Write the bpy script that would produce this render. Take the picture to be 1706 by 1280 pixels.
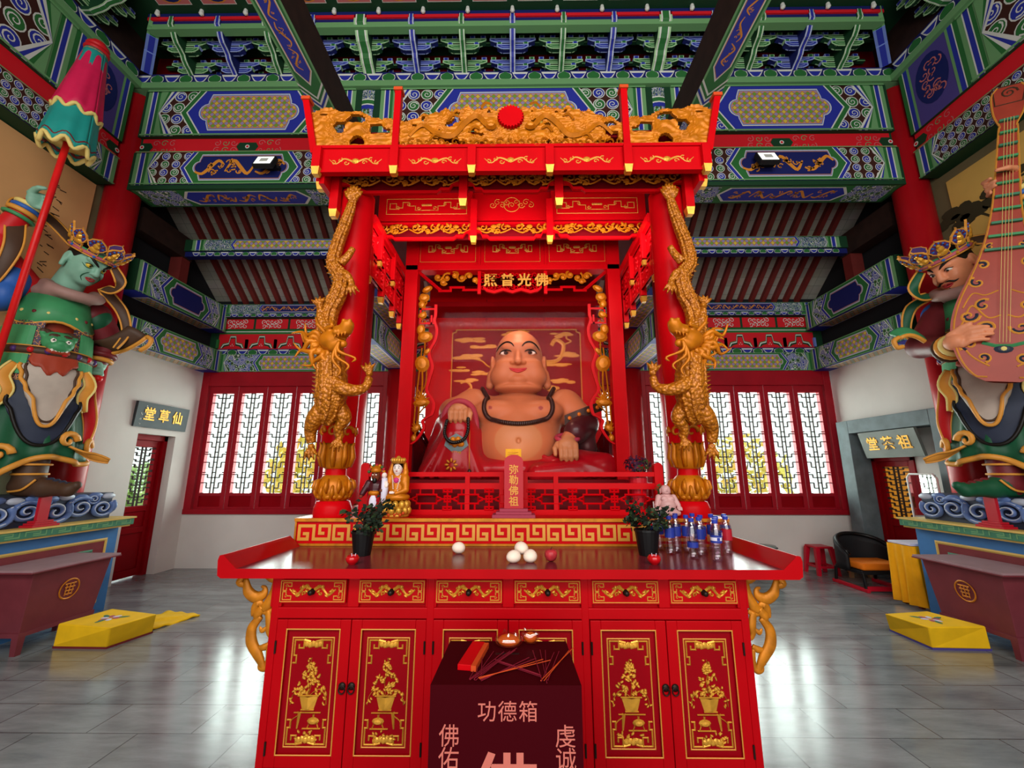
import bpy,math,random
import numpy as np
from mathutils import Vector,Matrix,Euler
from mathutils.bvhtree import BVHTree
for _o in list(bpy.data.objects):
 bpy.data.objects.remove(_o)
SC=bpy.context.scene
COL=SC.collection
PI=math.pi
R=math.radians
RND=random.Random(7)
# ---------------------------------------------------------------- camera, sky, light, exposure
cam_d=bpy.data.cameras.new('camera')
cam=bpy.data.objects.new('camera',cam_d)
COL.objects.link(cam)
cam.location=(0.04,0.0,1.5)
cam.rotation_euler=(R(90+11.7),0,R(0.6))
cam_d.sensor_fit='HORIZONTAL'
cam_d.sensor_width=36.0
cam_d.lens=36.0*700.0/1706.0
cam_d.clip_start=0.05
cam_d.clip_end=200
SC.camera=cam
SC.view_settings.view_transform='Standard'
SC.view_settings.look='None'
SC.view_settings.exposure=0.35
SC.view_settings.gamma=1.0
SC.view_settings.use_curve_mapping=False
SC.cycles.use_denoising=True
SC.cycles.max_bounces=8
SC.cycles.diffuse_bounces=4
SC.cycles.glossy_bounces=4
SC.cycles.transmission_bounces=6
SC.cycles.transparent_max_bounces=12
SC.cycles.caustics_reflective=False
SC.cycles.caustics_refractive=False
SC.cycles.sample_clamp_indirect=6.0
world=bpy.data.worlds.new('sky')
SC.world=world
world.use_nodes=True
_bg=world.node_tree.nodes['Background']
_bg.inputs[0].default_value=(0.90,0.96,1.0,1)
_bg.inputs[1].default_value=1.6
def area_light(name,loc,rot,sx,sy,power,color=(1,1,1),portal=False):
 d=bpy.data.lights.new(name,'AREA')
 d.shape='RECTANGLE'
 d.size=sx
 d.size_y=sy
 d.energy=power
 d.color=color
 o=bpy.data.objects.new(name,d)
 o.location=loc
 o.rotation_euler=rot
 COL.objects.link(o)
 if portal:
  d.cycles.is_portal=True
 return o
area_light('front_door_daylight',(0,-2.3,2.3),(R(90),0,0),7.5,3.8,210,(1.0,0.97,0.93))
area_light('high_fill_light',(0,-2.3,5.2),(R(80),0,0),8.0,1.6,300,(1.0,0.97,0.93))  # added fill for beams and ceiling; no clerestory stands behind it
for _x in(-3.6,0.0,3.6):
 area_light('window_daylight',(_x,8.4,2.1),(R(-90),0,0),3.5,2.4,330,(0.95,0.98,1.0))
_d=bpy.data.lights.new('shrine_lamp','SPOT')
_d.energy=18
_d.spot_size=R(110)
_d.spot_blend=0.8
_d.color=(1.0,0.72,0.5)
_d.shadow_soft_size=0.15
_o=bpy.data.objects.new('shrine_lamp',_d)
_o.location=(0.05,4.52,3.52)
_o.rotation_euler=(R(10),0,0)
COL.objects.link(_o)
_d2=_d.copy();_d2.energy=10
_o=bpy.data.objects.new('shrine_foot_lamp',_d2)
_o.location=(0.05,3.62,1.45)
_o.rotation_euler=(R(90+42),0,0)
COL.objects.link(_o)
area_light('canopy_fill_light',(0,3.2,3.45),(R(108),0,0),2.2,0.06,13,(1.0,0.9,0.85))  # added fill to brighten the inner canopy boards, not a lamp of the shrine
# ---------------------------------------------------------------- materials
MAT={}
def lin(h):
 c=[int(h[i:i+2],16)/255 for i in(0,2,4)]
 return[x/12.92 if x<=0.04045 else((x+0.055)/1.055)**2.4 for x in c]+[1.0]
def mat(name,hexcol,rough=0.5,metal=0.0,vary=0.0,scale=6.0,bump=0.0,coat=0.0,emit=0.0,trans=0.0,alpha=1.0,ior=1.45,hex2=None,spec=0.3):
 m=bpy.data.materials.new(name)
 m.use_nodes=True
 nt=m.node_tree
 b=nt.nodes['Principled BSDF']
 b.inputs['Base Color'].default_value=lin(hexcol)
 b.inputs['Roughness'].default_value=rough
 b.inputs['Metallic'].default_value=metal
 b.inputs['IOR'].default_value=ior
 b.inputs['Specular IOR Level'].default_value=spec
 if coat:
  b.inputs['Coat Weight'].default_value=coat
  b.inputs['Coat Roughness'].default_value=0.12
 if trans:
  b.inputs['Transmission Weight'].default_value=trans
 if alpha<1:
  b.inputs['Alpha'].default_value=alpha
 if emit:
  b.inputs['Emission Color'].default_value=lin(hexcol)
  b.inputs['Emission Strength'].default_value=emit
 if vary or bump or hex2:
  tc=nt.nodes.new('ShaderNodeTexCoord')
  n=nt.nodes.new('ShaderNodeTexNoise')
  n.inputs['Scale'].default_value=scale
  n.inputs['Detail'].default_value=5
  nt.links.new(tc.outputs['Object'],n.inputs['Vector'])
  if vary or hex2:
   mx=nt.nodes.new('ShaderNodeMix')
   mx.data_type='RGBA'
   c=lin(hexcol)
   c2=lin(hex2)if hex2 else[x*(1-vary)for x in c[:3]]+[1]
   mx.inputs['A'].default_value=c
   mx.inputs['B'].default_value=c2
   rp=nt.nodes.new('ShaderNodeValToRGB')
   rp.color_ramp.elements[0].position=0.38
   rp.color_ramp.elements[1].position=0.66
   nt.links.new(n.outputs['Fac'],rp.inputs['Fac'])
   nt.links.new(rp.outputs['Color'],mx.inputs['Factor'])
   nt.links.new(mx.outputs['Result'],b.inputs['Base Color'])
  if bump:
   bp=nt.nodes.new('ShaderNodeBump')
   bp.inputs['Strength'].default_value=bump
   bp.inputs['Distance'].default_value=0.01
   nt.links.new(n.outputs['Fac'],bp.inputs['Height'])
   nt.links.new(bp.outputs['Normal'],b.inputs['Normal'])
 MAT[name]=m
 return m
def node_mat(name,build,rough=0.6):
 m=bpy.data.materials.new(name)
 m.use_nodes=True
 nt=m.node_tree
 b=nt.nodes['Principled BSDF']
 b.inputs['Roughness'].default_value=rough
 build(nt,b,lambda k:nt.nodes.new(k),nt.links.new)
 MAT[name]=m
 return m
 # ---------------------------------------------------------------- mesh builder
class MB:
 def __init__(self):
  self.v=[];self.f=[];self.m=[];self.uv=[]
 def add(self,verts,faces,mt,uvs=None):
  n=len(self.v)
  self.v+=[tuple(p)for p in verts]
  self.uv+=uvs if uvs is not None else[(0.0,0.0)]*len(verts)
  for fc in faces:
   self.f.append([i+n for i in fc]);self.m.append(mt)
 def box(self,x0,x1,y0,y1,z0,z1,mt,M=None):
  vs=[(x,y,z)for z in(z0,z1)for y in(y0,y1)for x in(x0,x1)]
  if M is not None:vs=[M@Vector(p)for p in vs]
  self.add(vs,[(0,2,3,1),(4,5,7,6),(0,1,5,4),(2,6,7,3),(0,4,6,2),(1,3,7,5)],mt)
 def hexa(self,b4,t4,mt):
  self.add(list(b4)+list(t4),[(3,2,1,0),(4,5,6,7),(0,1,5,4),(1,2,6,5),(2,3,7,6),(3,0,4,7)],mt)
 def lathe(self,prof,mt,c=(0,0,0),n=24,M=None,cap=True,sq=1.0):
  vs=[];fs=[]
  for r,z in prof:
   for k in range(n):
    a=2*PI*k/n
    p=Vector((c[0]+r*math.cos(a),c[1]+r*sq*math.sin(a),c[2]+z))
    vs.append(M@p if M is not None else p)
  for i in range(len(prof)-1):
   for k in range(n):
    k2=(k+1)%n
    fs.append((i*n+k,i*n+k2,(i+1)*n+k2,(i+1)*n+k))
  if cap:
   fs.append(tuple(reversed(range(n))));fs.append(tuple((len(prof)-1)*n+k for k in range(n)))
  self.add(vs,fs,mt)
 def tube(self,pts,rad,mt,n=8,closed=False,flat=1.0,up=None,cap=True):
  pts=[Vector(p)for p in pts]
  N=len(pts)
  if not hasattr(rad,'__len__'):rad=[rad]*N
  vs=[];fs=[]
  prev=Vector(up)if up is not None else None
  for i,p in enumerate(pts):
   a=pts[i-1]if(i>0 or closed)else p
   b=pts[(i+1)%N]if(i<N-1 or closed)else p
   t=(b-a)
   if t.length<1e-9:t=Vector((0,0,1))
   t.normalize()
   if prev is None:
    prev=Vector((0,0,1))if abs(t.z)<0.9 else Vector((1,0,0))
   s=t.cross(prev)
   if s.length<1e-6:s=t.orthogonal()
   s.normalize()
   w=s.cross(t);w.normalize()
   if up is None:prev=w
   for k in range(n):
    an=2*PI*k/n
    vs.append(p+s*(math.cos(an)*rad[i])+w*(math.sin(an)*rad[i]*flat))
  L=N if closed else N-1
  for i in range(L):
   j=(i+1)%N
   for k in range(n):
    k2=(k+1)%n
    fs.append((i*n+k,i*n+k2,j*n+k2,j*n+k))
  if cap and not closed:
   fs.append(tuple(reversed(range(n))));fs.append(tuple((N-1)*n+k for k in range(n)))
  self.add(vs,fs,mt)
 def ball(self,c,r,mt,n=12,M=None):
  if not hasattr(r,'__len__'):r=(r,r,r)
  vs=[];fs=[]
  h=max(4,n//2+1)
  for i in range(h+1):
   th=PI*i/h
   for k in range(n):
    a=2*PI*k/n
    p=Vector((math.sin(th)*math.cos(a)*r[0],math.sin(th)*math.sin(a)*r[1],math.cos(th)*r[2]))
    if M is not None:p=M@p
    vs.append((c[0]+p[0],c[1]+p[1],c[2]+p[2]))
  for i in range(h):
   for k in range(n):
    k2=(k+1)%n
    fs.append((i*n+k,(i+1)*n+k,(i+1)*n+k2,i*n+k2))
  self.add(vs,fs,mt)
 def sheet(self,fn,nu,nv,mt,thick=0.0):
  """grid surface fn(s,t) -> point, s,t in 0..1; a thickness closes it into a slab"""
  P=[[Vector(fn(i/nu,j/nv))for i in range(nu+1)]for j in range(nv+1)]
  def idx(i,j):return j*(nu+1)+i
  vs=[p for row in P for p in row]
  fs=[(idx(i,j),idx(i+1,j),idx(i+1,j+1),idx(i,j+1))for j in range(nv)for i in range(nu)]
  if thick:
   n0=len(vs)
   for j in range(nv+1):
    for i in range(nu+1):
     a=P[j][min(i+1,nu)]-P[j][max(i-1,0)]
     b=P[min(j+1,nv)][i]-P[max(j-1,0)][i]
     nn=a.cross(b)
     if nn.length>1e-9:nn.normalize()
     vs.append(P[j][i]-nn*thick)
   fs+=[tuple(n0+q for q in reversed(f))for f in list(fs)]
   ring=[idx(i,0)for i in range(nu+1)]+[idx(nu,j)for j in range(1,nv+1)]+[idx(i,nv)for i in range(nu-1,-1,-1)]+[idx(0,j)for j in range(nv-1,0,-1)]
   for k in range(len(ring)):
    a,b=ring[k],ring[(k+1)%len(ring)]
    fs.append((b,a,a+n0,b+n0))
  self.add(vs,fs,mt)
 def obj(self,name,parent=None,smooth=False,bevel=0.0,world=True,origin=None,seg=2):
  """links the collected shape as ONE mesh object; coordinates are the hall's unless world=False"""
  me=bpy.data.meshes.new(name)
  off=Vector((0,0,0))
  if world:
   if parent is not None:
    off=world_loc(parent)
   else:
    if origin is None:
     A=np.array(self.v)
     lo,hi=A.min(0),A.max(0)
     origin=((lo[0]+hi[0])/2,(lo[1]+hi[1])/2,lo[2])
    off=Vector(origin)
  A=np.array(self.v,dtype=float)-np.array(off)
  me.from_pydata(A.tolist(),[],self.f)
  names=[]
  for x in self.m:
   if x not in names:names.append(x)
  for x in names:me.materials.append(MAT[x])
  ix={x:i for i,x in enumerate(names)}
  me.polygons.foreach_set('material_index',[ix[x]for x in self.m])
  if smooth:me.polygons.foreach_set('use_smooth',[True]*len(self.f))
  if any(u!=(0.0,0.0)for u in self.uv):
   ul=me.uv_layers.new(name='UVMap')
   li=np.zeros(len(me.loops),dtype=np.int32)
   me.loops.foreach_get('vertex_index',li)
   U=np.array(self.uv,dtype=np.float32)[li]
   ul.data.foreach_set('uv',U.ravel())
  me.update()
  o=bpy.data.objects.new(name,me)
  COL.objects.link(o)
  if parent is not None:o.parent=parent
  elif world:o.location=off
  if bevel:
   bm=o.modifiers.new('bevel','BEVEL')
   bm.width=bevel;bm.segments=seg;bm.limit_method='ANGLE';bm.angle_limit=R(40)
  return o
def world_loc(o):
 p=Vector((0,0,0))
 while o is not None:
  p=p+Vector(o.location);o=o.parent
 return p
def tag(o,label,cat,group=None,kind=None):
 o['label']=label;o['category']=cat
 if group:o['group']=group
 if kind:o['kind']=kind
 return o
def thing(name,label,cat,loc=(0,0,0),rz=0.0,group=None):
 o=bpy.data.objects.new(name,None)
 o.empty_display_size=0.1
 o.location=loc;o.rotation_euler=(0,0,rz)
 COL.objects.link(o)
 return tag(o,label,cat,group)
def struct(o,label,cat):
 o['kind']='structure';o['label']=label;o['category']=cat
 return o
KIDS={}
def copy_tree(o,parent=None):
 c=o.copy();COL.objects.link(c);c.parent=parent
 for ch in o.children:copy_tree(ch,c)
 return c
def dup(root,loc,rz=None,label=None,group=None,scale=None):
 r=root.copy();COL.objects.link(r)
 r.location=loc
 if rz is not None:r.rotation_euler=(0,0,rz)
 if scale is not None:r.scale=scale
 if label:r['label']=label
 if group:r['group']=group
 for ch in list(root.children):copy_tree(ch,r)
 return r
 # ---------------------------------------------------------------- flat painting and low relief on a plane
class Art(MB):
 """shapes drawn in (u, v) on a plane with origin O and axes U, V; w lifts a layer off the plane"""
 def __init__(self,O,U,V):
  super().__init__()
  self.frame(O,U,V)
 def frame(self,O,U,V):
  self.O=Vector(O);self.U=Vector(U).normalized();self.V=Vector(V).normalized();self.W=self.U.cross(self.V)
  return self
 def P(self,u,v,w=0.0):
  return self.O+self.U*u+self.V*v+self.W*w
 def poly(self,pts,mt,w=0.0):
  a=sum(pts[i][0]*pts[(i+1)%len(pts)][1]-pts[(i+1)%len(pts)][0]*pts[i][1]for i in range(len(pts)))
  if a<0:pts=pts[::-1]
  self.add([self.P(u,v,w)for u,v in pts],[tuple(range(len(pts)))],mt,[(u,v)for u,v in pts])
 def rect(self,u0,v0,u1,v1,mt,w=0.0):
  self.poly([(u0,v0),(u1,v0),(u1,v1),(u0,v1)],mt,w)
 def slab(self,pts,mt,w0,w1,side=None):
  a=sum(pts[i][0]*pts[(i+1)%len(pts)][1]-pts[(i+1)%len(pts)][0]*pts[i][1]for i in range(len(pts)))
  if a<0:pts=pts[::-1]
  n=len(pts)
  self.add([self.P(u,v,w0)for u,v in pts]+[self.P(u,v,w1)for u,v in pts],[tuple(reversed(range(n))),tuple(range(n,2*n))],mt,[(u,v)for u,v in pts]*2)
  self.add([self.P(u,v,w0)for u,v in pts]+[self.P(u,v,w1)for u,v in pts],[(i,(i+1)%n,n+(i+1)%n,n+i)for i in range(n)],side or mt,[(u,v)for u,v in pts]*2)
 def box2(self,u0,v0,u1,v1,w0,w1,mt):
  self.slab([(u0,v0),(u1,v0),(u1,v1),(u0,v1)],mt,w0,w1)
 def stroke(self,pts,width,mt,w=0.0,h=0.0,closed=False):
  """a line of the given width (number or list); h > 0 raises a ridge along it"""
  N=len(pts)
  if N<2:return
  wd=width if hasattr(width,'__len__')else[width]*N
  L=[];Rr=[]
  for i,(x,y)in enumerate(pts):
   a=pts[i-1]if(i>0 or closed)else None
   b=pts[(i+1)%N]if(i<N-1 or closed)else None
   def nrm(p,q):
    dx,dy=q[0]-p[0],q[1]-p[1]
    l=math.hypot(dx,dy)or 1e-9
    return(-dy/l,dx/l)
   n1=nrm(a,(x,y))if a else None
   n2=nrm((x,y),b)if b else None
   if n1 and n2:
    mx,my=n1[0]+n2[0],n1[1]+n2[1]
    l=math.hypot(mx,my)
    if l<0.3:nx,ny,k=n1[0],n1[1],1.0
    else:
     nx,ny=mx/l,my/l
     k=min(2.0,1.0/max(0.4,nx*n1[0]+ny*n1[1]))
   else:
    nx,ny=n1 or n2;k=1.0
   e=wd[i]*0.5*k
   L.append((x+nx*e,y+ny*e));Rr.append((x-nx*e,y-ny*e))
  S=N if closed else N-1
  if h<=0:
   self.add([self.P(u,v,w)for u,v in L]+[self.P(u,v,w)for u,v in Rr],[(N+i,N+(i+1)%N,(i+1)%N,i)for i in range(S)],mt,L+Rr)
  else:
   C=[((a[0]+b[0])/2,(a[1]+b[1])/2)for a,b in zip(L,Rr)]
   hh=[h*min(1.0,q/max(wd))for q in wd]
   vs=[self.P(u,v,w)for u,v in L]+[self.P(u,v,w+hh[i])for i,(u,v)in enumerate(C)]+[self.P(u,v,w)for u,v in Rr]
   fs=[(N+i,N+(i+1)%N,(i+1)%N,i)for i in range(S)]+[(2*N+i,2*N+(i+1)%N,N+(i+1)%N,N+i)for i in range(S)]
   self.add(vs,fs,mt,L+C+Rr)
 def outline(self,pts,width,mt,w=0.0,h=0.0):
  self.stroke(pts,width,mt,w,h,closed=True)
 def disc(self,u,v,r,mt,w=0.0,n=14,rv=None):
  self.poly([(u+r*math.cos(2*PI*k/n),v+(rv or r)*math.sin(2*PI*k/n))for k in range(n)],mt,w)
 def dome(self,u,v,r,mt,w=0.0,h=0.01,n=10,rv=None,rot=0.0):
  rv=rv or r
  c,s=math.cos(rot),math.sin(rot)
  def q(k,f):
   a,b=f*r*math.cos(2*PI*k/n),f*rv*math.sin(2*PI*k/n)
   return(u+a*c-b*s,v+a*s+b*c)
  o=[q(k,1)for k in range(n)];i=[q(k,0.6)for k in range(n)]
  self.add([self.P(a,b,w)for a,b in o]+[self.P(a,b,w+h*0.8)for a,b in i]+[self.P(u,v,w+h)],[(k,(k+1)%n,n+(k+1)%n,n+k)for k in range(n)]+[(n+k,n+(k+1)%n,2*n)for k in range(n)],mt)
 def spiral(self,u,v,r,mt,width,w=0.0,h=0.0,turns=1.5,start=0.0,sgn=1,n=22,r0=0.12):
  pts=[]
  for k in range(n+1):
   t=k/n
   a=start+sgn*2*PI*turns*t
   q=r*(1-(1-r0)*t)
   pts.append((u+q*math.cos(a),v+q*math.sin(a)))
  self.stroke(pts,[width*(1-0.45*k/n)for k in range(n+1)],mt,w,h)
 def scroll(self,u0,v0,u1,v1,mt,width,w=0.0,h=0.0,amp=0.3,curl=True,sgn=1):
  """an S shaped tendril with a curl at its end"""
  dx,dy=u1-u0,v1-v0
  L=math.hypot(dx,dy)
  ux,uy=dx/L,dy/L
  pts=[]
  for k in range(13):
   t=k/12
   o=amp*L*math.sin(2*PI*t)*0.5*sgn
   pts.append((u0+dx*t-uy*o,v0+dy*t+ux*o))
  self.stroke(pts,[width*(0.5+0.5*math.sin(PI*(0.15+0.7*k/12)))for k in range(13)],mt,w,h)
  if curl:
   r=L*0.16
   self.spiral(u1-uy*r*sgn,v1+ux*r*sgn,r,mt,width*0.8,w,h,1.2,math.atan2(-ux*sgn,uy*sgn),sgn)
def arc(u,v,r,a0,a1,n=10,rv=None):
 return[(u+r*math.cos(R(a0+(a1-a0)*k/n)),v+(rv or r)*math.sin(R(a0+(a1-a0)*k/n)))for k in range(n+1)]
def smooth_pts(pts,n=6,closed=False):
 """Catmull-Rom through 2-D or 3-D points"""
 P_=[np.array(p,float)for p in pts]
 out=[]
 N=len(P_)
 for i in range(N if closed else N-1):
  p0=P_[(i-1)%N]if(closed or i>0)else P_[i]
  p1=P_[i];p2=P_[(i+1)%N]
  p3=P_[(i+2)%N]if(closed or i<N-2)else p2
  for k in range(n):
   t=k/n
   out.append(tuple(0.5*(2*p1+(p2-p0)*t+(2*p0-5*p1+4*p2-p3)*t*t+(3*p1-p0-3*p2+p3)*t**3)))
 if not closed:out.append(tuple(P_[-1]))
 return out
 # ---------------------------------------------------------------- organic shapes: smooth union of rounded primitives, meshed by surface nets
class Clay:
 def __init__(self):self.p=[]
 def _r(self,rot):
  return np.array(Euler([R(a)for a in rot]).to_matrix())if rot else np.eye(3)
 def ell(self,c,r,mt,k=0.03,rot=None,op='u'):
  r=(r,r,r)if not hasattr(r,'__len__')else r
  self.p.append(('e',np.array(c,float),np.array(r,float),self._r(rot),mt,k,op));return self
 def cap(self,a,b,ra,rb,mt,k=0.03,op='u'):
  self.p.append(('c',np.array(a,float),np.array(b,float),(ra,rb),mt,k,op));return self
 def chain(self,pts,rad,mt,k=0.02,op='u'):
  for i in range(len(pts)-1):self.cap(pts[i],pts[i+1],rad[i],rad[i+1],mt,k,op)
  return self
 def box(self,c,h,mt,k=0.02,rot=None,rr=0.02,op='u'):
  self.p.append(('b',np.array(c,float),np.array(h,float),self._r(rot),mt,k,op,rr));return self
 def cut(self,*a,**kw):return self.ell(*a,op='s',**kw)
 def paint(self,c,r,mt,rot=None):return self.ell(c,r,mt,0,rot,'p')
 def rscale(self,i0,f):
  for i in range(i0,len(self.p)):
   q=list(self.p[i]);q[5]*=f
   if q[0]=='c':q[3]=(q[3][0]*f,q[3][1]*f)
   else:q[2]=q[2]*f
   self.p[i]=tuple(q)
 def bounds(self,q):
  if q[0]=='c':
   ra,rb=q[3]
   return np.minimum(q[1]-ra,q[2]-rb),np.maximum(q[1]+ra,q[2]+rb)
  e=np.abs(q[3])@q[2]
  if q[0]=='b':e=e+q[7]
  return q[1]-e,q[1]+e
 def dist(self,q,X):
  if q[0]=='e':
   Y=(X-q[1])@q[3]
   k0=np.linalg.norm(Y/q[2],axis=-1)
   k1=np.linalg.norm(Y/(q[2]*q[2]),axis=-1)
   return k0*(k0-1)/np.maximum(k1,1e-9)
  if q[0]=='c':
   a,b=q[1],q[2];ba=b-a
   h=np.clip(((X-a)@ba)/max(ba@ba,1e-12),0,1)
   return np.linalg.norm(X-a-h[...,None]*ba,axis=-1)-(q[3][0]*(1-h)+q[3][1]*h)
  Y=np.abs((X-q[1])@q[3])-q[2]
  return np.linalg.norm(np.maximum(Y,0),axis=-1)+np.minimum(Y.max(-1),0)-q[7]
 def mesh(self,vox):
  solid=[q for q in self.p if q[6]=='u']
  lo=np.min([self.bounds(q)[0]for q in solid],0)-3*vox
  hi=np.max([self.bounds(q)[1]for q in solid],0)+3*vox
  n=np.ceil((hi-lo)/vox).astype(int)+1
  D=np.full(n,1.0)
  ax=[lo[i]+vox*np.arange(n[i])for i in range(3)]
  for q in self.p:
   if q[6]=='p':continue
   b0,b1=self.bounds(q);mg=q[5]*1.5+3*vox
   i0=np.clip(np.floor((b0-mg-lo)/vox).astype(int),0,n-1)
   i1=np.clip(np.ceil((b1+mg-lo)/vox).astype(int)+1,1,n)
   if np.any(i1<=i0):continue
   X=np.stack(np.meshgrid(*[ax[i][i0[i]:i1[i]]for i in range(3)],indexing='ij'),-1)
   d=self.dist(q,X)
   s=(slice(i0[0],i1[0]),slice(i0[1],i1[1]),slice(i0[2],i1[2]))
   k=max(q[5],1e-6)
   if q[6]=='u':
    o=D[s];h=np.maximum(k-np.abs(o-d),0)/k
    D[s]=np.minimum(o,d)-h*h*k*0.25
   else:
    o=D[s];h=np.maximum(k-np.abs(o+d),0)/k
    D[s]=np.maximum(o,-d)+h*h*k*0.25
  ins=D<0
  c8=sum(ins[i:n[0]-1+i,j:n[1]-1+j,l:n[2]-1+l].astype(np.int8)for i in(0,1)for j in(0,1)for l in(0,1))
  act=(c8>0)&(c8<8)
  idx=np.argwhere(act)
  vid=np.full(act.shape,-1,np.int64);vid[act]=np.arange(len(idx))
  acc=np.zeros((len(idx),3));cnt=np.zeros(len(idx))
  cor=[(i,j,l)for i in(0,1)for j in(0,1)for l in(0,1)]
  val={c:D[idx[:,0]+c[0],idx[:,1]+c[1],idx[:,2]+c[2]]for c in cor}
  for a in cor:
   for axis in range(3):
    if a[axis]==0:
     b=list(a);b[axis]=1;b=tuple(b)
     va,vb=val[a],val[b]
     x=(va<0)!=(vb<0)
     t=np.where(x,va/np.where(x,va-vb,1),0)
     p=np.zeros((len(idx),3))+np.array(a);p[:,axis]=t
     acc+=np.where(x[:,None],p,0);cnt+=x
  V=lo+vox*(idx+acc/np.maximum(cnt,1)[:,None])
  F=[]
  for axis in range(3):
   o1,o2=[(1,2),(2,0),(0,1)][axis]
   s0=[slice(None)]*3;s1=[slice(None)]*3
   s0[axis]=slice(0,n[axis]-1);s1[axis]=slice(1,n[axis])
   A=ins[tuple(s0)];B=ins[tuple(s1)]
   for flip,msk in((False,A&~B),(True,B&~A)):
    e=np.argwhere(msk)
    ok=(e[:,o1]>0)&(e[:,o2]>0)&(e[:,o1]<n[o1]-1)&(e[:,o2]<n[o2]-1)
    e=e[ok]
    if not len(e):continue
    d1=np.zeros(3,int);d1[o1]=1
    d2=np.zeros(3,int);d2[o2]=1
    q=[e-d1-d2,e-d2,e,e-d1]
    q=np.stack([vid[tuple(x.T)]for x in q],1)
    F.append(q[:,::-1]if flip else q)
  F=np.concatenate(F)
  C=V[F].mean(1)
  names=[]
  best=np.full(len(C),1e9);mi=np.zeros(len(C),int)
  for q in self.p:
   if q[4]not in names:names.append(q[4])
   if q[6]=='s' or q[6]=='p':continue
   d=self.dist(q,C);t=d<best
   best[t]=d[t];mi[t]=names.index(q[4])
  for q in self.p:
   if q[6]=='p':mi[self.dist(q,C)<0]=names.index(q[4])
  return V,F,[names[i]for i in mi]
 def hit(self,o,d,lift=0.0):
  if not hasattr(self,'bvh'):self.bvh=BVHTree.FromPolygons(self.last[0].tolist(),self.last[1].tolist())
  q=self.bvh.ray_cast(Vector(o),Vector(d))
  return q[0]+q[1]*lift if q[0]is not None else Vector(o)
 def into(self,mb,vox,M=None):
  V,F,m=self.mesh(vox)
  self.last=(V,F)
  if M is not None:
   A=np.array(M.to_3x3());V=V@A.T+np.array(M.translation)
   if np.linalg.det(A)<0:F=F[:,::-1]
  n=len(mb.v)
  mb.v+=[tuple(p)for p in V.tolist()];mb.uv+=[(0.0,0.0)]*len(V)
  mb.f+=(F+n).tolist();mb.m+=m
  return mb
def clay_obj(cl,name,vox,parent=None,M=None,world=True):
 return cl.into(MB(),vox,M).obj(name,parent,smooth=True,world=world)
def text_mb(mb,s,O,U,V,size,mt,depth=0.004,bold=0.0):
 """writing as real raised letters: O is the centre, U reading direction, V up"""
 cu=bpy.data.curves.new('writing','FONT')
 cu.body=s;cu.size=size;cu.align_x='CENTER';cu.align_y='CENTER'
 cu.extrude=depth/2;cu.offset=bold;cu.resolution_u=2
 o=bpy.data.objects.new('writing',cu)
 COL.objects.link(o)
 dg=bpy.context.evaluated_depsgraph_get()
 me=bpy.data.meshes.new_from_object(o.evaluated_get(dg))
 U=Vector(U).normalized();V=Vector(V).normalized();W=U.cross(V)
 mb.add([Vector(O)+U*p.co.x+V*p.co.y+W*(p.co.z+depth/2)for p in me.vertices],[tuple(f.vertices)for f in me.polygons],mt)
 bpy.data.objects.remove(o);bpy.data.curves.remove(cu);bpy.data.meshes.remove(me)
mat('red','c40610',0.34,spec=0.08,vary=0.12,scale=3)
mat('red_cabinet','ae040e',0.34,spec=0.10,vary=0.12,scale=3)
mat('red_deep','8e0512',0.36,spec=0.08,vary=0.15,scale=3)
mat('red_dark','6a0710',0.4,spec=0.1)
mat('red_wood','a01222',0.4,spec=0.25,vary=0.15,scale=4)
mat('red_column','b3121c',0.32,vary=0.12,scale=2)
mat('gold','c6720e',0.38,0.22,vary=0.25,scale=14)
mat('gold_leaf','dca038',0.32,0.4,vary=0.25,scale=20)
mat('gold_line','d0913a',0.4,0.1)
mat('gold_carve','c87a18',0.4,0.25,vary=0.3,scale=20)
mat('white_wall','d6d2cc',0.85,vary=0.08,scale=1.5)
mat('olive_wall','6e6446',0.9,vary=0.15,scale=2)
mat('pale_green_wall','a4ab88',0.9,vary=0.15,scale=2)
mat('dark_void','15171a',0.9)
mat('dark_wood','2c1a14',0.7,vary=0.4,scale=8)
mat('rafter','6a2420',0.6,vary=0.2,scale=5)
mat('p_blue','27319a',0.55)
mat('p_blue_l','6a80c4',0.55)
mat('p_blue_d','151d5e',0.6)
mat('p_green','2a6a34',0.55)
mat('p_green_l','689a66',0.55)
mat('p_green_d','123a22',0.6)
mat('p_white','cfd3cc',0.6)
mat('p_gold','d58a2e',0.5)
mat('p_brown','3a1b14',0.7)
mat('p_red','cc1a26',0.5)
mat('p_rim_g','9cc494',0.55)
mat('p_rim_b','8c9cd0',0.55)
mat('p_pink','c06a6a',0.6)
mat('p_purple','4a3f86',0.6)
mat('mural_ochre','cf9c66',0.85,vary=0.08,scale=2)
mat('mural_gold','d4ac58',0.85,vary=0.12,scale=2)
mat('mural_dark','3a3420',0.9)
mat('ink','3c2a1c',0.9)
mat('stone_gray','6d7c80',0.6,vary=0.3,scale=5)
mat('slate','3a4448',0.5,vary=0.15,scale=5)
mat('slate_light','747c76',0.45,vary=0.2,scale=4)
mat('black','0c0c0e',0.35)
mat('black_soft','17171a',0.6)
mat('white_plastic','e6e6e2',0.4)
mat('iron','2a201c',0.4,0.6)
mat('lamp_face','e8ece6',0.3,emit=0.9)
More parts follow.
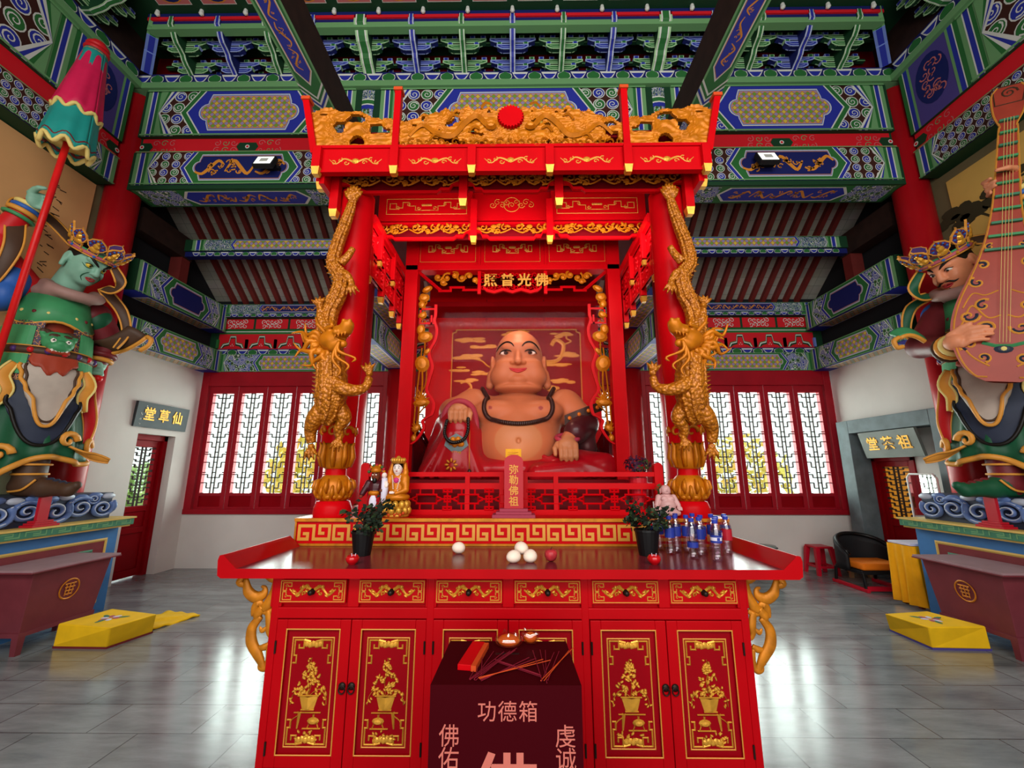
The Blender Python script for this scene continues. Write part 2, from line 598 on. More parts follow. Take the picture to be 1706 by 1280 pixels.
def _floor(nt,b,N,L):
 tc=N('ShaderNodeTexCoord')
 br=N('ShaderNodeTexBrick')
 br.inputs['Scale'].default_value=1.0
 br.inputs['Brick Width'].default_value=0.62
 br.inputs['Row Height'].default_value=0.31
 br.inputs['Mortar Size'].default_value=0.004
 br.inputs['Color1'].default_value=lin('868d90')
 br.inputs['Color2'].default_value=lin('989ea0')
 br.inputs['Mortar'].default_value=lin('55595b')
 L(tc.outputs['Object'],br.inputs['Vector'])
 mp=N('ShaderNodeMapping');mp.inputs['Scale'].default_value=(0.8,3.5,1);mp.inputs['Rotation'].default_value=(0,0,0.5)
 L(tc.outputs['Object'],mp.inputs['Vector'])
 n=N('ShaderNodeTexNoise');n.inputs['Scale'].default_value=2.2;n.inputs['Detail'].default_value=8;n.inputs['Roughness'].default_value=0.65
 L(mp.outputs[0],n.inputs['Vector'])
 mx=N('ShaderNodeMix');mx.data_type='RGBA';mx.blend_type='MULTIPLY';mx.inputs['Factor'].default_value=0.85
 rp=N('ShaderNodeValToRGB')
 rp.color_ramp.elements[0].position=0.3;rp.color_ramp.elements[0].color=(0.38,0.39,0.41,1)
 rp.color_ramp.elements[1].position=0.7;rp.color_ramp.elements[1].color=(1.0,1.0,1.0,1)
 L(n.outputs['Fac'],rp.inputs['Fac'])
 L(br.outputs['Color'],mx.inputs['A']);L(rp.outputs['Color'],mx.inputs['B'])
 L(mx.outputs['Result'],b.inputs['Base Color'])
 r2=N('ShaderNodeMapRange');r2.inputs['To Min'].default_value=0.10;r2.inputs['To Max'].default_value=0.26
 L(n.outputs['Fac'],r2.inputs['Value']);L(r2.outputs[0],b.inputs['Roughness'])
 bp=N('ShaderNodeBump');bp.inputs['Strength'].default_value=0.25;bp.inputs['Distance'].default_value=0.004
 L(br.outputs['Fac'],bp.inputs['Height']);bp.invert=True
 L(bp.outputs[0],b.inputs['Normal'])
 b.inputs['Specular IOR Level'].default_value=0.8
node_mat('floor_stone',_floor,0.25)
def _diaper(nt,b,N,L):
 uv=N('ShaderNodeUVMap');sp=N('ShaderNodeSeparateXYZ');L(uv.outputs[0],sp.inputs[0])
 def M(op,x,y=None):
  m=N('ShaderNodeMath');m.operation=op
  for i,q in enumerate((x,y)):
   if q is None:continue
   if isinstance(q,(int,float)):m.inputs[i].default_value=q
   else:L(q,m.inputs[i])
  return m.outputs[0]
 k=14.0
 A=M('MULTIPLY',M('ADD',sp.outputs[0],sp.outputs[1]),k);B=M('MULTIPLY',M('SUBTRACT',sp.outputs[0],sp.outputs[1]),k)
 pa=M('MODULO',M('ADD',M('FLOOR',A),1000),2);pb=M('MODULO',M('ADD',M('FLOOR',B),1000),2)
 def mix(f,c1,c2):
  m=N('ShaderNodeMix');m.data_type='RGBA';L(f,m.inputs['Factor'])
  for q,nm in((c1,'A'),(c2,'B')):
   if isinstance(q,str):m.inputs[nm].default_value=lin(q)
   else:L(q,m.inputs[nm])
  return m.outputs['Result']
 c=mix(pa,mix(pb,'ccb83e','8c86b0'),mix(pb,'8c86b0','649a38'))
 ln=M('MINIMUM',M('FRACT',A),M('FRACT',B))
 L(mix(M('GREATER_THAN',ln,0.16),'a8662c',c),b.inputs['Base Color'])
node_mat('diaper',_diaper)
def _curl(cols,scale):
 def f(nt,b,N,L):
  uv=N('ShaderNodeUVMap')
  v=N('ShaderNodeTexVoronoi');v.inputs['Scale'].default_value=scale;v.inputs['Randomness'].default_value=0.75
  L(uv.outputs[0],v.inputs['Vector'])
  m=N('ShaderNodeMath');m.operation='MULTIPLY';m.inputs[1].default_value=2.6
  L(v.outputs['Distance'],m.inputs[0])
  fr=N('ShaderNodeMath');fr.operation='FRACT';L(m.outputs[0],fr.inputs[0])
  def ramp(cs):
   rp=N('ShaderNodeValToRGB');rp.color_ramp.interpolation='CONSTANT'
   while len(rp.color_ramp.elements)<len(cs):rp.color_ramp.elements.new(0.5)
   for e,(p,c)in zip(rp.color_ramp.elements,cs):e.position=p;e.color=lin(c)
   L(fr.outputs[0],rp.inputs['Fac']);return rp
  ra=ramp(cols[0]);rb=ramp(cols[1])
  sp=N('ShaderNodeSeparateColor');L(v.outputs['Color'],sp.inputs[0])
  g=N('ShaderNodeMath');g.operation='GREATER_THAN';g.inputs[1].default_value=0.5;L(sp.outputs[0],g.inputs[0])
  mx=N('ShaderNodeMix');mx.data_type='RGBA'
  L(g.outputs[0],mx.inputs['Factor']);L(ra.outputs['Color'],mx.inputs['A']);L(rb.outputs['Color'],mx.inputs['B'])
  L(mx.outputs['Result'],b.inputs['Base Color'])
 return f
node_mat('curl',_curl([[(0,'2f7a3c'),(0.35,'cfd3cc'),(0.55,'2a5a34'),(0.8,'3a1b14')],[(0,'2f3aa0'),(0.35,'cfd3cc'),(0.55,'3a4a9a'),(0.8,'a9b3b8')]],15))
node_mat('curl_fine',_curl([[(0,'3a7a46'),(0.3,'b9bdb8'),(0.6,'2c3f70')],[(0,'39459a'),(0.3,'b9bdb8'),(0.6,'31543c')]],26))
def _boards(nt,b,N,L):
 tc=N('ShaderNodeTexCoord')
 br=N('ShaderNodeTexBrick');br.inputs['Scale'].default_value=1
 br.inputs['Brick Width'].default_value=0.2;br.inputs['Row Height'].default_value=0.16;br.inputs['Mortar Size'].default_value=0.003;br.offset=0
 br.inputs['Color1'].default_value=lin('918e84');br.inputs['Color2'].default_value=lin('a29e94');br.inputs['Mortar'].default_value=lin('6a6862')
 L(tc.outputs['UV'],br.inputs['Vector'])
 n=N('ShaderNodeTexNoise');n.inputs['Scale'].default_value=3;n.inputs['Detail'].default_value=6
 L(tc.outputs['UV'],n.inputs['Vector'])
 mx=N('ShaderNodeMix');mx.data_type='RGBA';mx.blend_type='MULTIPLY';mx.inputs['Factor'].default_value=0.35
 L(br.outputs['Color'],mx.inputs['A']);L(n.outputs['Color'],mx.inputs['B'])
 L(mx.outputs['Result'],b.inputs['Base Color'])
node_mat('roof_boards',_boards,0.85)
def _glass(rough,tint,fac,white=0.0):
 def f(nt,b,N,L):
  out=nt.nodes['Material Output']
  tr=N('ShaderNodeBsdfTransparent');tr.inputs[0].default_value=lin(tint)
  gl=N('ShaderNodeBsdfGlossy');gl.inputs['Roughness'].default_value=rough
  mx=N('ShaderNodeMixShader');mx.inputs[0].default_value=fac
  L(tr.outputs[0],mx.inputs[1]);L(gl.outputs[0],mx.inputs[2])
  L(mx.outputs[0],out.inputs['Surface'])
 return f
node_mat('pane_glass',_glass(0.05,'f4fbf6',0.05))
node_mat('showcase_glass',_glass(0.02,'fff6f4',0.0015))
node_mat('mirror_glass',_glass(0.02,'e8f0ee',0.75))
node_mat('pet',_glass(0.08,'f4e8f0',0.16))
node_mat('bag_film',_glass(0.08,'fff0ea',0.22))
def _scales(nt,b,N,L):
 tc=N('ShaderNodeTexCoord');v=N('ShaderNodeTexVoronoi');v.inputs['Scale'].default_value=42
 L(tc.outputs['Object'],v.inputs['Vector'])
 bp=N('ShaderNodeBump');bp.inputs['Strength'].default_value=0.9;bp.inputs['Distance'].default_value=0.012;bp.invert=True
 L(v.outputs['Distance'],bp.inputs['Height']);L(bp.outputs[0],b.inputs['Normal'])
 mx=N('ShaderNodeMix');mx.data_type='RGBA';mx.inputs['A'].default_value=lin('cc7c14');mx.inputs['B'].default_value=lin('94500c')
 L(v.outputs['Distance'],mx.inputs['Factor']);L(mx.outputs['Result'],b.inputs['Base Color']);b.inputs['Metallic'].default_value=0.22
node_mat('gold_scales',_scales,0.36)
# ---------------------------------------------------------------- room shell
XW=5.35
YB=7.0
YF=5.0
def room():
 m=MB();m.box(-7.5,7.5,-3.0,7.4,-0.1,0.0,'floor_stone')
 struct(m.obj('floor',origin=(0,0,0)),'polished grey stone brick floor of the temple hall','floor')
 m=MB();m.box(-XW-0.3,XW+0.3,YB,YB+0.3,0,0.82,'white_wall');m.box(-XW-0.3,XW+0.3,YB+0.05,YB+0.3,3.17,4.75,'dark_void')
 struct(m.obj('wall_back'),'white plastered low wall below the red lattice windows','wall')
 m=MB()
 x0,x1=-XW-0.3,-XW
 m.box(x0,x1,5.0,5.95,0,3.2,'white_wall');m.box(x0,x1,6.62,YB,0,3.2,'white_wall');m.box(x0,x1,5.95,6.62,2.03,3.2,'white_wall')
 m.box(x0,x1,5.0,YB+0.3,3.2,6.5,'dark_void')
 m.box(x0,x1,-3.0,5.0,0,1.5,'pale_green_wall');m.box(x0,x1,-3.0,5.0,1.5,5.2,'olive_wall');m.box(x0,x1,-3.0,5.0,5.2,7.6,'dark_wood')
 struct(m.obj('wall_left'),'left wall, white plaster around a doorway and olive behind the mural','wall')
 m=MB()
 x0,x1=XW,XW+0.3
 m.box(x0,x1,5.0,5.3,0,3.2,'white_wall');m.box(x0,x1,6.64,YB,0,3.2,'white_wall');m.box(x0,x1,5.3,6.64,2.08,3.2,'white_wall')
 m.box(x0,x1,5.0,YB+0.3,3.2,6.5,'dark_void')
 m.box(x0,x1,-3.0,5.0,0,1.5,'pale_green_wall');m.box(x0,x1,-3.0,5.0,1.5,5.2,'olive_wall');m.box(x0,x1,-3.0,5.0,5.2,7.6,'dark_wood')
 m.box(5.52,5.65,5.3,5.93,0,2.08,'white_wall');m.box(5.52,5.65,5.93,6.64,1.72,2.08,'white_wall')
 struct(m.obj('wall_right'),'right wall, white plaster around a grey framed opening','wall')
 m=MB()
 m.box(-XW-0.3,XW+0.3,-3.0,-2.7,0,7.6,'olive_wall');m.box(-4.0,4.0,-2.7,-2.66,4.3,4.5,'red_wood')
 struct(m.obj('wall_front'),'front wall behind the camera','wall')
 for s,nm in((-1,'left'),(1,'right')):
  pass
 a=Art((-5.335,3.9,3.2),(0,1,0),(0,0,1));a.W=Vector((1,0,0))
 a.box2(-3.5,-1.5,0.80,1.89,-0.012,0.0,'mural_ochre')
 rr=random.Random(3)
 for k in range(7):
  v=1.55-0.19*k
  for q in range(4):
   u=0.42+rr.uniform(-0.05,0.05);w_=v+rr.uniform(-0.06,0.06)
   a.stroke([(u-rr.uniform(0.01,0.05),w_),(u+rr.uniform(0.01,0.05),w_+rr.uniform(-0.04,0.04))],0.012,'ink',0.002)
 for k in range(7):
  v=1.05-0.09*k
  a.stroke([(0.16,v),(0.2+rr.uniform(0,0.02),v-0.03)],0.008,'ink',0.002)
 for k in range(5):
  a.stroke(smooth_pts([(-2.6+0.5*k,0.4+rr.uniform(-0.4,0.4)),(-2.2+0.5*k,0.9+rr.uniform(-0.3,0.3)),(-1.8+0.5*k,0.5+rr.uniform(-0.4,0.3))],6),0.012,'olive_wall',0.002)
 tag(a.obj('wall_painting',origin=(-5.335,3.3,1.7)),'ochre landscape wall painting with a column of dark brushed characters, behind the green faced statue','painting')
 a=Art((5.335,3.9,3.2),(0,-1,0),(0,0,1));a.W=Vector((-1,0,0))
 a.box2(-0.72,-1.5,3.5,1.78,-0.012,0.0,'mural_gold')
 rr=random.Random(5)
 def pine(u,v,s):
  a.stroke(smooth_pts([(u,v-1.2*s),(u+0.06*s,v-0.6*s),(u-0.05*s,v-0.2*s),(u+0.12*s,v+0.2*s)],5),[0.09*s*(1-0.035*k)for k in range(16)],'mural_dark',0.002)
  for k in range(8):
   cu,cv=u+rr.uniform(-0.45,0.45)*s,v+rr.uniform(-0.5,0.45)*s
   a.stroke(smooth_pts([(u+0.03*s,cv-0.1*s),((u+cu)/2,cv),(cu,cv)],4),0.025*s,'mural_dark',0.002)
   for q in range(7):
    a.disc(cu+rr.uniform(-0.2,0.2)*s,cv+rr.uniform(-0.07,0.08)*s,rr.uniform(0.06,0.11)*s,'mural_dark',0.003+0.0002*q,9,rr.uniform(0.03,0.06)*s)
 pine(-0.38,1.0,1.0);pine(0.15,0.75,1.1);pine(0.9,0.7,1.2);pine(-0.15,-0.2,0.8)
 for rr_ in(1.55,1.62):
  a.stroke(arc(1.9,0.1,rr_*1.2,40,150,30,rr_),0.03,'olive_wall' if rr_>1.6 else 'p_brown',0.006)
 tag(a.obj('wall_painting',origin=(5.335,3.3,1.7)),'golden wall painting of dark pine trees, behind the lute playing statue','painting')
room()
# ---------------------------------------------------------------- lattice windows of the back wall
def lattice_leaf(a,u0,v0,wd,ht):
 """stepped fret of thin dark glazing bars in one tall panel"""
 t=0.0155
 def bar(p,q):a.stroke([p,q],t,'lattice',0.0);
 cols=[u0+wd*f for f in(0.0,0.22,0.42,0.58,0.78,1.0)]
 n=5
 hh=ht/n
 segs=[]
 for i in range(n):
  b=v0+i*hh
  q=hh/4
  segs+=[((cols[1],b+q),(cols[1],b+2*q)),((cols[4],b+q),(cols[4],b+2*q)),((cols[1],b+q),(cols[2],b+q)),((cols[3],b+q),(cols[4],b+q)),((cols[0],b+2*q),(cols[1],b+2*q)),((cols[4],b+2*q),(cols[5],b+2*q)),((cols[1],b+3*q),(cols[4],b+3*q)),((cols[1],b+3*q),(cols[1],b+3.6*q)),((cols[4],b+3*q),(cols[4],b+3.6*q)),((cols[0],b+3.6*q),(cols[1],b+3.6*q)),((cols[4],b+3.6*q),(cols[5],b+3.6*q)),((cols[0],b),(cols[1]*0.5+cols[0]*0.5,b)),((cols[5],b),(cols[4]*0.5+cols[5]*0.5,b)),((cols[2],b+2*q),(cols[3],b+2*q)),((cols[2],b+4*q),(cols[3],b+4*q))]
 segs+=[((cols[2],v0),(cols[2],v0+ht)),((cols[3],v0),(cols[3],v0+ht))]
 for(p,q)in segs:
  if abs(p[0]-q[0])<1e-6:a.box2(p[0]-t/2,min(p[1],q[1]),p[0]+t/2,max(p[1],q[1]),0,0.02,'lattice')
  else:a.box2(min(p[0],q[0]),p[1]-t/2,max(p[0],q[0]),p[1]+t/2,0,0.02,'lattice')
mat('lattice','3a2a26',0.6)
def windows():
 bays=[(-XW+0.02,-2.10,6,'left'),(-1.80,1.80,7,'middle'),(2.10,XW-0.02,6,'right')]
 leaf0={}
 for bi,(xa,xb,n,nm)in enumerate(bays):
  root=bpy.data.objects.new('window_%d'%(bi+1),None);COL.objects.link(root);root.location=((xa+xb)/2,YB+0.05,0.82)
  struct(root,{'left':'red lattice window of six leaves in the bay left of the shrine','middle':'red lattice window row behind the shrine','right':'red lattice window of six leaves in the bay right of the shrine'}[nm],'window')
  m=MB()
  m.box(xa,xb,YB-0.04,YB+0.14,0.82,0.90,'red_wood');m.box(xa,xb,YB-0.02,YB+0.14,2.92,3.17,'red_wood')
  m.box(xa,xa+0.12,YB-0.03,YB+0.14,0.82,3.17,'red_wood');m.box(xb-0.12,xb,YB-0.03,YB+0.14,0.82,3.17,'red_wood')
  m.obj('window_frame',root,bevel=0.006)
  pitch=(xb-xa-0.24)/n
  for k in range(n):
   u0=xa+0.12+k*pitch
   m=MB()
   e=0.012
   st=(pitch-0.355)/2
   m.box(u0+e/2,u0+st,YB+0.02,YB+0.09,0.90,2.92,'red_wood');m.box(u0+pitch-st,u0+pitch-e/2,YB+0.02,YB+0.09,0.90,2.92,'red_wood')
   for z0,z1 in((0.90,0.93),(1.10,1.145),(2.80,2.92)):m.box(u0+st,u0+pitch-st,YB+0.02,YB+0.09,z0,z1,'red_wood')
   m.box(u0+st,u0+pitch-st,YB+0.045,YB+0.07,0.93,1.10,'red_deep')
   leaf=m.obj('window_leaf',root)
   a=Art((u0+st,YB+0.06,1.145),(1,0,0),(0,0,1))
   lattice_leaf(a,0,0,pitch-2*st,2.80-1.145)
   a.obj('lattice_bars',leaf)
   g=MB();g.box(u0+st-0.01,u0+pitch-st+0.01,YB+0.068,YB+0.072,1.14,2.81,'pane_glass');g.obj('window_pane',leaf)
windows()
# ---------------------------------------------------------------- side doors
def side_doors():
 root=bpy.data.objects.new('door_1',None);COL.objects.link(root);root.location=(-5.55,6.28,0)
 struct(root,'red lattice glazed door in the white left wall under the dark plaque','door')
 m=MB();m.box(-5.60,-5.46,5.95,6.02,0,2.03,'red_deep');m.box(-5.60,-5.46,6.55,6.62,0,2.03,'red_deep');m.box(-5.60,-5.46,5.95,6.62,1.95,2.03,'red_deep');m.obj('door_frame',root,bevel=0.004)
 m=MB()
 for y0,y1 in((6.02,6.09),(6.48,6.55)):m.box(-5.57,-5.50,y0,y1,0.02,1.95,'red_deep')
 for z0,z1 in((0.02,0.12),(0.62,0.70),(0.92,1.0),(1.85,1.95)):m.box(-5.57,-5.50,6.09,6.48,z0,z1,'red_deep')
 m.box(-5.55,-5.52,6.09,6.48,0.12,0.62,'red_deep');m.box(-5.55,-5.52,6.09,6.48,0.70,0.92,'red_deep')
 leaf=m.obj('door_leaf',root,bevel=0.004)
 a=Art((-5.53,6.09,1.0),(0,1,0),(0,0,1));lattice_leaf(a,0,0,0.39,0.85);a.obj('lattice_bars',leaf)
 g=MB();g.box(-5.545,-5.54,6.09,6.48,1.0,1.85,'pane_glass');g.obj('door_pane',leaf)
 root=bpy.data.objects.new('door_2',None);COL.objects.link(root);root.location=(5.35,5.95,0)
 struct(root,'red lattice door in a grey stone surround on the right wall','door')
 m=MB();m.box(5.22,5.5,5.02,5.31,0,2.27,'stone_gray');m.box(5.22,5.5,6.63,6.86,0,2.27,'stone_gray');m.box(5.22,5.5,5.31,6.63,2.07,2.27,'stone_gray');m.obj('door_surround',root,bevel=0.006)
 m=MB();m.box(5.50,5.60,6.57,6.64,0,1.72,'red_deep');m.box(5.50,5.60,5.93,5.99,0,1.72,'red_deep');m.box(5.50,5.60,5.93,6.64,1.64,1.72,'red_deep');m.obj('door_frame',root,bevel=0.004)
 m=MB()
 for y0,y1 in((5.99,6.06),(6.49,6.57)):m.box(5.53,5.58,y0,y1,0.02,1.64,'red_deep')
 for z0,z1 in((0.02,0.15),(0.72,0.82),(1.56,1.64)):m.box(5.53,5.58,6.06,6.49,z0,z1,'red_deep')
 m.box(5.55,5.57,6.06,6.49,0.15,0.72,'red_deep')
 leaf=m.obj('door_leaf',root,bevel=0.004)
 a=Art((5.55,6.49,0.82),(0,-1,0),(0,0,1));lattice_leaf(a,0,0,0.43,0.74);a.obj('lattice_bars',leaf)
 g=MB();g.box(5.572,5.577,6.06,6.49,0.82,1.56,'glowing_pane');g.obj('door_pane',leaf)
mat('glowing_pane','d8922c',0.4,emit=0.35)  # light of the room behind the door is put into the pane's emission
side_doors()
def plaque(name,label,C,U,V,w,h,text,mt,tmt,size,side=None):
 root=thing(name,label,'sign',tuple(Vector(C)))
 U=Vector(U).normalized();V=Vector(V).normalized();W=U.cross(V)
 a=Art(Vector(C)-W*0.0,U,V)
 a.box2(-w/2,-h/2,w/2,h/2,0,0.04,mt)
 a.obj('board',root,bevel=0.003)
 m=MB();text_mb(m,text,Vector(C)+W*0.0405,U,V,size,tmt,0.006,0.004)
 if side:
  a=Art(Vector(C)+W*0.0405,U,V);rr=random.Random(8)
  for du,dv,s in side:
   for k in range(4):p=(du+rr.uniform(-0.4,0.4)*s,dv+rr.uniform(-0.4,0.4)*s);a.stroke([p,(p[0]+rr.uniform(-0.4,0.4)*s,p[1]+rr.uniform(-0.4,0.4)*s)],s*0.16,'p_white',0.001,0.002)
  a.obj('brushed_marks',root)
 m.obj('lettering',root)
 return root
plaque('name_plaque','dark slate plaque with gold characters on the white wall above the left door',(-5.35,6.29,2.30),(0,1,0),(0.06,0,1),0.94,0.36,'堂 草 仙','slate','gold_leaf',0.2,[(-0.30,0.10,0.06),(-0.30,0.02,0.06),(-0.30,-0.06,0.06),(-0.38,0.0,0.05),(-0.38,-0.07,0.05),(-0.38,-0.13,0.04)])
plaque('name_plaque','grey plaque with gold characters leaning inside the grey door surround at right',(5.30,6.0,1.88),(0,-1,0),(-0.22,0,1),0.92,0.38,'堂 茶 祖','slate_light','gold_leaf',0.2)
# ---------------------------------------------------------------- hall columns
def hall_columns():
 first=None
 data=[(-5.20,YF-0.08,'red round column rising behind the green faced statue'),(5.20,YF-0.08,'red round column rising behind the lute playing statue'),(-1.97,YF,'red hall column close behind the left dragon column'),(1.97,YF,'red hall column close behind the right dragon column'),(-1.97,YB+0.02,'red column in the back wall seen between left window and shrine'),(1.97,YB+0.02,'red column in the back wall seen between right window and shrine')]
 for i,(x,y,lab)in enumerate(data):
  t=thing('hall_column',lab,'column',(x,y,0),group='red hall columns');t['kind']='structure'
  h=6.55 if y<6 else 4.3
  m=MB();m.lathe([(0.19,0.12),(0.195,1.5),(0.185,h)],'red_column',(x,y,0),28);m.obj('shaft',t,smooth=False)
  for p in SC.objects[-1:]:pass
  m=MB();m.lathe([(0.30,0),(0.31,0.04),(0.27,0.10),(0.22,0.12)],'stone_gray',(x,y,0),28);m.obj('base',t,smooth=False)
  for o in t.children:o.data.polygons.foreach_set('use_smooth',[len(f.vertices)==4 for f in o.data.polygons])
hall_columns()
# ---------------------------------------------------------------- painted timber frame
def hexpts(u0,u1,v0,v1,d):
 vm=(v0+v1)/2
 return[(u0,v0),(u0-d,vm),(u0,v1),(u1,v1),(u1+d,vm),(u1,v0)]
def scallop(u0,u1,v0,v1):
 """long cartouche with lobed ends"""
 h=v1-v0;r=h*0.27;vm=(v0+v1)/2
 right=arc(u1-r,v0+r*0.0+0,r*0.9,0,60,4)+arc(u1-r*0.2,vm,h*0.24,-75,75,7)+arc(u1-r,v1,r*0.9,-60,0,4)[0:0]
 pts=[(u0+r,v0),(u1-r,v0),(u1-r*0.75,v0+r*0.75)]+arc(u1-h*0.24,vm,h*0.24,-80,80,8)+[(u1-r*0.75,v1-r*0.75),(u1-r,v1),(u0+r,v1),(u0+r*0.75,v1-r*0.75)]+arc(u0+h*0.24,vm,h*0.24,100,260,8)+[(u0+r*0.75,v0+r*0.75)]
 return pts
def dragon_paint(a,u0,u1,v0,v1,w,rr,mt='p_gold',n=None):
 h=v1-v0
 n=n or max(3,int((u1-u0)/(h*1.3)))
 for k in range(n):
  c=u0+(u1-u0)*(k+0.5)/n;s=(u1-u0)/n*0.5;sg=1 if k%2 else-1
  pts=smooth_pts([(c-s,v0+h*0.3),(c-s*0.5,v0+h*(0.5+0.3*sg)),(c,v0+h*0.5),(c+s*0.5,v0+h*(0.5-0.3*sg)),(c+s*0.9,v0+h*0.6)],4)
  a.stroke(pts,[h*0.15*(0.4+0.6*math.sin(PI*i/(len(pts)-1)))for i in range(len(pts))],mt,w)
  for q in range(4):
   x,y=c+rr.uniform(-s,s)*0.8,v0+h*rr.uniform(0.25,0.75)
   a.spiral(x,y,h*0.14,mt,h*0.05,w,0,0.9,rr.uniform(0,6),rr.choice((-1,1)),9)
   a.stroke([(x,y),(x+rr.uniform(-1,1)*h*0.25,y+rr.uniform(-1,1)*h*0.2)],h*0.06,mt,w)
def rosettes(a,u0,u1,v0,v1,w,r):
 """rows of curled flower heads in alternating green and blue on dark ground"""
 a.rect(u0,v0,u1,v1,'p_brown',w)
 nv=max(1,int((v1-v0)/(2*r)));nu=max(1,int((u1-u0)/(2*r)))
 for j in range(nv):
  for i in range(nu):
   c=u0+(u1-u0)*(i+0.5)/nu;d=v0+(v1-v0)*(j+0.5)/nv
   col='p_green' if(i+j)%2 else 'p_blue'
   q=0.94*min((u1-u0)/nu,(v1-v0)/nv)/2
   a.disc(c,d,q,'p_white',w+0.001,14);a.disc(c,d,q*0.86,col,w+0.002,14)
   a.spiral(c,d,q*0.72,'p_white',q*0.16,w+0.003,0,1.4,RND.uniform(0,6),1 if i%2 else-1,14)
def beam_paint(a,u0,u1,v0,v1,fill='diaper',c=(0.28,0.72),big=True,w=0.0,swap=False,rr=RND):
 A,B=('p_blue','p_green')if not swap else('p_green','p_blue')
 L=u1-u0;H=v1-v0
 a.rect(u0,v0,u1,v1,B+'_d' if B=='p_green' else 'p_blue_d',w+0.001)
 sw=[('p_green_l',0.05),('p_white',0.015),('p_blue',0.05),('p_white',0.012),('p_green',0.04),('p_green_l',0.02)]
 k=min(1.0,0.13*L/0.187)
 x=0
 for cc,ww in sw:
  a.rect(u0+x,v0,u0+x+ww*k,v1,cc,w+0.002);a.rect(u1-x-ww*k,v0,u1-x,v1,cc,w+0.002)
  x+=ww*k
 c0,c1=u0+L*c[0],u0+L*c[1]
 d=H*0.32
 for s0,s1 in((u0+x,c0),(c1,u1-x)):
  if big:rosettes(a,s0,s1,v0+0.004,v1-0.004,w+0.0025,H/8.2)
  else:a.rect(s0,v0,s1,v1,'curl' if H>0.25 else 'curl_fine',w+0.0025)
 e=H*0.05
 for m_ in(0,1):
  for q,cc in enumerate(('p_white',A,'p_white',B,'p_green_l')):
   o=d*1.1+x-q*H*0.055
   if o<x-d:continue
   if m_==0:tri=[(u0+x,v0),(u0+max(x,o),v0),(u0+max(x,o-d),(v0+v1)/2),(u0+max(x,o),v1),(u0+x,v1)]
   else:tri=[(u1-x,v0),(u1-max(x,o),v0),(u1-max(x,o-d),(v0+v1)/2),(u1-max(x,o),v1),(u1-x,v1)]
   a.poly(tri,cc,w+0.007+q*0.0008)
 for q,(cc,g)in enumerate((('p_white',0.0),('p_green',0.02),('p_white',0.10),('p_blue',0.125))):
  if swap:cc={'p_green':'p_blue','p_blue':'p_green'}.get(cc,cc)
  a.poly(hexpts(c0+g*H*1.2,c1-g*H*1.2,v0,v1,d),cc,w+0.012+q*0.0008)
 g=0.10*H
 ins0,ins1=c0+0.22*H,c1-0.22*H
 for q,(cc,o)in enumerate((('p_white',0.0),('p_blue_l',0.02),('p_gold',0.045),('diaper' if fill=='diaper' else 'p_blue_d',0.06))):
  a.poly(scallop(ins0-d*0.55+o*H,ins1+d*0.55-o*H,v0+g+o*H,v1-g-o*H),cc,w+0.017+q*0.0008)
 if fill=='dragon':dragon_paint(a,ins0-d*0.3,ins1+d*0.3,v0+g*1.7,v1-g*1.7,w+0.021,rr)
 a.rect(u0,v1-H*0.03,u1,v1,'p_green_l',w+0.022);a.rect(u0,v0,u1,v0+H*0.03,'p_green_l',w+0.022)
def red_band(a,u0,u1,v0,v1,w=0.0):
 a.rect(u0,v0,u1,v1,'p_red',w+0.001)
 H=v1-v0;vm=(v0+v1)/2
 n=max(1,round((u1-u0)/(H*6.5)))
 for k in range(n+1):
  c=u0+(u1-u0)*k/n
  a.poly([(max(u0,c-H*0.45),vm-H*0.25),(min(u1,c+H*0.45),vm-H*0.25),(min(u1,c+H*0.6),vm),(min(u1,c+H*0.45),vm+H*0.25),(max(u0,c-H*0.45),vm+H*0.25),(max(u0,c-H*0.6),vm)],'p_green_d',w+0.002)
  a.disc(c,vm,H*0.12,'p_white',w+0.003,10);a.disc(c,vm,H*0.07,'p_red',w+0.004,8)
  for s in(-1,1):
   for t in(-1,1):
    for q in range(3):
     x=c+s*H*(0.75+0.45*q)
     if u0+H*0.2<x<u1-H*0.2:a.spiral(x,vm+t*H*0.22,H*0.2,'p_green_l' if q%2 else 'p_pink',H*0.04,w+0.003,0,1.2,0.5*q,s*t,12)
def cloud_row(a,u0,u1,v0,v1,w=0.0,step=None):
 """alternate blue and green scallops with white rims"""
 H=v1-v0
 step=step or H*1.15
 n=max(1,int((u1-u0)/step));s=(u1-u0)/n
 a.rect(u0,v0,u1,v1,'p_blue_d',w+0.001)
 for k in range(n):
  c=u0+(k+0.5)*s
  col='p_green' if k%2 else 'p_blue'
  for q,(cc,f)in enumerate((('p_white',1.0),(col,0.8))):
   if k%2:pts=[(c-s*0.42*f,v1-H*0.3)]+arc(c-s*0.26,v0+H*0.42,s*0.2*f,150,270,4,H*0.3*f)+arc(c+s*0.26,v0+H*0.42,s*0.2*f,270,390,4,H*0.3*f)+[(c+s*0.42*f,v1-H*0.3),(c,v1-H*0.08)]
   else:pts=[(c-s*0.55*f,v1-H*(1.12-f))]+arc(c,v1-H*0.4,s*0.4*f,200,340,6,H*0.5*f)+[(c+s*0.55*f,v1-H*(1.12-f))]
   a.poly(pts,cc,w+0.002+q*0.001+(k%2)*0.002)
def frieze(name,label,parts,cat='painted beam',group='painted beams'):
 pass
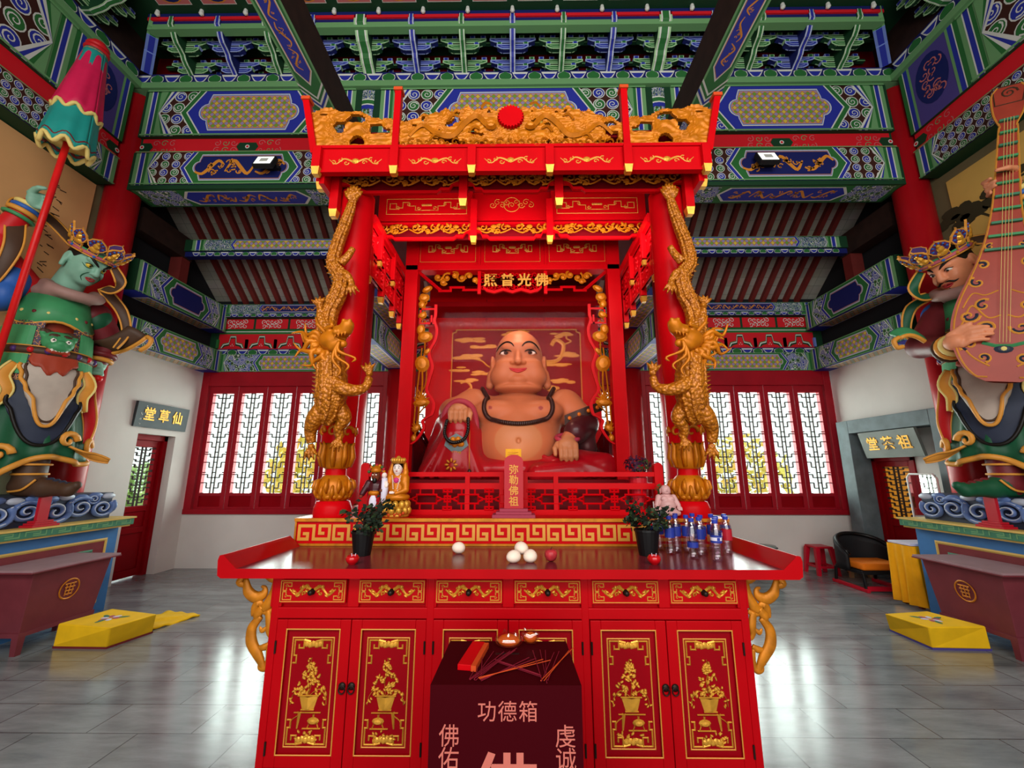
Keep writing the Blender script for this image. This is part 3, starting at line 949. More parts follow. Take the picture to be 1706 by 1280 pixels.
def front_frame():
 """the great beams on the column row behind the shrine: upper beam, red band, lower beam, cornice"""
 yf=YF-0.20
 t=thing('painted_beam_frame','great painted front beams spanning the hall behind the shrine, with lattice cartouches','beam',(0,YF,5.1),group='painted beams of the hall')
 bays=[(-5.00,-2.14),(-1.80,1.80),(2.14,5.00)]
 for nm,z0,z1 in(('upper_beam',5.90,6.62),('red_board',5.65,5.90),('lower_beam',5.10,5.65)):
  for bi,(xa,xb)in enumerate(bays):
   dy=0.05 if nm=='red_board' else 0.0
   m=Art((xa,yf+dy,z0),(1,0,0),(0,0,1))
   m.box(xa-(0.15 if bi else 0.04),xb+(0.15 if bi<2 else 0.04),yf+dy+0.0,yf+0.38,z0,z1,'p_green_d')
   L=xb-xa;H=z1-z0
   if nm=='upper_beam':beam_paint(m,0,L,0,H,'diaper',(0.25,0.75),True)
   elif nm=='red_board':red_band(m,0,L,0,H)
   else:
    beam_paint(m,0,L,0.06,H,'dragon',(0.27,0.73),True,swap=True)
    m.frame((xa,yf+0.02,z0-0.001),(1,0,0),(0,1,0));m.W=Vector((0,0,-1))
    m.O=Vector((xa,yf+0.36,z0-0.0005));m.V=Vector((0,-1,0))
    m.rect(0,0,L,0.34,'p_green',0.001);m.poly(hexpts(L*0.24,L*0.76,0.03,0.31,0.12),'p_white',0.002);m.poly(hexpts(L*0.25,L*0.75,0.045,0.295,0.11),'p_blue',0.003)
    dragon_paint(m,L*0.26,L*0.74,0.06,0.28,0.004,RND,n=5)
    for s in(0,1):m.rect(L*0.02 if s==0 else L*0.80,0.01,L*0.20 if s==0 else L*0.98,0.33,'curl',0.002)
   m.obj(nm,t)
 m=Art((-5.2,yf-0.06,6.62),(1,0,0),(0,0,1))
 m.box(-5.3,5.3,yf-0.06,yf+0.4,6.62,6.71,'p_green_l')
 m.obj('green_moulding',t)
 m=Art((-5.2,yf-0.03,6.71),(1,0,0),(0,0,1))
 m.box(-5.3,5.3,yf-0.03,yf+0.4,6.71,6.87,'p_blue_d');cloud_row(m,0,10.4,0,0.16,step=0.2)
 m.obj('scalloped_cornice',t)
 for x in(-1.97,1.97):
  m=MB();m.lathe([(0.20,5.72),(0.205,6.0)],'p_red',(x,YF,0),24,cap=False)
  m.lathe([(0.215,5.95),(0.215,6.3)],'curl',(x,YF,0),24,cap=False)
  for z0,z1,cc in((6.3,6.36,'p_blue'),(6.36,6.38,'p_white'),(6.38,6.44,'p_green'),(6.44,6.46,'p_white'),(6.46,6.60,'curl_fine')):m.lathe([(0.218,z0),(0.218,z1)],cc,(x,YF,0),24,cap=False)
  n=len(m.v);m.uv=[(math.atan2(p[1]-YF,p[0]-x)*0.22,p[2])for p in m.v]
  m.obj('column_head',t,smooth=True)
front_frame()
def side_frame(s):
 """beams along the side wall, running towards the camera"""
 x=s*5.13
 t=thing('painted_beam_frame',('great painted beams along the left side wall above the ochre mural' if s<0 else 'great painted beams along the right side wall above the pine mural'),'beam',(x,2.0,5.1),group='painted beams of the hall')
 ya,yb=-2.6,4.70
 U=(0,1,0)if s<0 else(0,-1,0)
 y0=ya if s<0 else yb
 L=yb-ya
 for nm,z0,z1 in(('upper_beam',5.73,6.62),('red_board',5.48,5.73),('lower_beam',5.10,5.48)):
  dx=0.04 if nm=='red_board' else 0.0
  m=Art((x+s*dx,y0,z0),U,(0,0,1))
  m.box(min(x+s*dx,s*5.5),max(x+s*dx,s*5.5),ya,yb,z0,z1,'p_green_d')
  H=z1-z0
  e=L-0.75 if s<0 else 0.75
  near=(0,e)if s<0 else(e,L);corner=(e,L)if s<0 else(0,e)
  if nm=='upper_beam':
   beam_paint(m,near[0],near[1],0,H,'dragon',(0.30,0.70),True)
   c0,c1=corner
   m.rect(c0,0,c1,H,'p_purple',0.001)
   for k,(cc,ww)in enumerate((('p_green',0.05),('p_white',0.012),('p_blue',0.05),('p_green_l',0.03))):
    o=sum((0.05,0.012,0.05,0.03)[:k]);m.rect(c0+o,0,c0+o+ww,H,cc,0.003);m.rect(c1-o-ww,0,c1-o,H,cc,0.003)
   cu=(c0+c1)/2
   m.disc(cu,H*0.55,0.2,'p_blue_d',0.004,20,0.33)
   for k in range(14):m.spiral(cu+RND.uniform(-0.12,0.12),H*0.55+RND.uniform(-0.24,0.24),0.06,'p_pink',0.016,0.006,0,1.0,RND.uniform(0,6),RND.choice((-1,1)),10)
  elif nm=='red_board':red_band(m,0,L,0,H)
  else:beam_paint(m,0,L,0,H,'dragon',(0.33,0.67),True,swap=True)
  m.obj(nm,t)
 xm=s*5.07
 m=Art((xm,y0,6.62),U,(0,0,1));m.box(min(xm,s*5.5),max(xm,s*5.5),ya,yb+0.05,6.62,6.71,'p_green_l');m.obj('green_moulding',t)
 xm=s*5.10
 m=Art((xm,y0,6.71),U,(0,0,1));m.box(min(xm,s*5.5),max(xm,s*5.5),ya,yb,6.71,6.87,'p_blue_d');cloud_row(m,0,L,0,0.16,step=0.2);m.obj('scalloped_cornice',t)
side_frame(-1);side_frame(1)
def girders():
 for s in(-1,1):
  x=s*2.02;hw=0.125;zb,zt=5.30,5.72;ya,yb=-2.6,4.80
  t=thing('ceiling_girder','long girder with gold dragons on its blue underside, running overhead %s of the shrine'%('left' if s<0 else 'right'),'beam',(x,1.0,zb),group='overhead girders')
  m=Art((x-hw,ya,zb),(1,0,0),(0,1,0))
  m.box(x-hw,x+hw,ya,yb,zb,zt,'dark_wood')
  m.obj('beam',t)
  m=Art((x+hw,ya,zb-0.001),(-1,0,0),(0,1,0))
  m.W=Vector((0,0,-1))
  L=yb-ya;W=2*hw
  m.U=Vector((0,1,0));m.V=Vector((1,0,0));m.O=Vector((x-hw,ya,zb-0.001))
  def P(u,v,w=0.0):return m.O+Vector((v,u,-w))
  m.P=P
  m.rect(0,0,L,W,'p_green',0.001);m.rect(0,0.0,L,0.02,'p_green_l',0.002);m.rect(0,W-0.02,L,W,'p_green_l',0.002)
  e=L-1.45
  m.poly([(0,0.04),(e,0.04),(e+0.16,W/2),(e,W-0.04),(0,W-0.04)],'p_white',0.003)
  m.poly([(0,0.05),(e,0.05),(e+0.13,W/2),(e,W-0.05),(0,W-0.05)],'p_gold',0.004)
  m.poly([(0,0.056),(e,0.056),(e+0.12,W/2),(e,W-0.056),(0,W-0.056)],'p_blue',0.005)
  dragon_paint(m,0,e,0.07,W-0.07,0.006,RND,n=26)
  for q,cc in enumerate(('p_white','p_green','p_white','p_blue','p_white')):
   o=e+0.12+0.035*q
   m.poly([(o,0),(o+0.03,0),(o+0.20,W/2),(o+0.03,W),(o,W),(o+0.17,W/2)],cc,0.004)
  m.rect(e+0.45,0,L,W,'curl',0.003);
  m.obj('painted_soffit',t)
girders()
def brackets():
 """two tiered bracket sets over the cornice, one object each"""
 def arm(mb,cx,y,z,half,h,d,cols):
  """boat shaped arm across the bracket with light rims on the face and on the underside"""
  dark,mid,light=cols
  pts=[(-half,h),(-half,h*0.55),(-half*0.86,h*0.25),(-half*0.66,0.0),(half*0.66,0),(half*0.86,h*0.25),(half,h*0.55),(half,h)]
  a=Art((cx,y,z),(1,0,0),(0,0,1))
  a.slab(pts,dark,-d,0,side=mid)
  a.outline(pts,0.017,light,0.0008)
  q=0.012
  inn=[(-half+q,h-q*0.8),(-half+q,h*0.6),(-half*0.84,h*0.25+q),(-half*0.64,q),(half*0.64,q),(half*0.84,h*0.25+q),(half-q,h*0.6),(half-q,h-q*0.8)]
  a.stroke([(-half*0.8,h*0.62),(-half*0.58,h*0.42),(half*0.58,h*0.42),(half*0.8,h*0.62)],0.010,light,0.003)
  mb.add(a.v,[],'');mb.v=mb.v[:-len(a.v)];mb.uv=mb.uv[:-len(a.v)]
  n=len(mb.v);mb.v+=a.v;mb.uv+=a.uv;mb.f+=[[i+n for i in f]for f in a.f];mb.m+=a.m
  e=0.0
  for(p,r)in(((-half*0.62,0),(half*0.62,0)),((-half*0.84,h*0.25),(-half*0.68,0.0)),((half*0.68,0.0),(half*0.84,h*0.25))):
   dx,dz=r[0]-p[0],r[1]-p[1];l=math.hypot(dx,dz);nx,nz=dz/l,-dx/l
   vs=[(cx+p[0]+nx*0.0015,y+e,z+p[1]+nz*0.0015),(cx+r[0]+nx*0.0015,y+e,z+r[1]+nz*0.0015),(cx+r[0]+nx*0.0015,y+d-e,z+r[1]+nz*0.0015),(cx+p[0]+nx*0.0015,y+d-e,z+p[1]+nz*0.0015)]
   for ya_,yb_ in((0.0,0.014),(d-0.014,d)):
    mb.add([(v_[0],y+(ya_ if q_ in(0,1)else yb_),v_[2])for q_,v_ in enumerate(vs)],[(0,3,2,1)],light)
 def dou(mb,cx,y,z,s,cols):
  dark,mid,light=cols
  b=s*0.36;tt=s*0.5
  mb.hexa([(cx-b,y-b,z),(cx+b,y-b,z),(cx+b,y+b,z),(cx-b,y+b,z)],[(cx-tt,y-tt,z+s*0.45),(cx+tt,y-tt,z+s*0.45),(cx+tt,y+tt,z+s*0.45),(cx-tt,y+tt,z+s*0.45)],light)
  mb.box(cx-tt,cx+tt,y-tt,y+tt,z+s*0.45,z+s*0.75,light)
  k=0.62
  mb.box(cx-tt*k,cx+tt*k,y-tt-0.002,y-tt,z+s*0.2,z+s*0.68,dark)
  mb.box(cx-b*k,cx+b*k,y-b*k,y+b*k,z-0.002,z,dark)
 GR=('p_green','p_green_d','p_rim_g');BL=('p_blue','p_blue_d','p_rim_b')
 def build(cols,wide,big=1.0):
  root=thing('bracket_set','','bracket',(0,0,0),group='bracket sets above the cornice')
  oth=BL if cols is GR else GR
  tiers=[(0.13,-0.03,0.20,0.27),(-0.02,0.0,0.205,0.30),(-0.22,0.12,0.205,0.30)]
  m=MB()
  for(dy,dz,h1,h2)in tiers:
   m=MB();arm(m,0,dy,dz,h1,0.068,0.07,cols);m.obj('bracket_arm',root,world=False)
   for c in(-h1*0.86,h1*0.86):m=MB();dou(m,c,dy+0.035,dz+0.062,0.07,oth);m.obj('bearing_block',root,world=False)
   m=MB();arm(m,0,dy,dz+0.105,h2,0.06,0.07,cols);m.obj('bracket_arm',root,world=False)
   for c in(-h2*0.88,-h2*0.4,h2*0.4,h2*0.88):m=MB();dou(m,c,dy+0.035,dz+0.165,0.07,oth);m.obj('bearing_block',root,world=False)
  m=MB()
  w=0.037*wide
  prof=[(0.10,-0.05),(-0.03,-0.05),(-0.08,-0.02),(-0.13,0.0),(-0.18,0.035),(-0.21,0.08),(-0.27,0.11),(-0.33,0.13),(-0.37,0.17),(-0.40,0.22),(-0.46,0.28),(-0.46,0.40),(0.10,0.40)]
  n=len(prof)
  vs=[(-w,y,z)for y,z in prof]+[(w,y,z)for y,z in prof]
  m.add(vs,[tuple(range(n)),tuple(range(2*n-1,n-1,-1))],cols[1])
  m.add(vs,[(i+n,(i+1)%n+n,(i+1)%n,i)for i in range(n)],cols[2])
  for i in range(n-2):
   (y0,z0),(y1,z1)=prof[i],prof[i+1]
   l=math.hypot(y1-y0,z1-z0);ny,nz=(z1-z0)/l,-(y1-y0)/l
   if ny>0.01 or nz>0.01:ny,nz=-abs(ny),-abs(nz)
   for k_,ww,cc in((0.0016,0.72,'p_white'),(0.003,0.50,cols[0])):
    m.add([(-w*ww,y0+ny*k_,z0+nz*k_),(w*ww,y0+ny*k_,z0+nz*k_),(w*ww,y1+ny*k_,z1+nz*k_),(-w*ww,y1+ny*k_,z1+nz*k_)],[(0,1,2,3)],cc)
  m.obj('middle_arm',root,world=False)
  return root
 g=build(GR,1.0);b=build(BL,1.0);big=build(GR,2.2)
 xs=[-4.44,-3.83,-3.21,-2.59,-1.97,-1.31,-0.66,0.0,0.66,1.31,1.97,2.59,3.21,3.83,4.44]
 words={-4.44:'leftmost green',4.44:'rightmost green',0.0:'middle blue'}
 used=set()
 names=['first','second','third','fourth','fifth','sixth','seventh','eighth','ninth','tenth','eleventh','twelfth','thirteenth','fourteenth','fifteenth']
 for i,x in enumerate(xs):
  wide=abs(abs(x)-1.97)<0.01
  src=big if wide else(b if i%2 else g)
  loc=(x,YF-0.20,6.90)
  colr='green' if(wide or i%2==0)else 'blue'
  lab='%s striped bracket set above the front cornice, %s from the left along the row'%(('large ' if wide else '')+colr,names[i])
  if id(src)not in used:
   used.add(id(src));src.location=loc;src['label']=lab
  else:dup(src,loc,0,lab)
 for s in(-1,1):
  for k,y in enumerate((3.95,3.3,2.65)):
   src=b if k%2 else g
   dup(src,(s*5.04,y,6.90),s*-PI/2 if s>0 else PI/2,'%s striped bracket set above the %s side cornice, %s from the corner'%('blue' if k%2 else 'green','left' if s<0 else 'right',names[k]))
 for s in(-1,1):
  m=MB()
  M=Matrix.Translation((s*5.0,YF-0.30,6.86))@Matrix.Rotation(-s*R(45),4,'Z')
  for(y0,z0,y1,z1,cc,cl)in((0.05,0.0,-0.18,0.14,'p_blue','p_blue_l'),(-0.14,0.14,-0.36,0.25,'p_blue','p_blue_l'),(-0.32,0.24,-0.46,0.30,'p_green','p_green_l')):
   m.hexa([M@Vector(p)for p in((-0.06,y0,z0),(-0.06,y1,z1),(0.06,y1,z1),(0.06,y0,z0))],[M@Vector(p)for p in((-0.06,y0,z0+0.18),(-0.06,y1,z1+0.18),(0.06,y1,z1+0.18),(0.06,y0,z0+0.18))],cl)
   m.add([M@Vector(p)for p in((-0.03,y0,z0-0.003),(0.03,y0,z0-0.003),(0.03,y1,z1-0.003),(-0.03,y1,z1-0.003))],[(0,1,2,3)],cc)
  tag(m.obj('corner_bracket'),'blue and green diagonal corner bracket at the %s corner of the cornice'%('left' if s<0 else 'right'),'bracket','corner brackets')
brackets()
def upper_ceiling():
 m=MB();m.box(-5.5,5.5,YF-0.05,YF+0.3,6.87,7.7,'red_dark');m.box(-5.6,-5.12,-3.0,5.0,6.87,7.7,'dark_wood');m.box(5.12,5.6,-3.0,5.0,6.87,7.7,'dark_wood')
 for yy,zz in((4.86,7.08),(4.66,7.20)):m.box(-4.9,4.9,yy,yy+0.04,zz,zz+0.04,'p_green_d');m.box(-4.9,4.9,yy-0.002,yy,zz+0.005,zz+0.018,'p_green_l')
 o=m.obj('trim_1');struct(o,'dark red boards behind the bracket sets','trim')
 a=Art((-4.6,YF-0.64,7.30),(1,0,0),(0,0,1))
 y=YF-0.64
 for(z0,z1,yy,cc)in((7.12,7.20,y,'p_green_l'),(7.20,7.245,y-0.0,'p_blue_d'),(7.245,7.29,y-0.02,'p_red'),(7.29,7.34,y-0.02,'p_blue_d')):a.box(-4.75,4.75,yy,yy+0.10,z0,z1,cc)
 struct(a.obj('trim_2'),'green, blue and red striped rail along the front edge of the ceiling','trim')
 m=Art((-4.6,-3.0,7.49),(1,0,0),(0,1,0))
 m.box(-5.6,5.6,-3.0,YF+0.3,7.349,7.5,'p_green_d')
 def P(u,v,w=0.0):return Vector((-4.6+u,y-0.02-v,7.3485-w))
 m.P=P
 s=0.575
 for i in range(16):
  for j in range(6):
   u,v=i*s,0.03+j*s
   m.poly([(u+0.07,v+0.07),(u+s-0.07,v+0.07),(u+s-0.07,v+s-0.07),(u+0.07,v+s-0.07)],'p_white',0.001)
   m.poly([(u+0.08,v+0.08),(u+s-0.08,v+0.08),(u+s-0.08,v+s-0.08),(u+0.08,v+s-0.08)],'p_pink',0.002)
   m.disc(u+s/2,v+s/2,0.20,'p_gold',0.003,20);m.disc(u+s/2,v+s/2,0.185,'p_blue_d',0.004,20)
   for q in range(5):m.spiral(u+s/2+RND.uniform(-0.1,0.1),v+s/2+RND.uniform(-0.1,0.1),0.06,'p_gold',0.02,0.005,0,1.0,RND.uniform(0,6),1,8)
 m.f=[list(reversed(f))if k>=6 else f for k,f in enumerate(m.f)]
 struct(m.obj('ceiling_2'),'green coffered ceiling with painted round medallions','ceiling')
 for i in range(17):
  x=-4.6+i*s
  m=MB();m.tube([(x,y-0.05,7.349),(x,y-0.05,7.29),(x,y-0.05,7.27)],[0.022,0.03,0.01],'p_white',8)
  tag(m.obj('rail_knob'),'small pale knob hanging under the ceiling rail','knob','knobs along the ceiling rail')
upper_ceiling()
def rear_aisle():
 """sloping roof over the rear aisle: boards, rafters, purlins, cross beams and the painted stack above the windows"""
 za,zb=4.36,5.95
 ya,yb=YB+0.1,YF
 m=MB()
 m.add([(-5.6,ya,za+0.09),(5.6,ya,za+0.09),(5.6,yb,zb+0.09),(-5.6,yb,zb+0.09)],[(0,1,2,3)],'roof_boards',[(0,0),(11.2,0),(11.2,2.6),(0,2.6)])
 m.add([(-5.6,ya+0.3,za+0.2),(5.6,ya+0.3,za+0.2),(5.6,yb,zb+0.3),(-5.6,yb,zb+0.3)],[(0,1,2,3)],'dark_void')
 roof=struct(m.obj('ceiling',origin=(0,6,5)),'sloping grey boards over the rear aisle between red rafters','ceiling')
 n=51
 L=math.hypot(ya-yb,zb-za)
 first=None
 for k in range(n):
  x=-5.0+10.0*k/(n-1)
  if first is None:
   m=MB();w=0.036
   m.hexa([(x-w,ya,za-0.0),(x+w,ya,za),(x+w,yb,zb),(x-w,yb,zb)],[(x-w,ya,za+0.09),(x+w,ya,za+0.09),(x+w,yb,zb+0.09),(x-w,yb,zb+0.09)],'rafter')
   first=m.obj('rafter',roof)
  else:
   o=first.copy();COL.objects.link(o);o.location=(10.0*k/(n-1),0,0)
 t=thing('roof_purlin','painted purlin with pale lattice cartouches across the rear aisle under the rafters','beam',(0,6.0,4.78),group='painted beams of the hall')
 m=Art((-5.0,5.92,4.85),(1,0,0),(0,0,1));m.box(-5.2,5.2,5.92,6.08,4.85,5.04,'p_green_d')
 for xa,xb in((0.0,2.9),(3.2,6.8),(7.1,10.0)):beam_paint(m,xa,xb,0,0.18,'diaper',(0.22,0.78),False)
 m.obj('purlin',t)
 m=Art((-5.0,5.95,4.77),(1,0,0),(0,0,1));m.box(-5.2,5.2,5.95,6.05,4.77,4.85,'p_blue_d');cloud_row(m,0,10,0,0.08,step=0.11);m.obj('wave_strip',t)
 t=thing('painted_beam_stack','painted stack of beams above the windows on the back wall, with red scroll boards','beam',(0,YB,3.17),group='painted beams of the hall')
 bays=[(-5.2,-2.15),(-1.8,1.8),(2.15,5.2)]
 y=YB-0.02
 for nm,z0,z1,dy in(('lattice_beam',3.17,3.48,0),('bracket_board',3.48,3.95,0.06),('red_scroll_board',3.95,4.15,0.05),('eave_purlin',4.15,4.38,-0.03)):
  for xa,xb in bays:
   m=Art((xa,y+dy,z0),(1,0,0),(0,0,1));m.box(xa-0.2,xb+0.2,y+dy,y+0.2,z0,z1,'p_green_d')
   L=xb-xa;H=z1-z0
   if nm=='lattice_beam':beam_paint(m,0,L,0,H,'diaper',(0.26,0.80),False,swap=True)
   elif nm=='eave_purlin':
    beam_paint(m,0,L,0.07,H,'dragon',(0.24,0.78),False);cloud_row(m,0,L,0,0.07,0.004,0.11)
   elif nm=='red_scroll_board':
    nn=5
    for k in range(nn):
     u0,u1=L*k/nn+0.02,L*(k+1)/nn-0.02
     m.rect(u0,0.01,u1,H-0.01,'p_red',0.001)
     for q in range(-2,3):
      for vv in(0.3,0.7):m.spiral((u0+u1)/2+q*0.07,H*vv,0.045,'p_white',0.011,0.003,0,1.1,q,1 if vv<0.5 else-1,10)
   else:
    m.rect(0,0,L,H,'p_red',0.001);m.rect(0,H*0.82,L,H,'p_green',0.002);m.rect(0,H*0.9,L,H*0.93,'p_white',0.003)
    cloud_row(m,0,L,0,H*0.24,0.002,0.17)
    nn=6
    for k in range(nn):
     c=L*(k+0.5)/nn;w_=L/nn
     for q,(cc,f)in enumerate((('p_green',1.0),('p_white',0.94),('p_green_d',0.86),('p_red',0.74))):
      m.poly([(c-w_*0.42*f,H*0.27),(c-w_*0.34*f,H*0.45*f),(c-w_*0.14*f,H*0.5*f),(c-w_*0.1*f,H*(0.3+0.46*f)),(c+w_*0.1*f,H*(0.3+0.46*f)),(c+w_*0.14*f,H*0.5*f),(c+w_*0.34*f,H*0.45*f),(c+w_*0.42*f,H*0.27)],cc,0.006+q*0.001)
     for q in range(3):m.disc(c-0.02+0.02*q,H*(0.36 if q%2==0 else 0.42),0.008,'p_white',0.011,6)
     for s in(-1,1):m.box2(c+s*w_*0.5-0.02,H*0.26,c+s*w_*0.5+0.02,H*0.6,0,0.03,'p_blue_l' if k%2 else 'p_green')
   m.obj(nm,t)
 for x,lab in((-1.97,'left of the shrine'),(1.97,'right of the shrine'),(-5.22,'high on the left side wall'),(5.22,'high on the right side wall')):
  t=thing('cross_beam','painted cross beam from column to back wall, '+lab,'beam',(x,6.0,3.6),group='cross beams of the rear aisle')
  hw=0.15
  for nm,z0,z1 in(('tie_beam',3.18 if abs(x)<3 else 3.16,3.52),('girder',3.88,4.32)):
   for sgn in(-1,1):
    pass
   m=Art((x-hw,YB,z0),(0,-1,0),(0,0,1))
   m.box(x-hw,x+hw,YF+0.17,YB-0.02,z0,z1,'p_green_d')
   Ls=YB-YF-0.2
   beam_paint(m,0.02,Ls,0,z1-z0,'diaper' if nm=='tie_beam' else 'plain',(0.3,0.72),False,swap=True)
   m.frame((x+hw,YF+0.2,z0),(0,1,0),(0,0,1));beam_paint(m,0,Ls-0.02,0,z1-z0,'diaper' if nm=='tie_beam' else 'plain',(0.28,0.7),False,swap=True)
   def P(u,v,w=0.0,x=x,z0=z0):return Vector((x-hw+v,YF+0.2+u,z0-0.001-w))
   m.P=P
   m.rect(0,0,Ls,2*hw,'p_blue',0.001);m.rect(0.25,0.03,Ls-0.25,2*hw-0.03,'p_white',0.002);m.rect(0.28,0.05,Ls-0.28,2*hw-0.05,'diaper',0.003)
   m.obj(nm,t)
  m=Art((x-hw,YB,4.32),(0,-1,0),(0,0,1));m.box(x-0.1,x+0.1,YF+0.17,6.1,4.75,5.1,'dark_wood');m.box(x-0.09,x+0.09,5.92,6.08,4.32,4.8,'rafter');m.obj('short_tie',t)
rear_aisle()
def floodlights():
 for s in(-1,1):
  x=s*3.17 if s<0 else 3.22
  t=thing('floodlight','square floodlight with pale glowing face on the painted front beam, %s of the shrine'%('left' if s<0 else 'right'),'light',(x,4.70,5.32),group='square floodlights')
  M=Matrix.Translation((x,4.66,5.37))@Matrix.Rotation(R(-25),4,'X')
  m=MB();m.box(-0.125,0.125,-0.03,0.03,-0.105,0.105,'black_soft',M);m.obj('housing',t,bevel=0.006)
  m=MB();m.box(-0.105,0.105,-0.034,-0.031,-0.085,0.085,'lamp_face',M);m.box(-0.05,0.05,-0.037,-0.034,-0.04,0.04,'p_white',M);m.obj('lamp_face',t)
  m=MB();m.box(x-0.02,x+0.14,4.72,4.84,5.34,5.38,'black_soft');m.obj('mounting_bracket',t)
floodlights()
# ---------------------------------------------------------------- red offering cabinet in front of the shrine
mat('cup_red','b80a14',0.12,coat=0.6)
mat('merit_box','3a040b',0.55,spec=0.03)
mat('merit_text','c0685c',0.6)
mat('incense','7a1026',0.7)
mat('incense_orange','c24416',0.7)
mat('orange_wrap','d8661c',0.4)
mat('yellow_paper','e0a020',0.7)
mat('bun','efdccb',0.6)
mat('apple','b8323a',0.3,vary=0.4,scale=30)
mat('leaf_dark','1d2a20',0.5,vary=0.4,scale=30)
mat('leaf_mid','35482c',0.5)
mat('soil','2a1c14',0.9)
mat('pot_black','101012',0.4)
mat('tablet_red','b01826',0.4)
mat('tablet_base','9a2f46',0.5)
mat('cap_blue','2638a0',0.4)
mat('label_blue','24348f',0.4)
mat('label_white','d8d4e6',0.5)
mat('label_red','a8182a',0.4)
def tendril(a,cu,cv,w,h,mt,w0,hh,n=4):
 """mirrored pair of leafy scrolls about cu"""
 for s in(-1,1):
  pts=smooth_pts([(cu+s*w*0.04,cv+h*0.1),(cu+s*w*0.16,cv+h*0.28),(cu+s*w*0.26,cv-h*0.05),(cu+s*w*0.34,cv-h*0.22),(cu+s*w*0.48,cv+h*0.12)],5)
  N=len(pts)
  a.stroke(pts,[h*0.2*(1-0.6*k/N)for k in range(N)],mt,w0,hh)
  for k,(fu,fv,rr)in enumerate(((0.12,0.22,0.16),(0.22,0.15,0.13),(0.17,-0.12,0.14),(0.31,-0.18,0.13),(0.40,0.05,0.12))):
   a.spiral(cu+s*w*fu,cv+h*fv,h*rr,mt,h*0.1,w0,hh,1.0,k+(0 if s>0 else 2),s,10)
  for k in range(n):
   t=0.12+0.34*k/n
   a.dome(cu+s*w*t,cv+h*0.3*math.sin(k*2.1),h*0.14,mt,w0,hh,7,h*0.07,s*(0.6+k))
def corner_fret(a,u,v,su,sv,sz,mt,w0,hh=0.003):
 for(p)in([(0,0),(1,0),(1,0.4),(0.55,0.4)],[(0,0),(0,1),(0.4,1),(0.4,0.55)]):
  a.stroke([(u+su*x*sz,v+sv*y*sz)for x,y in p],sz*0.12,mt,w0,hh)
 a.spiral(u+su*sz*0.42,v+sv*sz*0.36,sz*0.2,mt,sz*0.09,w0,hh,1.1,0,su,9)
def vase_relief(a,cu,v0,sc,mt,w0,mirror=1,seed=1):
 """flower basket over an incense burner on a rock stand"""
 rr=random.Random(seed)
 X=lambda x:cu+mirror*x*sc*1.3
 Y=lambda y:v0+y*sc
 hh=0.006
 a.add([a.P(X(-0.24),Y(1.15),w0),a.P(X(0.24),Y(1.15),w0),a.P(X(0.15),Y(0.76),w0),a.P(X(-0.15),Y(0.76),w0),a.P(X(0.0),Y(1.13),w0+0.010),a.P(X(0.0),Y(0.78),w0+0.010)],[(0,4,5,3)if mirror<0 else(3,5,4,0),(4,1,2,5)if mirror<0 else(5,2,1,4)],mt)
 a.stroke([(X(-0.27),Y(1.16)),(X(0.27),Y(1.16))],0.05*sc,mt,w0+0.003,hh)
 a.stroke([(X(-0.17),Y(0.75)),(X(0.17),Y(0.75))],0.05*sc,mt,w0+0.003,hh)
 for k in range(80):
  t=rr.random()**1.3
  hgt=1.2+0.95*t
  wd=0.40*(1-t)+0.05
  a.dome(X(rr.uniform(-wd,wd)),Y(hgt),rr.uniform(0.05,0.09)*sc,mt,w0,hh,6,rr.uniform(0.03,0.05)*sc,rr.uniform(0,3))
 for s in(-1,1):
  a.stroke(smooth_pts([(X(0.0),Y(1.15)),(X(s*0.25),Y(1.35)),(X(s*0.42),Y(1.15)),(X(s*0.46),Y(0.9))],5),0.025*sc,mt,w0,hh)
  for k in range(4):a.dome(X(s*rr.uniform(0.36,0.5)),Y(rr.uniform(0.88,1.1)),0.06*sc,mt,w0,hh,6,0.03*sc,rr.uniform(0,3))
 a.stroke(smooth_pts([(X(0),Y(1.2)),(X(0.04),Y(1.6)),(X(-0.03),Y(2.0)),(X(0),Y(2.3))],5),0.02*sc,mt,w0,hh)
 for k in range(4):a.dome(X(rr.uniform(-0.08,0.08)),Y(2.05+0.07*k),0.05*sc,mt,w0,hh,6,0.03*sc,k)
 a.stroke([(X(-0.34),Y(0.66)),(X(0.34),Y(0.66))],0.04*sc,mt,w0,hh)
 a.stroke([(X(-0.2),Y(0.7)),(X(-0.24),Y(0.2))],[0.12*sc,0.05*sc],mt,w0,0.008)
 a.stroke(smooth_pts([(X(-0.2),Y(0.6)),(X(-0.38),Y(0.45)),(X(-0.4),Y(0.3))],4),0.03*sc,mt,w0,hh)
 a.dome(X(0.16),Y(0.42),0.2*sc,mt,w0,0.012,10,0.11*sc)
 a.stroke([(X(0.16),Y(0.5)),(X(0.16),Y(0.62))],0.06*sc,mt,w0,hh)
 for s in(-1,1):a.stroke([(X(0.16+s*0.1),Y(0.34)),(X(0.16+s*0.14),Y(0.22))],0.04*sc,mt,w0,hh)
 a.stroke([(X(-0.1),Y(0.2)),(X(0.36),Y(0.2))],0.045*sc,mt,w0,hh)
 for k in range(16):a.dome(X(rr.uniform(-0.36,0.32)),Y(rr.uniform(-0.14,0.14)),rr.uniform(0.04,0.08)*sc,mt,w0,hh,6,0.035*sc,rr.uniform(0,3))
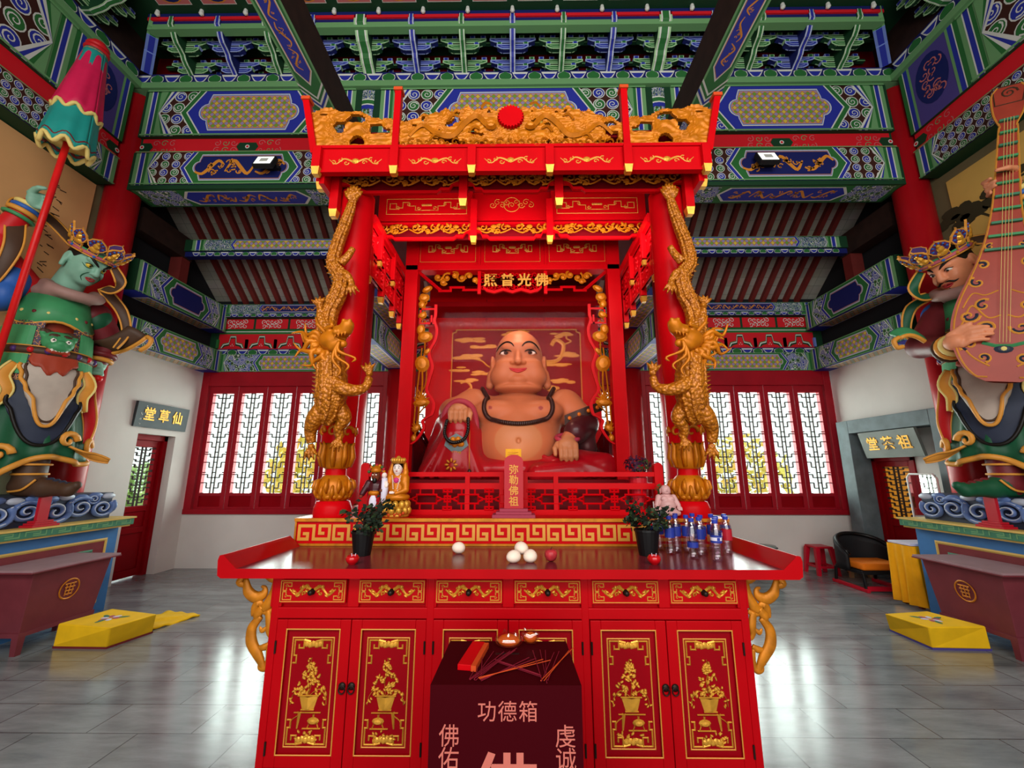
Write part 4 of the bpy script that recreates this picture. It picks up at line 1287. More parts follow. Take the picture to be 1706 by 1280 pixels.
def offering_cabinet():
 t=thing('offering_cabinet','long red lacquer offering cabinet with gilded doors and upturned table ends','cabinet',(0,2.7,0))
 yf=2.42
 m=MB()
 m.box(-1.25,1.25,yf+0.02,2.99,0.03,0.95,'red_cabinet')
 for x in(-1.245,-0.417,0.40,1.235):m.box(x-0.02,x+0.02,yf-0.006,yf+0.05,0.0,0.95,'red_cabinet')
 for x in(-1.245,-0.832,-0.417,-0.005,0.41,0.822,1.235):m.box(x-0.03,x+0.03,yf-0.002,yf+0.05,0.79,0.95,'red_cabinet')
 m.box(-1.25,1.25,yf-0.004,yf+0.05,0.735,0.79,'red_cabinet');m.box(-1.25,1.25,yf-0.002,yf+0.05,0.93,0.95,'red_cabinet');m.box(-1.25,1.25,yf,yf+0.05,0.0,0.05,'red_cabinet')
 m.obj('carcass',t,bevel=0.005)
 m=MB()
 prof=[(-1.505,0.951),(1.495,0.951),(1.515,0.965),(1.522,1.04),(1.515,1.064),(1.497,1.068),(1.455,1.03),(1.42,0.999),(-1.43,0.999),(-1.465,1.03),(-1.507,1.068),(-1.525,1.064),(-1.532,1.04),(-1.525,0.965)]
 n=len(prof)
 vs=[(x,2.335,z)for x,z in prof]+[(x,3.005,z)for x,z in prof]
 m.add(vs,[tuple(range(n)),tuple(range(2*n-1,n-1,-1))],'red_cabinet')
 m.add(vs,[(i+n,(i+1)%n+n,(i+1)%n,i)for i in range(n)if i!=7],'red_cabinet')
 m.add(vs,[(7+n,8+n,8,7)],'table_top')
 m.obj('table_top',t,bevel=0.004)
 for k,x in enumerate((-1.053,-0.628,-0.215,0.204,0.618,1.031)):
  m=Art((x-0.175,yf-0.002,0.815),(1,0,0),(0,0,1))
  m.box(x-0.18,x+0.18,yf-0.002,yf+0.05,0.808,0.928,'red_cabinet')
  d=m.obj('drawer',t,bevel=0.003)
  a=Art((x-0.172,yf-0.003,0.817),(1,0,0),(0,0,1))
  a.outline([(0,0),(0.344,0),(0.344,0.104),(0,0.104)],0.005,'gold_line',0,0.002)
  for su,u in((1,0.012),(-1,0.332)):
   for sv,v in((1,0.01),(-1,0.094)):corner_fret(a,u,v,su,sv,0.045,'gold_line',0)
  tendril(a,0.172,0.052,0.26,0.085,'gold_leaf',0,0.007)
  a.obj('gilt_carving',d)
  m=MB();m.lathe([(0.013,0),(0.016,0.004),(0.007,0.008),(0.006,0.018),(0.013,0.024),(0.014,0.03),(0.006,0.036)],'iron',n=12,M=Matrix.Translation((x,yf-0.003,0.868))@Matrix.Rotation(R(90),4,'X'))
  m.obj('knob',d,smooth=True)
 spans=[(-1.225,-0.834,1),(-0.83,-0.437,-1),(-0.40,-0.007,1),(-0.003,0.385,-1),(0.425,0.818,1),(0.822,1.215,-1)]
 for k,(xa,xb,hs)in enumerate(spans):
  m=MB();y0,y1=yf-0.004,yf+0.03
  fw=0.055
  m.box(xa,xa+fw,y0,y1,0.055,0.73,'red_cabinet');m.box(xb-fw,xb,y0,y1,0.055,0.73,'red_cabinet');m.box(xa+fw,xb-fw,y0,y1,0.055,0.11,'red_cabinet');m.box(xa+fw,xb-fw,y0,y1,0.685,0.73,'red_cabinet')
  m.box(xa+fw,xb-fw,y0+0.014,y1,0.11,0.685,'red_deep')
  d=m.obj('door',t,bevel=0.003)
  a=Art((xa,yf+0.0095,0.055),(1,0,0),(0,0,1))
  W=xb-xa;H=0.675
  a.outline([(fw,fw+0.001),(W-fw,fw+0.001),(W-fw,H-0.046),(fw,H-0.046)],0.006,'gold_line',0.0146,0.002)
  i0,i1,j0,j1=fw+0.032,W-fw-0.032,fw+0.03,H-0.09
  a.outline([(i0,j0),(i1,j0),(i1,j1),(i0,j1)],0.006,'gold_line',0.001,0.002)
  for sv,v in((-1,j1),(1,j0)):
   for su,u in((1,i0),(-1,i1)):
    s=0.075
    a.stroke([(u+su*0.008,v+sv*0.12),(u+su*0.025,v+sv*0.12),(u+su*0.025,v+sv*0.085),(u+su*0.012,v+sv*0.085),(u+su*0.012,v+sv*0.012),(u+su*0.06,v+sv*0.012),(u+su*0.06,v+sv*0.05),(u+su*0.035,v+sv*0.05),(u+su*0.035,v+sv*0.03)],0.008,'gold_leaf',0.001,0.004)
    a.stroke([(u+su*0.06,v+sv*0.012),(u+su*0.095,v+sv*0.02)],0.012,'gold_leaf',0.001,0.004)
   for q in range(5):a.dome((i0+i1)/2+(q-2)*0.017,v+sv*(0.03+0.004*(q%2)),0.016,'gold_leaf',0.001,0.006,7)
  vase_relief(a,(i0+i1)/2,j0+0.050,0.155,'gold_leaf',0.001,1 if hs>0 else-1,11+k)
  a.obj('gilt_relief',d)
  hx=xb-0.022 if hs>0 else xa+0.022
  m=MB();m.lathe([(0.017,0),(0.019,0.004),(0.010,0.008),(0.004,0.010)],'iron',n=14,M=Matrix.Translation((hx,yf-0.004,0.42))@Matrix.Rotation(R(90),4,'X'))
  m.tube([(hx+0.016*math.cos(2*PI*q/12),yf-0.012,0.405+0.019*math.sin(2*PI*q/12))for q in range(12)],0.0035,'iron',6,closed=True)
  m.obj('ring_pull',d,smooth=True)
  hg=xa+0.004 if hs>0 else xb-0.004
  for z in(0.60,0.14):
   m=MB();m.tube([(hg,yf-0.008,z-0.03),(hg,yf-0.008,z+0.03)],0.005,'iron',8);m.obj('hinge',d)
 for s in(-1,1):
  m=MB()
  def C(pts,rad,n=5):
   q=smooth_pts(pts,n)
   N=len(q)
   m.tube([(s*x,yf+0.03,z)for x,z in q],[rad[0]+(rad[1]-rad[0])*math.sin(PI*i/(N-1))**0.8 if len(rad)==2 else np.interp(i/(N-1),np.linspace(0,1,len(rad)),rad)for i in range(N)],'gold_carve',8,flat=0.55,up=(0,1,0))
  C([(1.258,0.945),(1.33,0.945),(1.42,0.94),(1.47,0.935)],(0.012,0.016))
  C([(1.46,0.93),(1.475,0.905),(1.45,0.895),(1.435,0.915)],(0.014,0.02,0.016,0.006))
  C([(1.44,0.925),(1.42,0.86),(1.375,0.83),(1.335,0.845),(1.33,0.875),(1.35,0.885)],(0.012,0.03,0.032,0.024,0.014,0.006))
  C([(1.26,0.94),(1.29,0.92),(1.33,0.935)],(0.01,0.018))
  C([(1.27,0.93),(1.275,0.86),(1.30,0.80),(1.33,0.77)],(0.02,0.026,0.03,0.022))
  C([(1.335,0.79),(1.355,0.80),(1.375,0.775),(1.385,0.735)],(0.012,0.026,0.02,0.004))
  C([(1.33,0.78),(1.355,0.745),(1.36,0.72),(1.38,0.70)],(0.022,0.026,0.016,0.003))
  C([(1.27,0.77),(1.30,0.755),(1.335,0.76)],(0.01,0.016))
  C([(1.30,0.765),(1.285,0.70),(1.285,0.66),(1.27,0.63)],(0.018,0.022,0.016,0.008))
  C([(1.30,0.68),(1.32,0.665),(1.335,0.685)],(0.008,0.014,0.004))
  C([(1.335,0.735),(1.375,0.68),(1.37,0.61),(1.33,0.55),(1.305,0.51),(1.29,0.48)],(0.016,0.026,0.032,0.028,0.02,0.014))
  C([(1.275,0.60),(1.30,0.585),(1.33,0.58)],(0.012,0.018,0.012))
  C([(1.28,0.585),(1.272,0.54),(1.275,0.50),(1.29,0.485),(1.31,0.488),(1.318,0.505)],(0.01,0.014,0.016,0.018,0.014,0.006))
  m.obj('carved_spandrel',t,smooth=True)
mat('table_top','6a2029',0.22,spec=0.2,vary=0.2,scale=4)
offering_cabinet()
def merit_box():
 t=thing('donation_box','dark maroon donation box with pale Chinese lettering before the red cabinet','box',(0,1.9,0))
 m=MB()
 m.hexa([(-0.27,1.70,0),(0.27,1.70,0),(0.27,2.10,0),(-0.27,2.10,0)],[(-0.272,1.70,0.745),(0.272,1.70,0.745),(0.262,2.10,0.745),(-0.262,2.10,0.745)],'merit_box')
 m.box(-0.05,0.05,1.96,1.975,0.745,0.7455,'black')
 m.obj('body',t,bevel=0.004)
 m=MB()
 for ch,x,z,s in(('功',-0.067,0.658,0.07),('德',0.006,0.658,0.07),('箱',0.080,0.658,0.07),('佛',-0.199,0.582,0.075),('佑',-0.199,0.512,0.075),('虔',0.21,0.582,0.075),('诚',0.21,0.512,0.075),('佛',0.0,0.40,0.25)):
  text_mb(m,ch,(x,1.6985,z),(1,0,0),(0,0,1),s,'merit_text',0.0015,0.0 if s<0.1 else 0.004)
 m.obj('lettering',t)
 zt=0.7455
 b=thing('sweet_packet','clear plastic packet of orange cakes at the back edge of the donation box','packet',(0.03,2.05,zt))
 for i,(cx,cy,rx,ry,rz)in enumerate(((0.005,2.03,0.05,0.035,0.024),(0.10,2.07,0.03,0.025,0.022))):
  m=MB();m.ball((cx,cy,zt+rz+0.004),(rx,ry,rz),'orange_wrap',14);m.obj('orange_cake',b,smooth=True)
  c=Clay();c.ell((cx,cy,zt+0.030),(rx*1.25,ry*1.3,0.029),'bag_film')
  rr=random.Random(i)
  for k in range(6):c.ell((cx+rr.uniform(-1,1)*rx,cy+rr.uniform(-0.8,0.8)*ry,zt+0.035+rr.uniform(-0.004,0.016)),(0.028,0.012,0.008),'bag_film',0.01,(rr.uniform(0,90),rr.uniform(0,90),rr.uniform(0,180)))
  clay_obj(c,'film_wrap',0.004,b)
 M=Matrix.Translation((-0.138,1.925,zt+0.011))@Matrix.Rotation(R(-9),4,'Z')
 b=thing('incense_packet','red incense packet with orange side on the top left of the donation box','packet',(-0.138,1.925,zt))
 m=MB();m.box(-0.034,0.02,-0.12,0.11,-0.0105,0.0105,'red',M);m.obj('sleeve',b,bevel=0.002)
 m=MB();m.box(0.0205,0.040,-0.122,0.105,-0.0105,0.0095,'incense_orange',M);m.obj('side_flap',b)
 rr=random.Random(21)
 lines=[]
 for k in range(9):lines.append(((-0.115+rr.uniform(-0.03,0.03),1.725+rr.uniform(-0.008,0.02)),(-0.02+rr.uniform(-0.09,0.06),1.99+rr.uniform(-0.05,0.03)),'incense'))
 for k in range(4):lines.append(((-0.09-0.004*k,1.718+0.004*k),(0.09+0.035*k*0.8,1.915-0.012*k),'incense_orange' if k>1 else 'incense'))
 for k in range(7):lines.append(((0.135+rr.uniform(-0.01,0.02),1.712+rr.uniform(-0.004,0.012)),(0.10+0.03*k+rr.uniform(-0.01,0.01),1.985+rr.uniform(-0.03,0.02)),'incense_orange' if k>4 else 'incense'))
 for k in range(3):lines.append(((0.13,1.745+0.012*k),(-0.03-0.01*k,1.86+0.02*k),'incense'))
 for k,(p,q,mt)in enumerate(lines):
  m=MB();z=zt+0.0022+0.0016*(k%7)
  m.tube([(p[0],p[1],z),(q[0],q[1],z)],0.0016,mt,6)
  o=m.obj('incense_stick')
  tag(o,'thin %s incense stick lying loose among others on the donation box top'%('orange' if mt=='incense_orange' else 'dark red'),'incense stick','loose orange incense sticks' if mt=='incense_orange' else 'loose red incense sticks')
merit_box()
# ---------------------------------------------------------------- offerings on the cabinet
def potted_bush(name,label,x,y,z,h_pot,r_pot,trunk,crown,seed,cat='plant'):
 t=thing(name,label,cat,(x,y,z))
 m=MB();m.lathe([(r_pot*0.72,0),(r_pot,h_pot),(r_pot*1.04,h_pot),(r_pot*1.04,h_pot-0.012),(r_pot*0.9,h_pot-0.012),(r_pot*0.88,h_pot-0.02)],'pot_black',(x,y,z),20,cap=False)
 m.lathe([(0.001,0),(r_pot*0.72,0)],'pot_black',(x,y,z),20,cap=False)
 m.obj('pot',t,smooth=False)
 m=MB();m.lathe([(0.001,h_pot-0.02),(r_pot*0.88,h_pot-0.02)],'soil',(x,y,z),16,cap=False);m.obj('soil',t)
 rr=random.Random(seed)
 m=MB();tops=[]
 top=Vector((x+rr.uniform(-0.01,0.01),y,z+h_pot+trunk))
 m.tube([(x,y,z+h_pot-0.03),(x+0.006,y,z+h_pot+trunk*0.5),top],[0.009,0.008,0.007],'soil',7)
 for k in range(9):
  e=Vector((x+rr.uniform(-1,1)*crown,y+rr.uniform(-1,1)*crown*0.8,z+h_pot+trunk+rr.uniform(-0.2,1.0)*crown))
  m.tube([top,(top+e)/2+Vector((0,0,0.01)),e],[0.005,0.004,0.002],'soil',5);tops.append(e)
 m.obj('stem',t)
 m=MB()
 for k in range(300):
  c=rr.choice(tops)+Vector((rr.gauss(0,1),rr.gauss(0,1),rr.gauss(0,0.8)))*crown*0.24
  d=Vector((rr.uniform(-1,1),rr.uniform(-1,1),rr.uniform(-0.3,1))).normalized();s=d.orthogonal().normalized()
  L=rr.uniform(0.022,0.038);w=L*0.42
  m.add([c-d*L*0.5,c+s*w+Vector((0,0,0.003)),c+d*L*0.6,c-s*w+Vector((0,0,0.003))],[(0,1,2,3)],'leaf_dark' if k%4 else 'leaf_mid')
 m.obj('leaves',t)
 return t
potted_bush('potted_plant','small bushy plant in a black pot on the left of the red cabinet',-0.90,2.70,1.0,0.14,0.07,0.05,0.12,3)
potted_bush('potted_plant','small bushy plant in a black pot on the cabinet beside the water bottles',0.84,2.72,1.0,0.15,0.075,0.04,0.10,8)
def cup(x,y,lab):
 t=thing('votive_cup',lab,'cup',(x,y,1.0),group='red votive cups')
 m=MB();m.lathe([(0.018,0),(0.02,0.004),(0.026,0.008),(0.035,0.022),(0.036,0.034),(0.029,0.046),(0.027,0.046),(0.032,0.034),(0.030,0.022),(0.001,0.012)],'cup_red',(x,y,1.0),20,cap=False);m.obj('bowl',t,smooth=True)
 m=MB();m.lathe([(0.001,0.036),(0.029,0.036)],'label_white',(x,y,1.0),16,cap=False);m.obj('wax',t)
 m=MB()
 for a in(0.4,2.2):m.tube([(x+0.012*math.cos(a),y+0.01*math.sin(a),1.036),(x+0.016*math.cos(a),y+0.01*math.sin(a),1.056)],0.0018,'label_white',5)
 m.obj('wick',t)
cup(-0.860,2.44,'small red votive cup in front of the left potted plant on the cabinet')
cup(0.794,2.46,'small red votive cup in front of the right potted plant on the cabinet')
for k,(x,y,z,rx,rz,ay,lab)in enumerate(((-0.328,2.76,1.0,0.040,0.031,12,'lone white steamed bun lying left of the others on the cabinet'),(0.022,2.50,1.0,0.042,0.031,0,'white steamed bun at front left of the pile of three'),(0.116,2.51,1.0,0.043,0.032,0,'white steamed bun at front right of the pile of three'),(0.066,2.59,1.027,0.044,0.031,-8,'white steamed bun resting behind the two front buns'))):
 c=Clay();c.ell((0,0,rz*0.9),(rx,rx*0.9,rz),'bun',0.01);c.ell((0.006,0,rz*1.25),(rx*0.7,rx*0.6,rz*0.75),'bun',0.02)
 o=clay_obj(c,'steamed_bun',0.004,world=False);o.location=(x,y,z+(0.003 if ay else 0));o.rotation_euler=(0,R(ay),k*0.7)
 tag(o,lab,'bun','white steamed buns')
def apple():
 t=thing('apple','small red apple beside the white buns on the cabinet','apple',(0.234,2.535,1.0))
 m=MB();m.lathe([(0.001,0.006),(0.014,0.001),(0.026,0.008),(0.035,0.026),(0.037,0.042),(0.030,0.058),(0.016,0.064),(0.006,0.060),(0.001,0.055)],'apple',(0.234,2.535,1.0),20,cap=False);m.obj('flesh',t,smooth=True)
 m=MB();m.tube([(0.234,2.535,1.055),(0.236,2.535,1.068),(0.241,2.534,1.076)],0.0018,'soil',6);m.obj('stem',t)
apple()
def bottle_proto(kind):
 t=thing('water_bottle','','bottle',(0,0,0))
 h=0.225
 m=MB();prof=[(0.001,0.004),(0.022,0.0),(0.029,0.006),(0.030,0.03),(0.028,0.04),(0.030,0.05),(0.028,0.06),(0.030,0.07),(0.0285,0.08),(0.030,0.092),(0.030,0.15),(0.029,0.165),(0.022,0.185),(0.0135,0.197),(0.0125,0.208)]
 m.lathe(prof,'pet',n=18,cap=False);m.obj('bottle_body',t,smooth=True,world=False)
 m=MB();m.lathe([(0.0155,0.205),(0.016,0.207),(0.016,0.223),(0.0145,0.226),(0.001,0.226)],'cap_blue',n=16,cap=False);m.obj('cap',t,world=False)
 m=MB()
 if kind==0:m.lathe([(0.0308,0.100),(0.0308,0.158)],'label_blue',n=18,cap=False)
 elif kind==1:
  m.lathe([(0.0308,0.100),(0.0308,0.112)],'label_blue',n=18,cap=False);m.lathe([(0.0308,0.112),(0.0308,0.130)],'label_white',n=18,cap=False);m.lathe([(0.0308,0.130),(0.0308,0.142)],'label_blue',n=18,cap=False)
  m.box(-0.008,0.008,-0.0325,-0.031,0.113,0.129,'label_blue')
 elif kind==2:m.lathe([(0.0308,0.062),(0.0308,0.092)],'label_blue',n=18,cap=False)
 else:
  m.lathe([(0.0308,0.085),(0.0308,0.150)],'label_red',n=18,cap=False)
 m.obj('label',t,world=False)
 return t
def bottles():
 protos=[bottle_proto(k)for k in range(4)]
 spec=[(0.905,2.80,0),(0.985,2.74,0),(1.045,2.80,0),(1.075,2.62,2),(1.145,2.68,0),(1.115,2.80,0),(1.205,2.80,0),(1.085,2.90,0),(1.180,2.545,1),(1.225,2.64,1),(1.275,2.74,1),(1.335,2.74,3),(1.30,2.86,0),(1.385,2.86,0),(0.965,2.88,0),(1.20,2.91,0)]
 pos=['leftmost of the cluster, half hidden by the black pot','in the second rank beside the black pot','with blue label, third from the pot','with a low blue band, at the front left of the cluster','with a broad blue label at the front middle','blue labelled, behind the broad blue labelled front bottle','in the back rank behind the white labelled bottle','in the back row, third from its left end','nearest of all, with a blue and white label','clear with white label, right of the nearest bottle','white labelled, second from the right end','with the only red label, at the right end','in the back row near its right end','last on the right in the back row','first on the left in the back row','in the back row, second from its right end']
 used=set()
 for k,((x,y,kind),w)in enumerate(zip(spec,pos)):
  lab='water bottle, blue cap, '+w
  p=protos[kind]
  if kind in used:dup(p,(x,y,1.0),k*0.9 if kind!=1 else 0.2,lab,'capped water bottles')
  else:used.add(kind);p.location=(x,y,1.0);p['label']=lab;p['group']='capped water bottles'
bottles()
def name_tablet(x,y,z,rz,sc,text,label,base_mt='tablet_base',w=0.135,h=0.36):
 t=thing('name_tablet',label,'tablet',(x,y,z),rz)
 m=MB()
 for k,(bw,bd,z0,z1)in enumerate(((0.30,0.16,0,0.022),(0.25,0.13,0.022,0.04),(0.20,0.10,0.04,0.06))):m.box(-bw/2*sc,bw/2*sc,-bd/2*sc,bd/2*sc,z0*sc,z1*sc,base_mt)
 m.obj('stepped_base',t,world=False,bevel=0.003)
 a=Art((0,0.02*sc,0.06*sc),(1,0,0),(0,0,1))
 pts=[(-w/2*sc,0),(w/2*sc,0),(w/2*sc,(h-0.03)*sc)]+[((w/2)*sc*math.cos(R(q)),(h-0.03+0.045*math.sin(R(q)))*sc)for q in range(15,166,15)]+[(-w/2*sc,(h-0.03)*sc)]
 a.slab(pts,'tablet_red',0,0.035*sc)
 a.obj('board',t,world=False,bevel=0.002)
 if text:
  m=MB()
  for k,ch in enumerate(text):text_mb(m,ch,(0,-0.0155*sc,(0.06+h*(0.74-0.205*k))*sc),(1,0,0),(0,0,1),0.07*sc,'gold_line',0.002,0.001)
  m.obj('lettering',t,world=False)
 return t
name_tablet(0.02,3.10,1.18,0,1.0,'弥勒佛祖','red name tablet with gold characters standing centrally before the shrine railing')
def paper():
 m=MB();m.sheet(lambda s,t:(-0.04+0.115*s,3.145+0.008*math.sin(6*s),1.36+0.30*t),8,8,'yellow_paper',0.0015)
 a=Art((-0.04,3.136,1.36),(1,0,0),(0,0,1))
 for k in range(5):a.stroke([(0.018,0.275-0.018*k),(0.095,0.275-0.018*k)],0.004,'gold_carve',0.004)
 n=len(m.v);m.v+=a.v;m.uv+=a.uv;m.f+=[[i+n for i in f]for f in a.f];m.m+=a.m
 tag(m.obj('paper_charm'),'yellow paper charm standing up behind the red name tablet','paper')
paper()
# ---------------------------------------------------------------- shrine: plinth, canopy, dragon columns, niche
def value_noise(u,v,seed):
 rs=np.random.RandomState(seed);G=rs.rand(64,64)
 i=np.floor(u).astype(int);j=np.floor(v).astype(int)
 f=u-i;g=v-j
 f=f*f*(3-2*f);g=g*g*(3-2*g)
 a=G[i%64,j%64];b=G[(i+1)%64,j%64];c=G[i%64,(j+1)%64];d=G[(i+1)%64,(j+1)%64]
 return(a*(1-f)+b*f)*(1-g)+(c*(1-f)+d*f)*g
def carve(P,w,h,cell,keep,height,mt,thick,mb=None):
 """pierced relief on a plane: P(u,v,w) places it, keep(u,v) is the outline and its holes, height the modelled front"""
 nu,nv=int(w/cell)+1,int(h/cell)+1
 U,V=np.meshgrid((np.arange(nu)+0.0)*cell,(np.arange(nv)+0.0)*cell,indexing='ij')
 Hh=height(U,V)
 K=keep(U[:-1,:-1]+cell/2,V[:-1,:-1]+cell/2)
 mb=mb or MB()
 n0=len(mb.v)
 o=np.array(P(0,0,0));eu=np.array(P(1,0,0))-o;ev=np.array(P(0,1,0))-o;ew=np.array(P(0,0,1))-o
 F=o+U[...,None]*eu+V[...,None]*ev+Hh[...,None]*ew
 B=o+U[...,None]*eu+V[...,None]*ev-thick*ew
 mb.v+=[tuple(p)for p in F.reshape(-1,3).tolist()]+[tuple(p)for p in B.reshape(-1,3).tolist()]
 N=nu*nv
 mb.uv+=[(0.0,0.0)]*(2*N)
 idx=lambda i,j:i*nv+j
 fs=[]
 for i,j in np.argwhere(K):
  q=(idx(i,j),idx(i+1,j),idx(i+1,j+1),idx(i,j+1))
  fs.append([n0+x for x in q]);fs.append([n0+N+x for x in reversed(q)])
  for di,dj,a,b in((0,-1,0,1),(1,0,1,2),(0,1,2,3),(-1,0,3,0)):
   ii,jj=i+di,j+dj
   if ii<0 or jj<0 or ii>=nu-1 or jj>=nv-1 or not K[ii,jj]:
    fs.append([n0+q[b],n0+q[a],n0+N+q[a],n0+N+q[b]])
 mb.f+=fs;mb.m+=[mt]*len(fs)
 return mb
def swirl_height(seed,k=70.0,amp=0.007):
 def f(U,V):
  a=value_noise(U*7+3,V*11+5,seed);b=value_noise(U*16+9,V*20+2,seed+1)
  return amp*(np.sin(k*(V*0.9+0.20*a+0.05*b)+U*9)*0.6+np.sin(k*0.8*(U*0.35+0.16*b))*0.3)+0.012*a
 return f
def greek_key(a,u0,v0,L,H,n,mt):
 s=L/n
 for k in range(n):
  o=u0+k*s
  p=[(0.16,0.42),(0.30,0.42),(0.30,0.06),(0.05,0.06),(0.05,0.94),(0.47,0.94),(0.47,0.06),(0.92,0.06),(0.92,0.94),(0.64,0.94),(0.64,0.45),(0.78,0.45)]
  a.stroke([(o+x*s,v0+y*H)for x,y in p],s*0.085,mt,0.0,0.0)
def shrine_plinth():
 t=thing('shrine_plinth','red shrine plinth with a gold key fret band rising behind the table top','plinth',(0,4.3,0))
 m=MB();m.box(-1.49,1.49,3.03,5.65,0,1.18,'red');m.obj('body',t,bevel=0.004)
 a=Art((-1.49,3.028,1.0),(1,0,0),(0,0,1))
 a.box2(0,0.158,2.98,0.18,0,0.012,'gold_carve');a.box2(0,0.0,2.98,0.014,0,0.012,'gold_carve')
 for x in(0.0,0.505,2.465,2.968):a.box2(x,0.014,x+0.012,0.158,0,0.006,'gold_carve')
 greek_key(a,0.02,0.036,0.48,0.098,2,'gold_line');greek_key(a,0.53,0.036,1.93,0.098,8,'gold_line');greek_key(a,2.485,0.036,0.48,0.098,2,'gold_line')
 a.O=a.O
 o=a.obj('key_fret',t);o.location=(0,-0.002,0)
 m=MB()
 for s in(-1,1):
  b=Art((s*1.491,3.03 if s>0 else 5.6,1.0),(0,s,0),(0,0,1));b.box2(0,0.158,2.57,0.18,0,0.01,'gold_carve');b.box2(0,0,2.57,0.014,0,0.01,'gold_carve');greek_key(b,0.02,0.036,2.5,0.098,10,'gold_line')
  b.obj('key_fret',t)
shrine_plinth()
def gold_tip(m,x,y,z,s=0.03):
 m.hexa([(x-s*0.7,y-s*0.7,z),(x+s*0.7,y-s*0.7,z),(x+s*0.7,y+s*0.7,z),(x-s*0.7,y+s*0.7,z)],[(x-s,y-s,z+s*2.0),(x+s,y-s,z+s*2.0),(x+s,y+s,z+s*2.0),(x-s,y+s,z+s*2.0)],'gold_leaf')
def openwork(a,u0,u1,v0,v1,n,w=0.0,valance=True):
 """gilt vines over a red pierced board with a stepped lower lip"""
 H=v1-v0
 L=u1-u0
 a.box2(u0,v1-0.014,u1,v1,-0.02,0.008,'red')
 if valance:
  lip=[(u0,v0+H*0.42),(u0+L*0.06,v0+H*0.42),(u0+L*0.09,v0+H*0.14),(u0+L*0.16,v0+H*0.14),(u0+L*0.19,v0),(u1-L*0.19,v0),(u1-L*0.16,v0+H*0.14),(u1-L*0.09,v0+H*0.14),(u1-L*0.06,v0+H*0.42),(u1,v0+H*0.42)]
  for i in range(len(lip)-1):
   (p,q),(r,s)=lip[i],lip[i+1]
   a.slab([(p,q-0.012),(r,s-0.012),(r,s+0.014),(p,q+0.014)],'red',-0.02,0.008)
 rr=random.Random(int(u0*100)+5)
 for k in range(n):
  c=u0+L*(k+0.5)/n;s=L/n
  for q,(dx,dy,r)in enumerate(((-0.30,0.18,0.20),(0.30,0.18,0.20),(-0.1,-0.02,0.16),(0.1,-0.02,0.16))):
   a.spiral(c+dx*s,v0+H*(0.5+dy),H*r,'gold',0.017,0.004,0.012,1.1,q*1.3+0.5,1 if q%2 else-1,11)
  for q in range(6):
   a.dome(c+rr.uniform(-0.45,0.45)*s,v0+H*rr.uniform(0.38,0.88),0.026,'gold',0.004,0.012,7,0.014,rr.uniform(0,3))
  a.stroke(smooth_pts([(c-s*0.48,v0+H*0.6),(c-s*0.2,v0+H*0.35),(c,v0+H*0.55),(c+s*0.2,v0+H*0.35),(c+s*0.48,v0+H*0.6)],4),0.014,'gold',0.003,0.010)
  a.dome(c,v0+H*0.72,0.03,'gold',0.006,0.014,8,0.022)
def tracery(a,cu,cv,w,h,mt='gold_line',dense=True):
 """thin gilt line ornament"""
 for s in(-1,1):
  a.stroke([(cu+s*w*f,cv+h*g)for f,g in((0.06,-0.3),(0.14,-0.3),(0.14,0.05),(0.22,0.05),(0.22,0.35),(0.30,0.35),(0.30,-0.1),(0.38,-0.1),(0.38,0.25),(0.46,0.25),(0.46,-0.2),(0.34,-0.2))],h*0.06,mt,0.001,0.002)
  for q in range(3):a.spiral(cu+s*w*(0.1+0.13*q),cv+h*(0.18 if q%2 else-0.12),h*0.15,mt,h*0.06,0.001,0.002,1.2,q,s,10)
 for q in range(5):a.dome(cu+(q-2)*w*0.025,cv+h*0.12,h*0.1,mt,0.001,0.004,7)
 a.stroke([(cu-w*0.14,cv-h*0.3),(cu+w*0.14,cv-h*0.3)],h*0.06,mt,0.001,0.002)
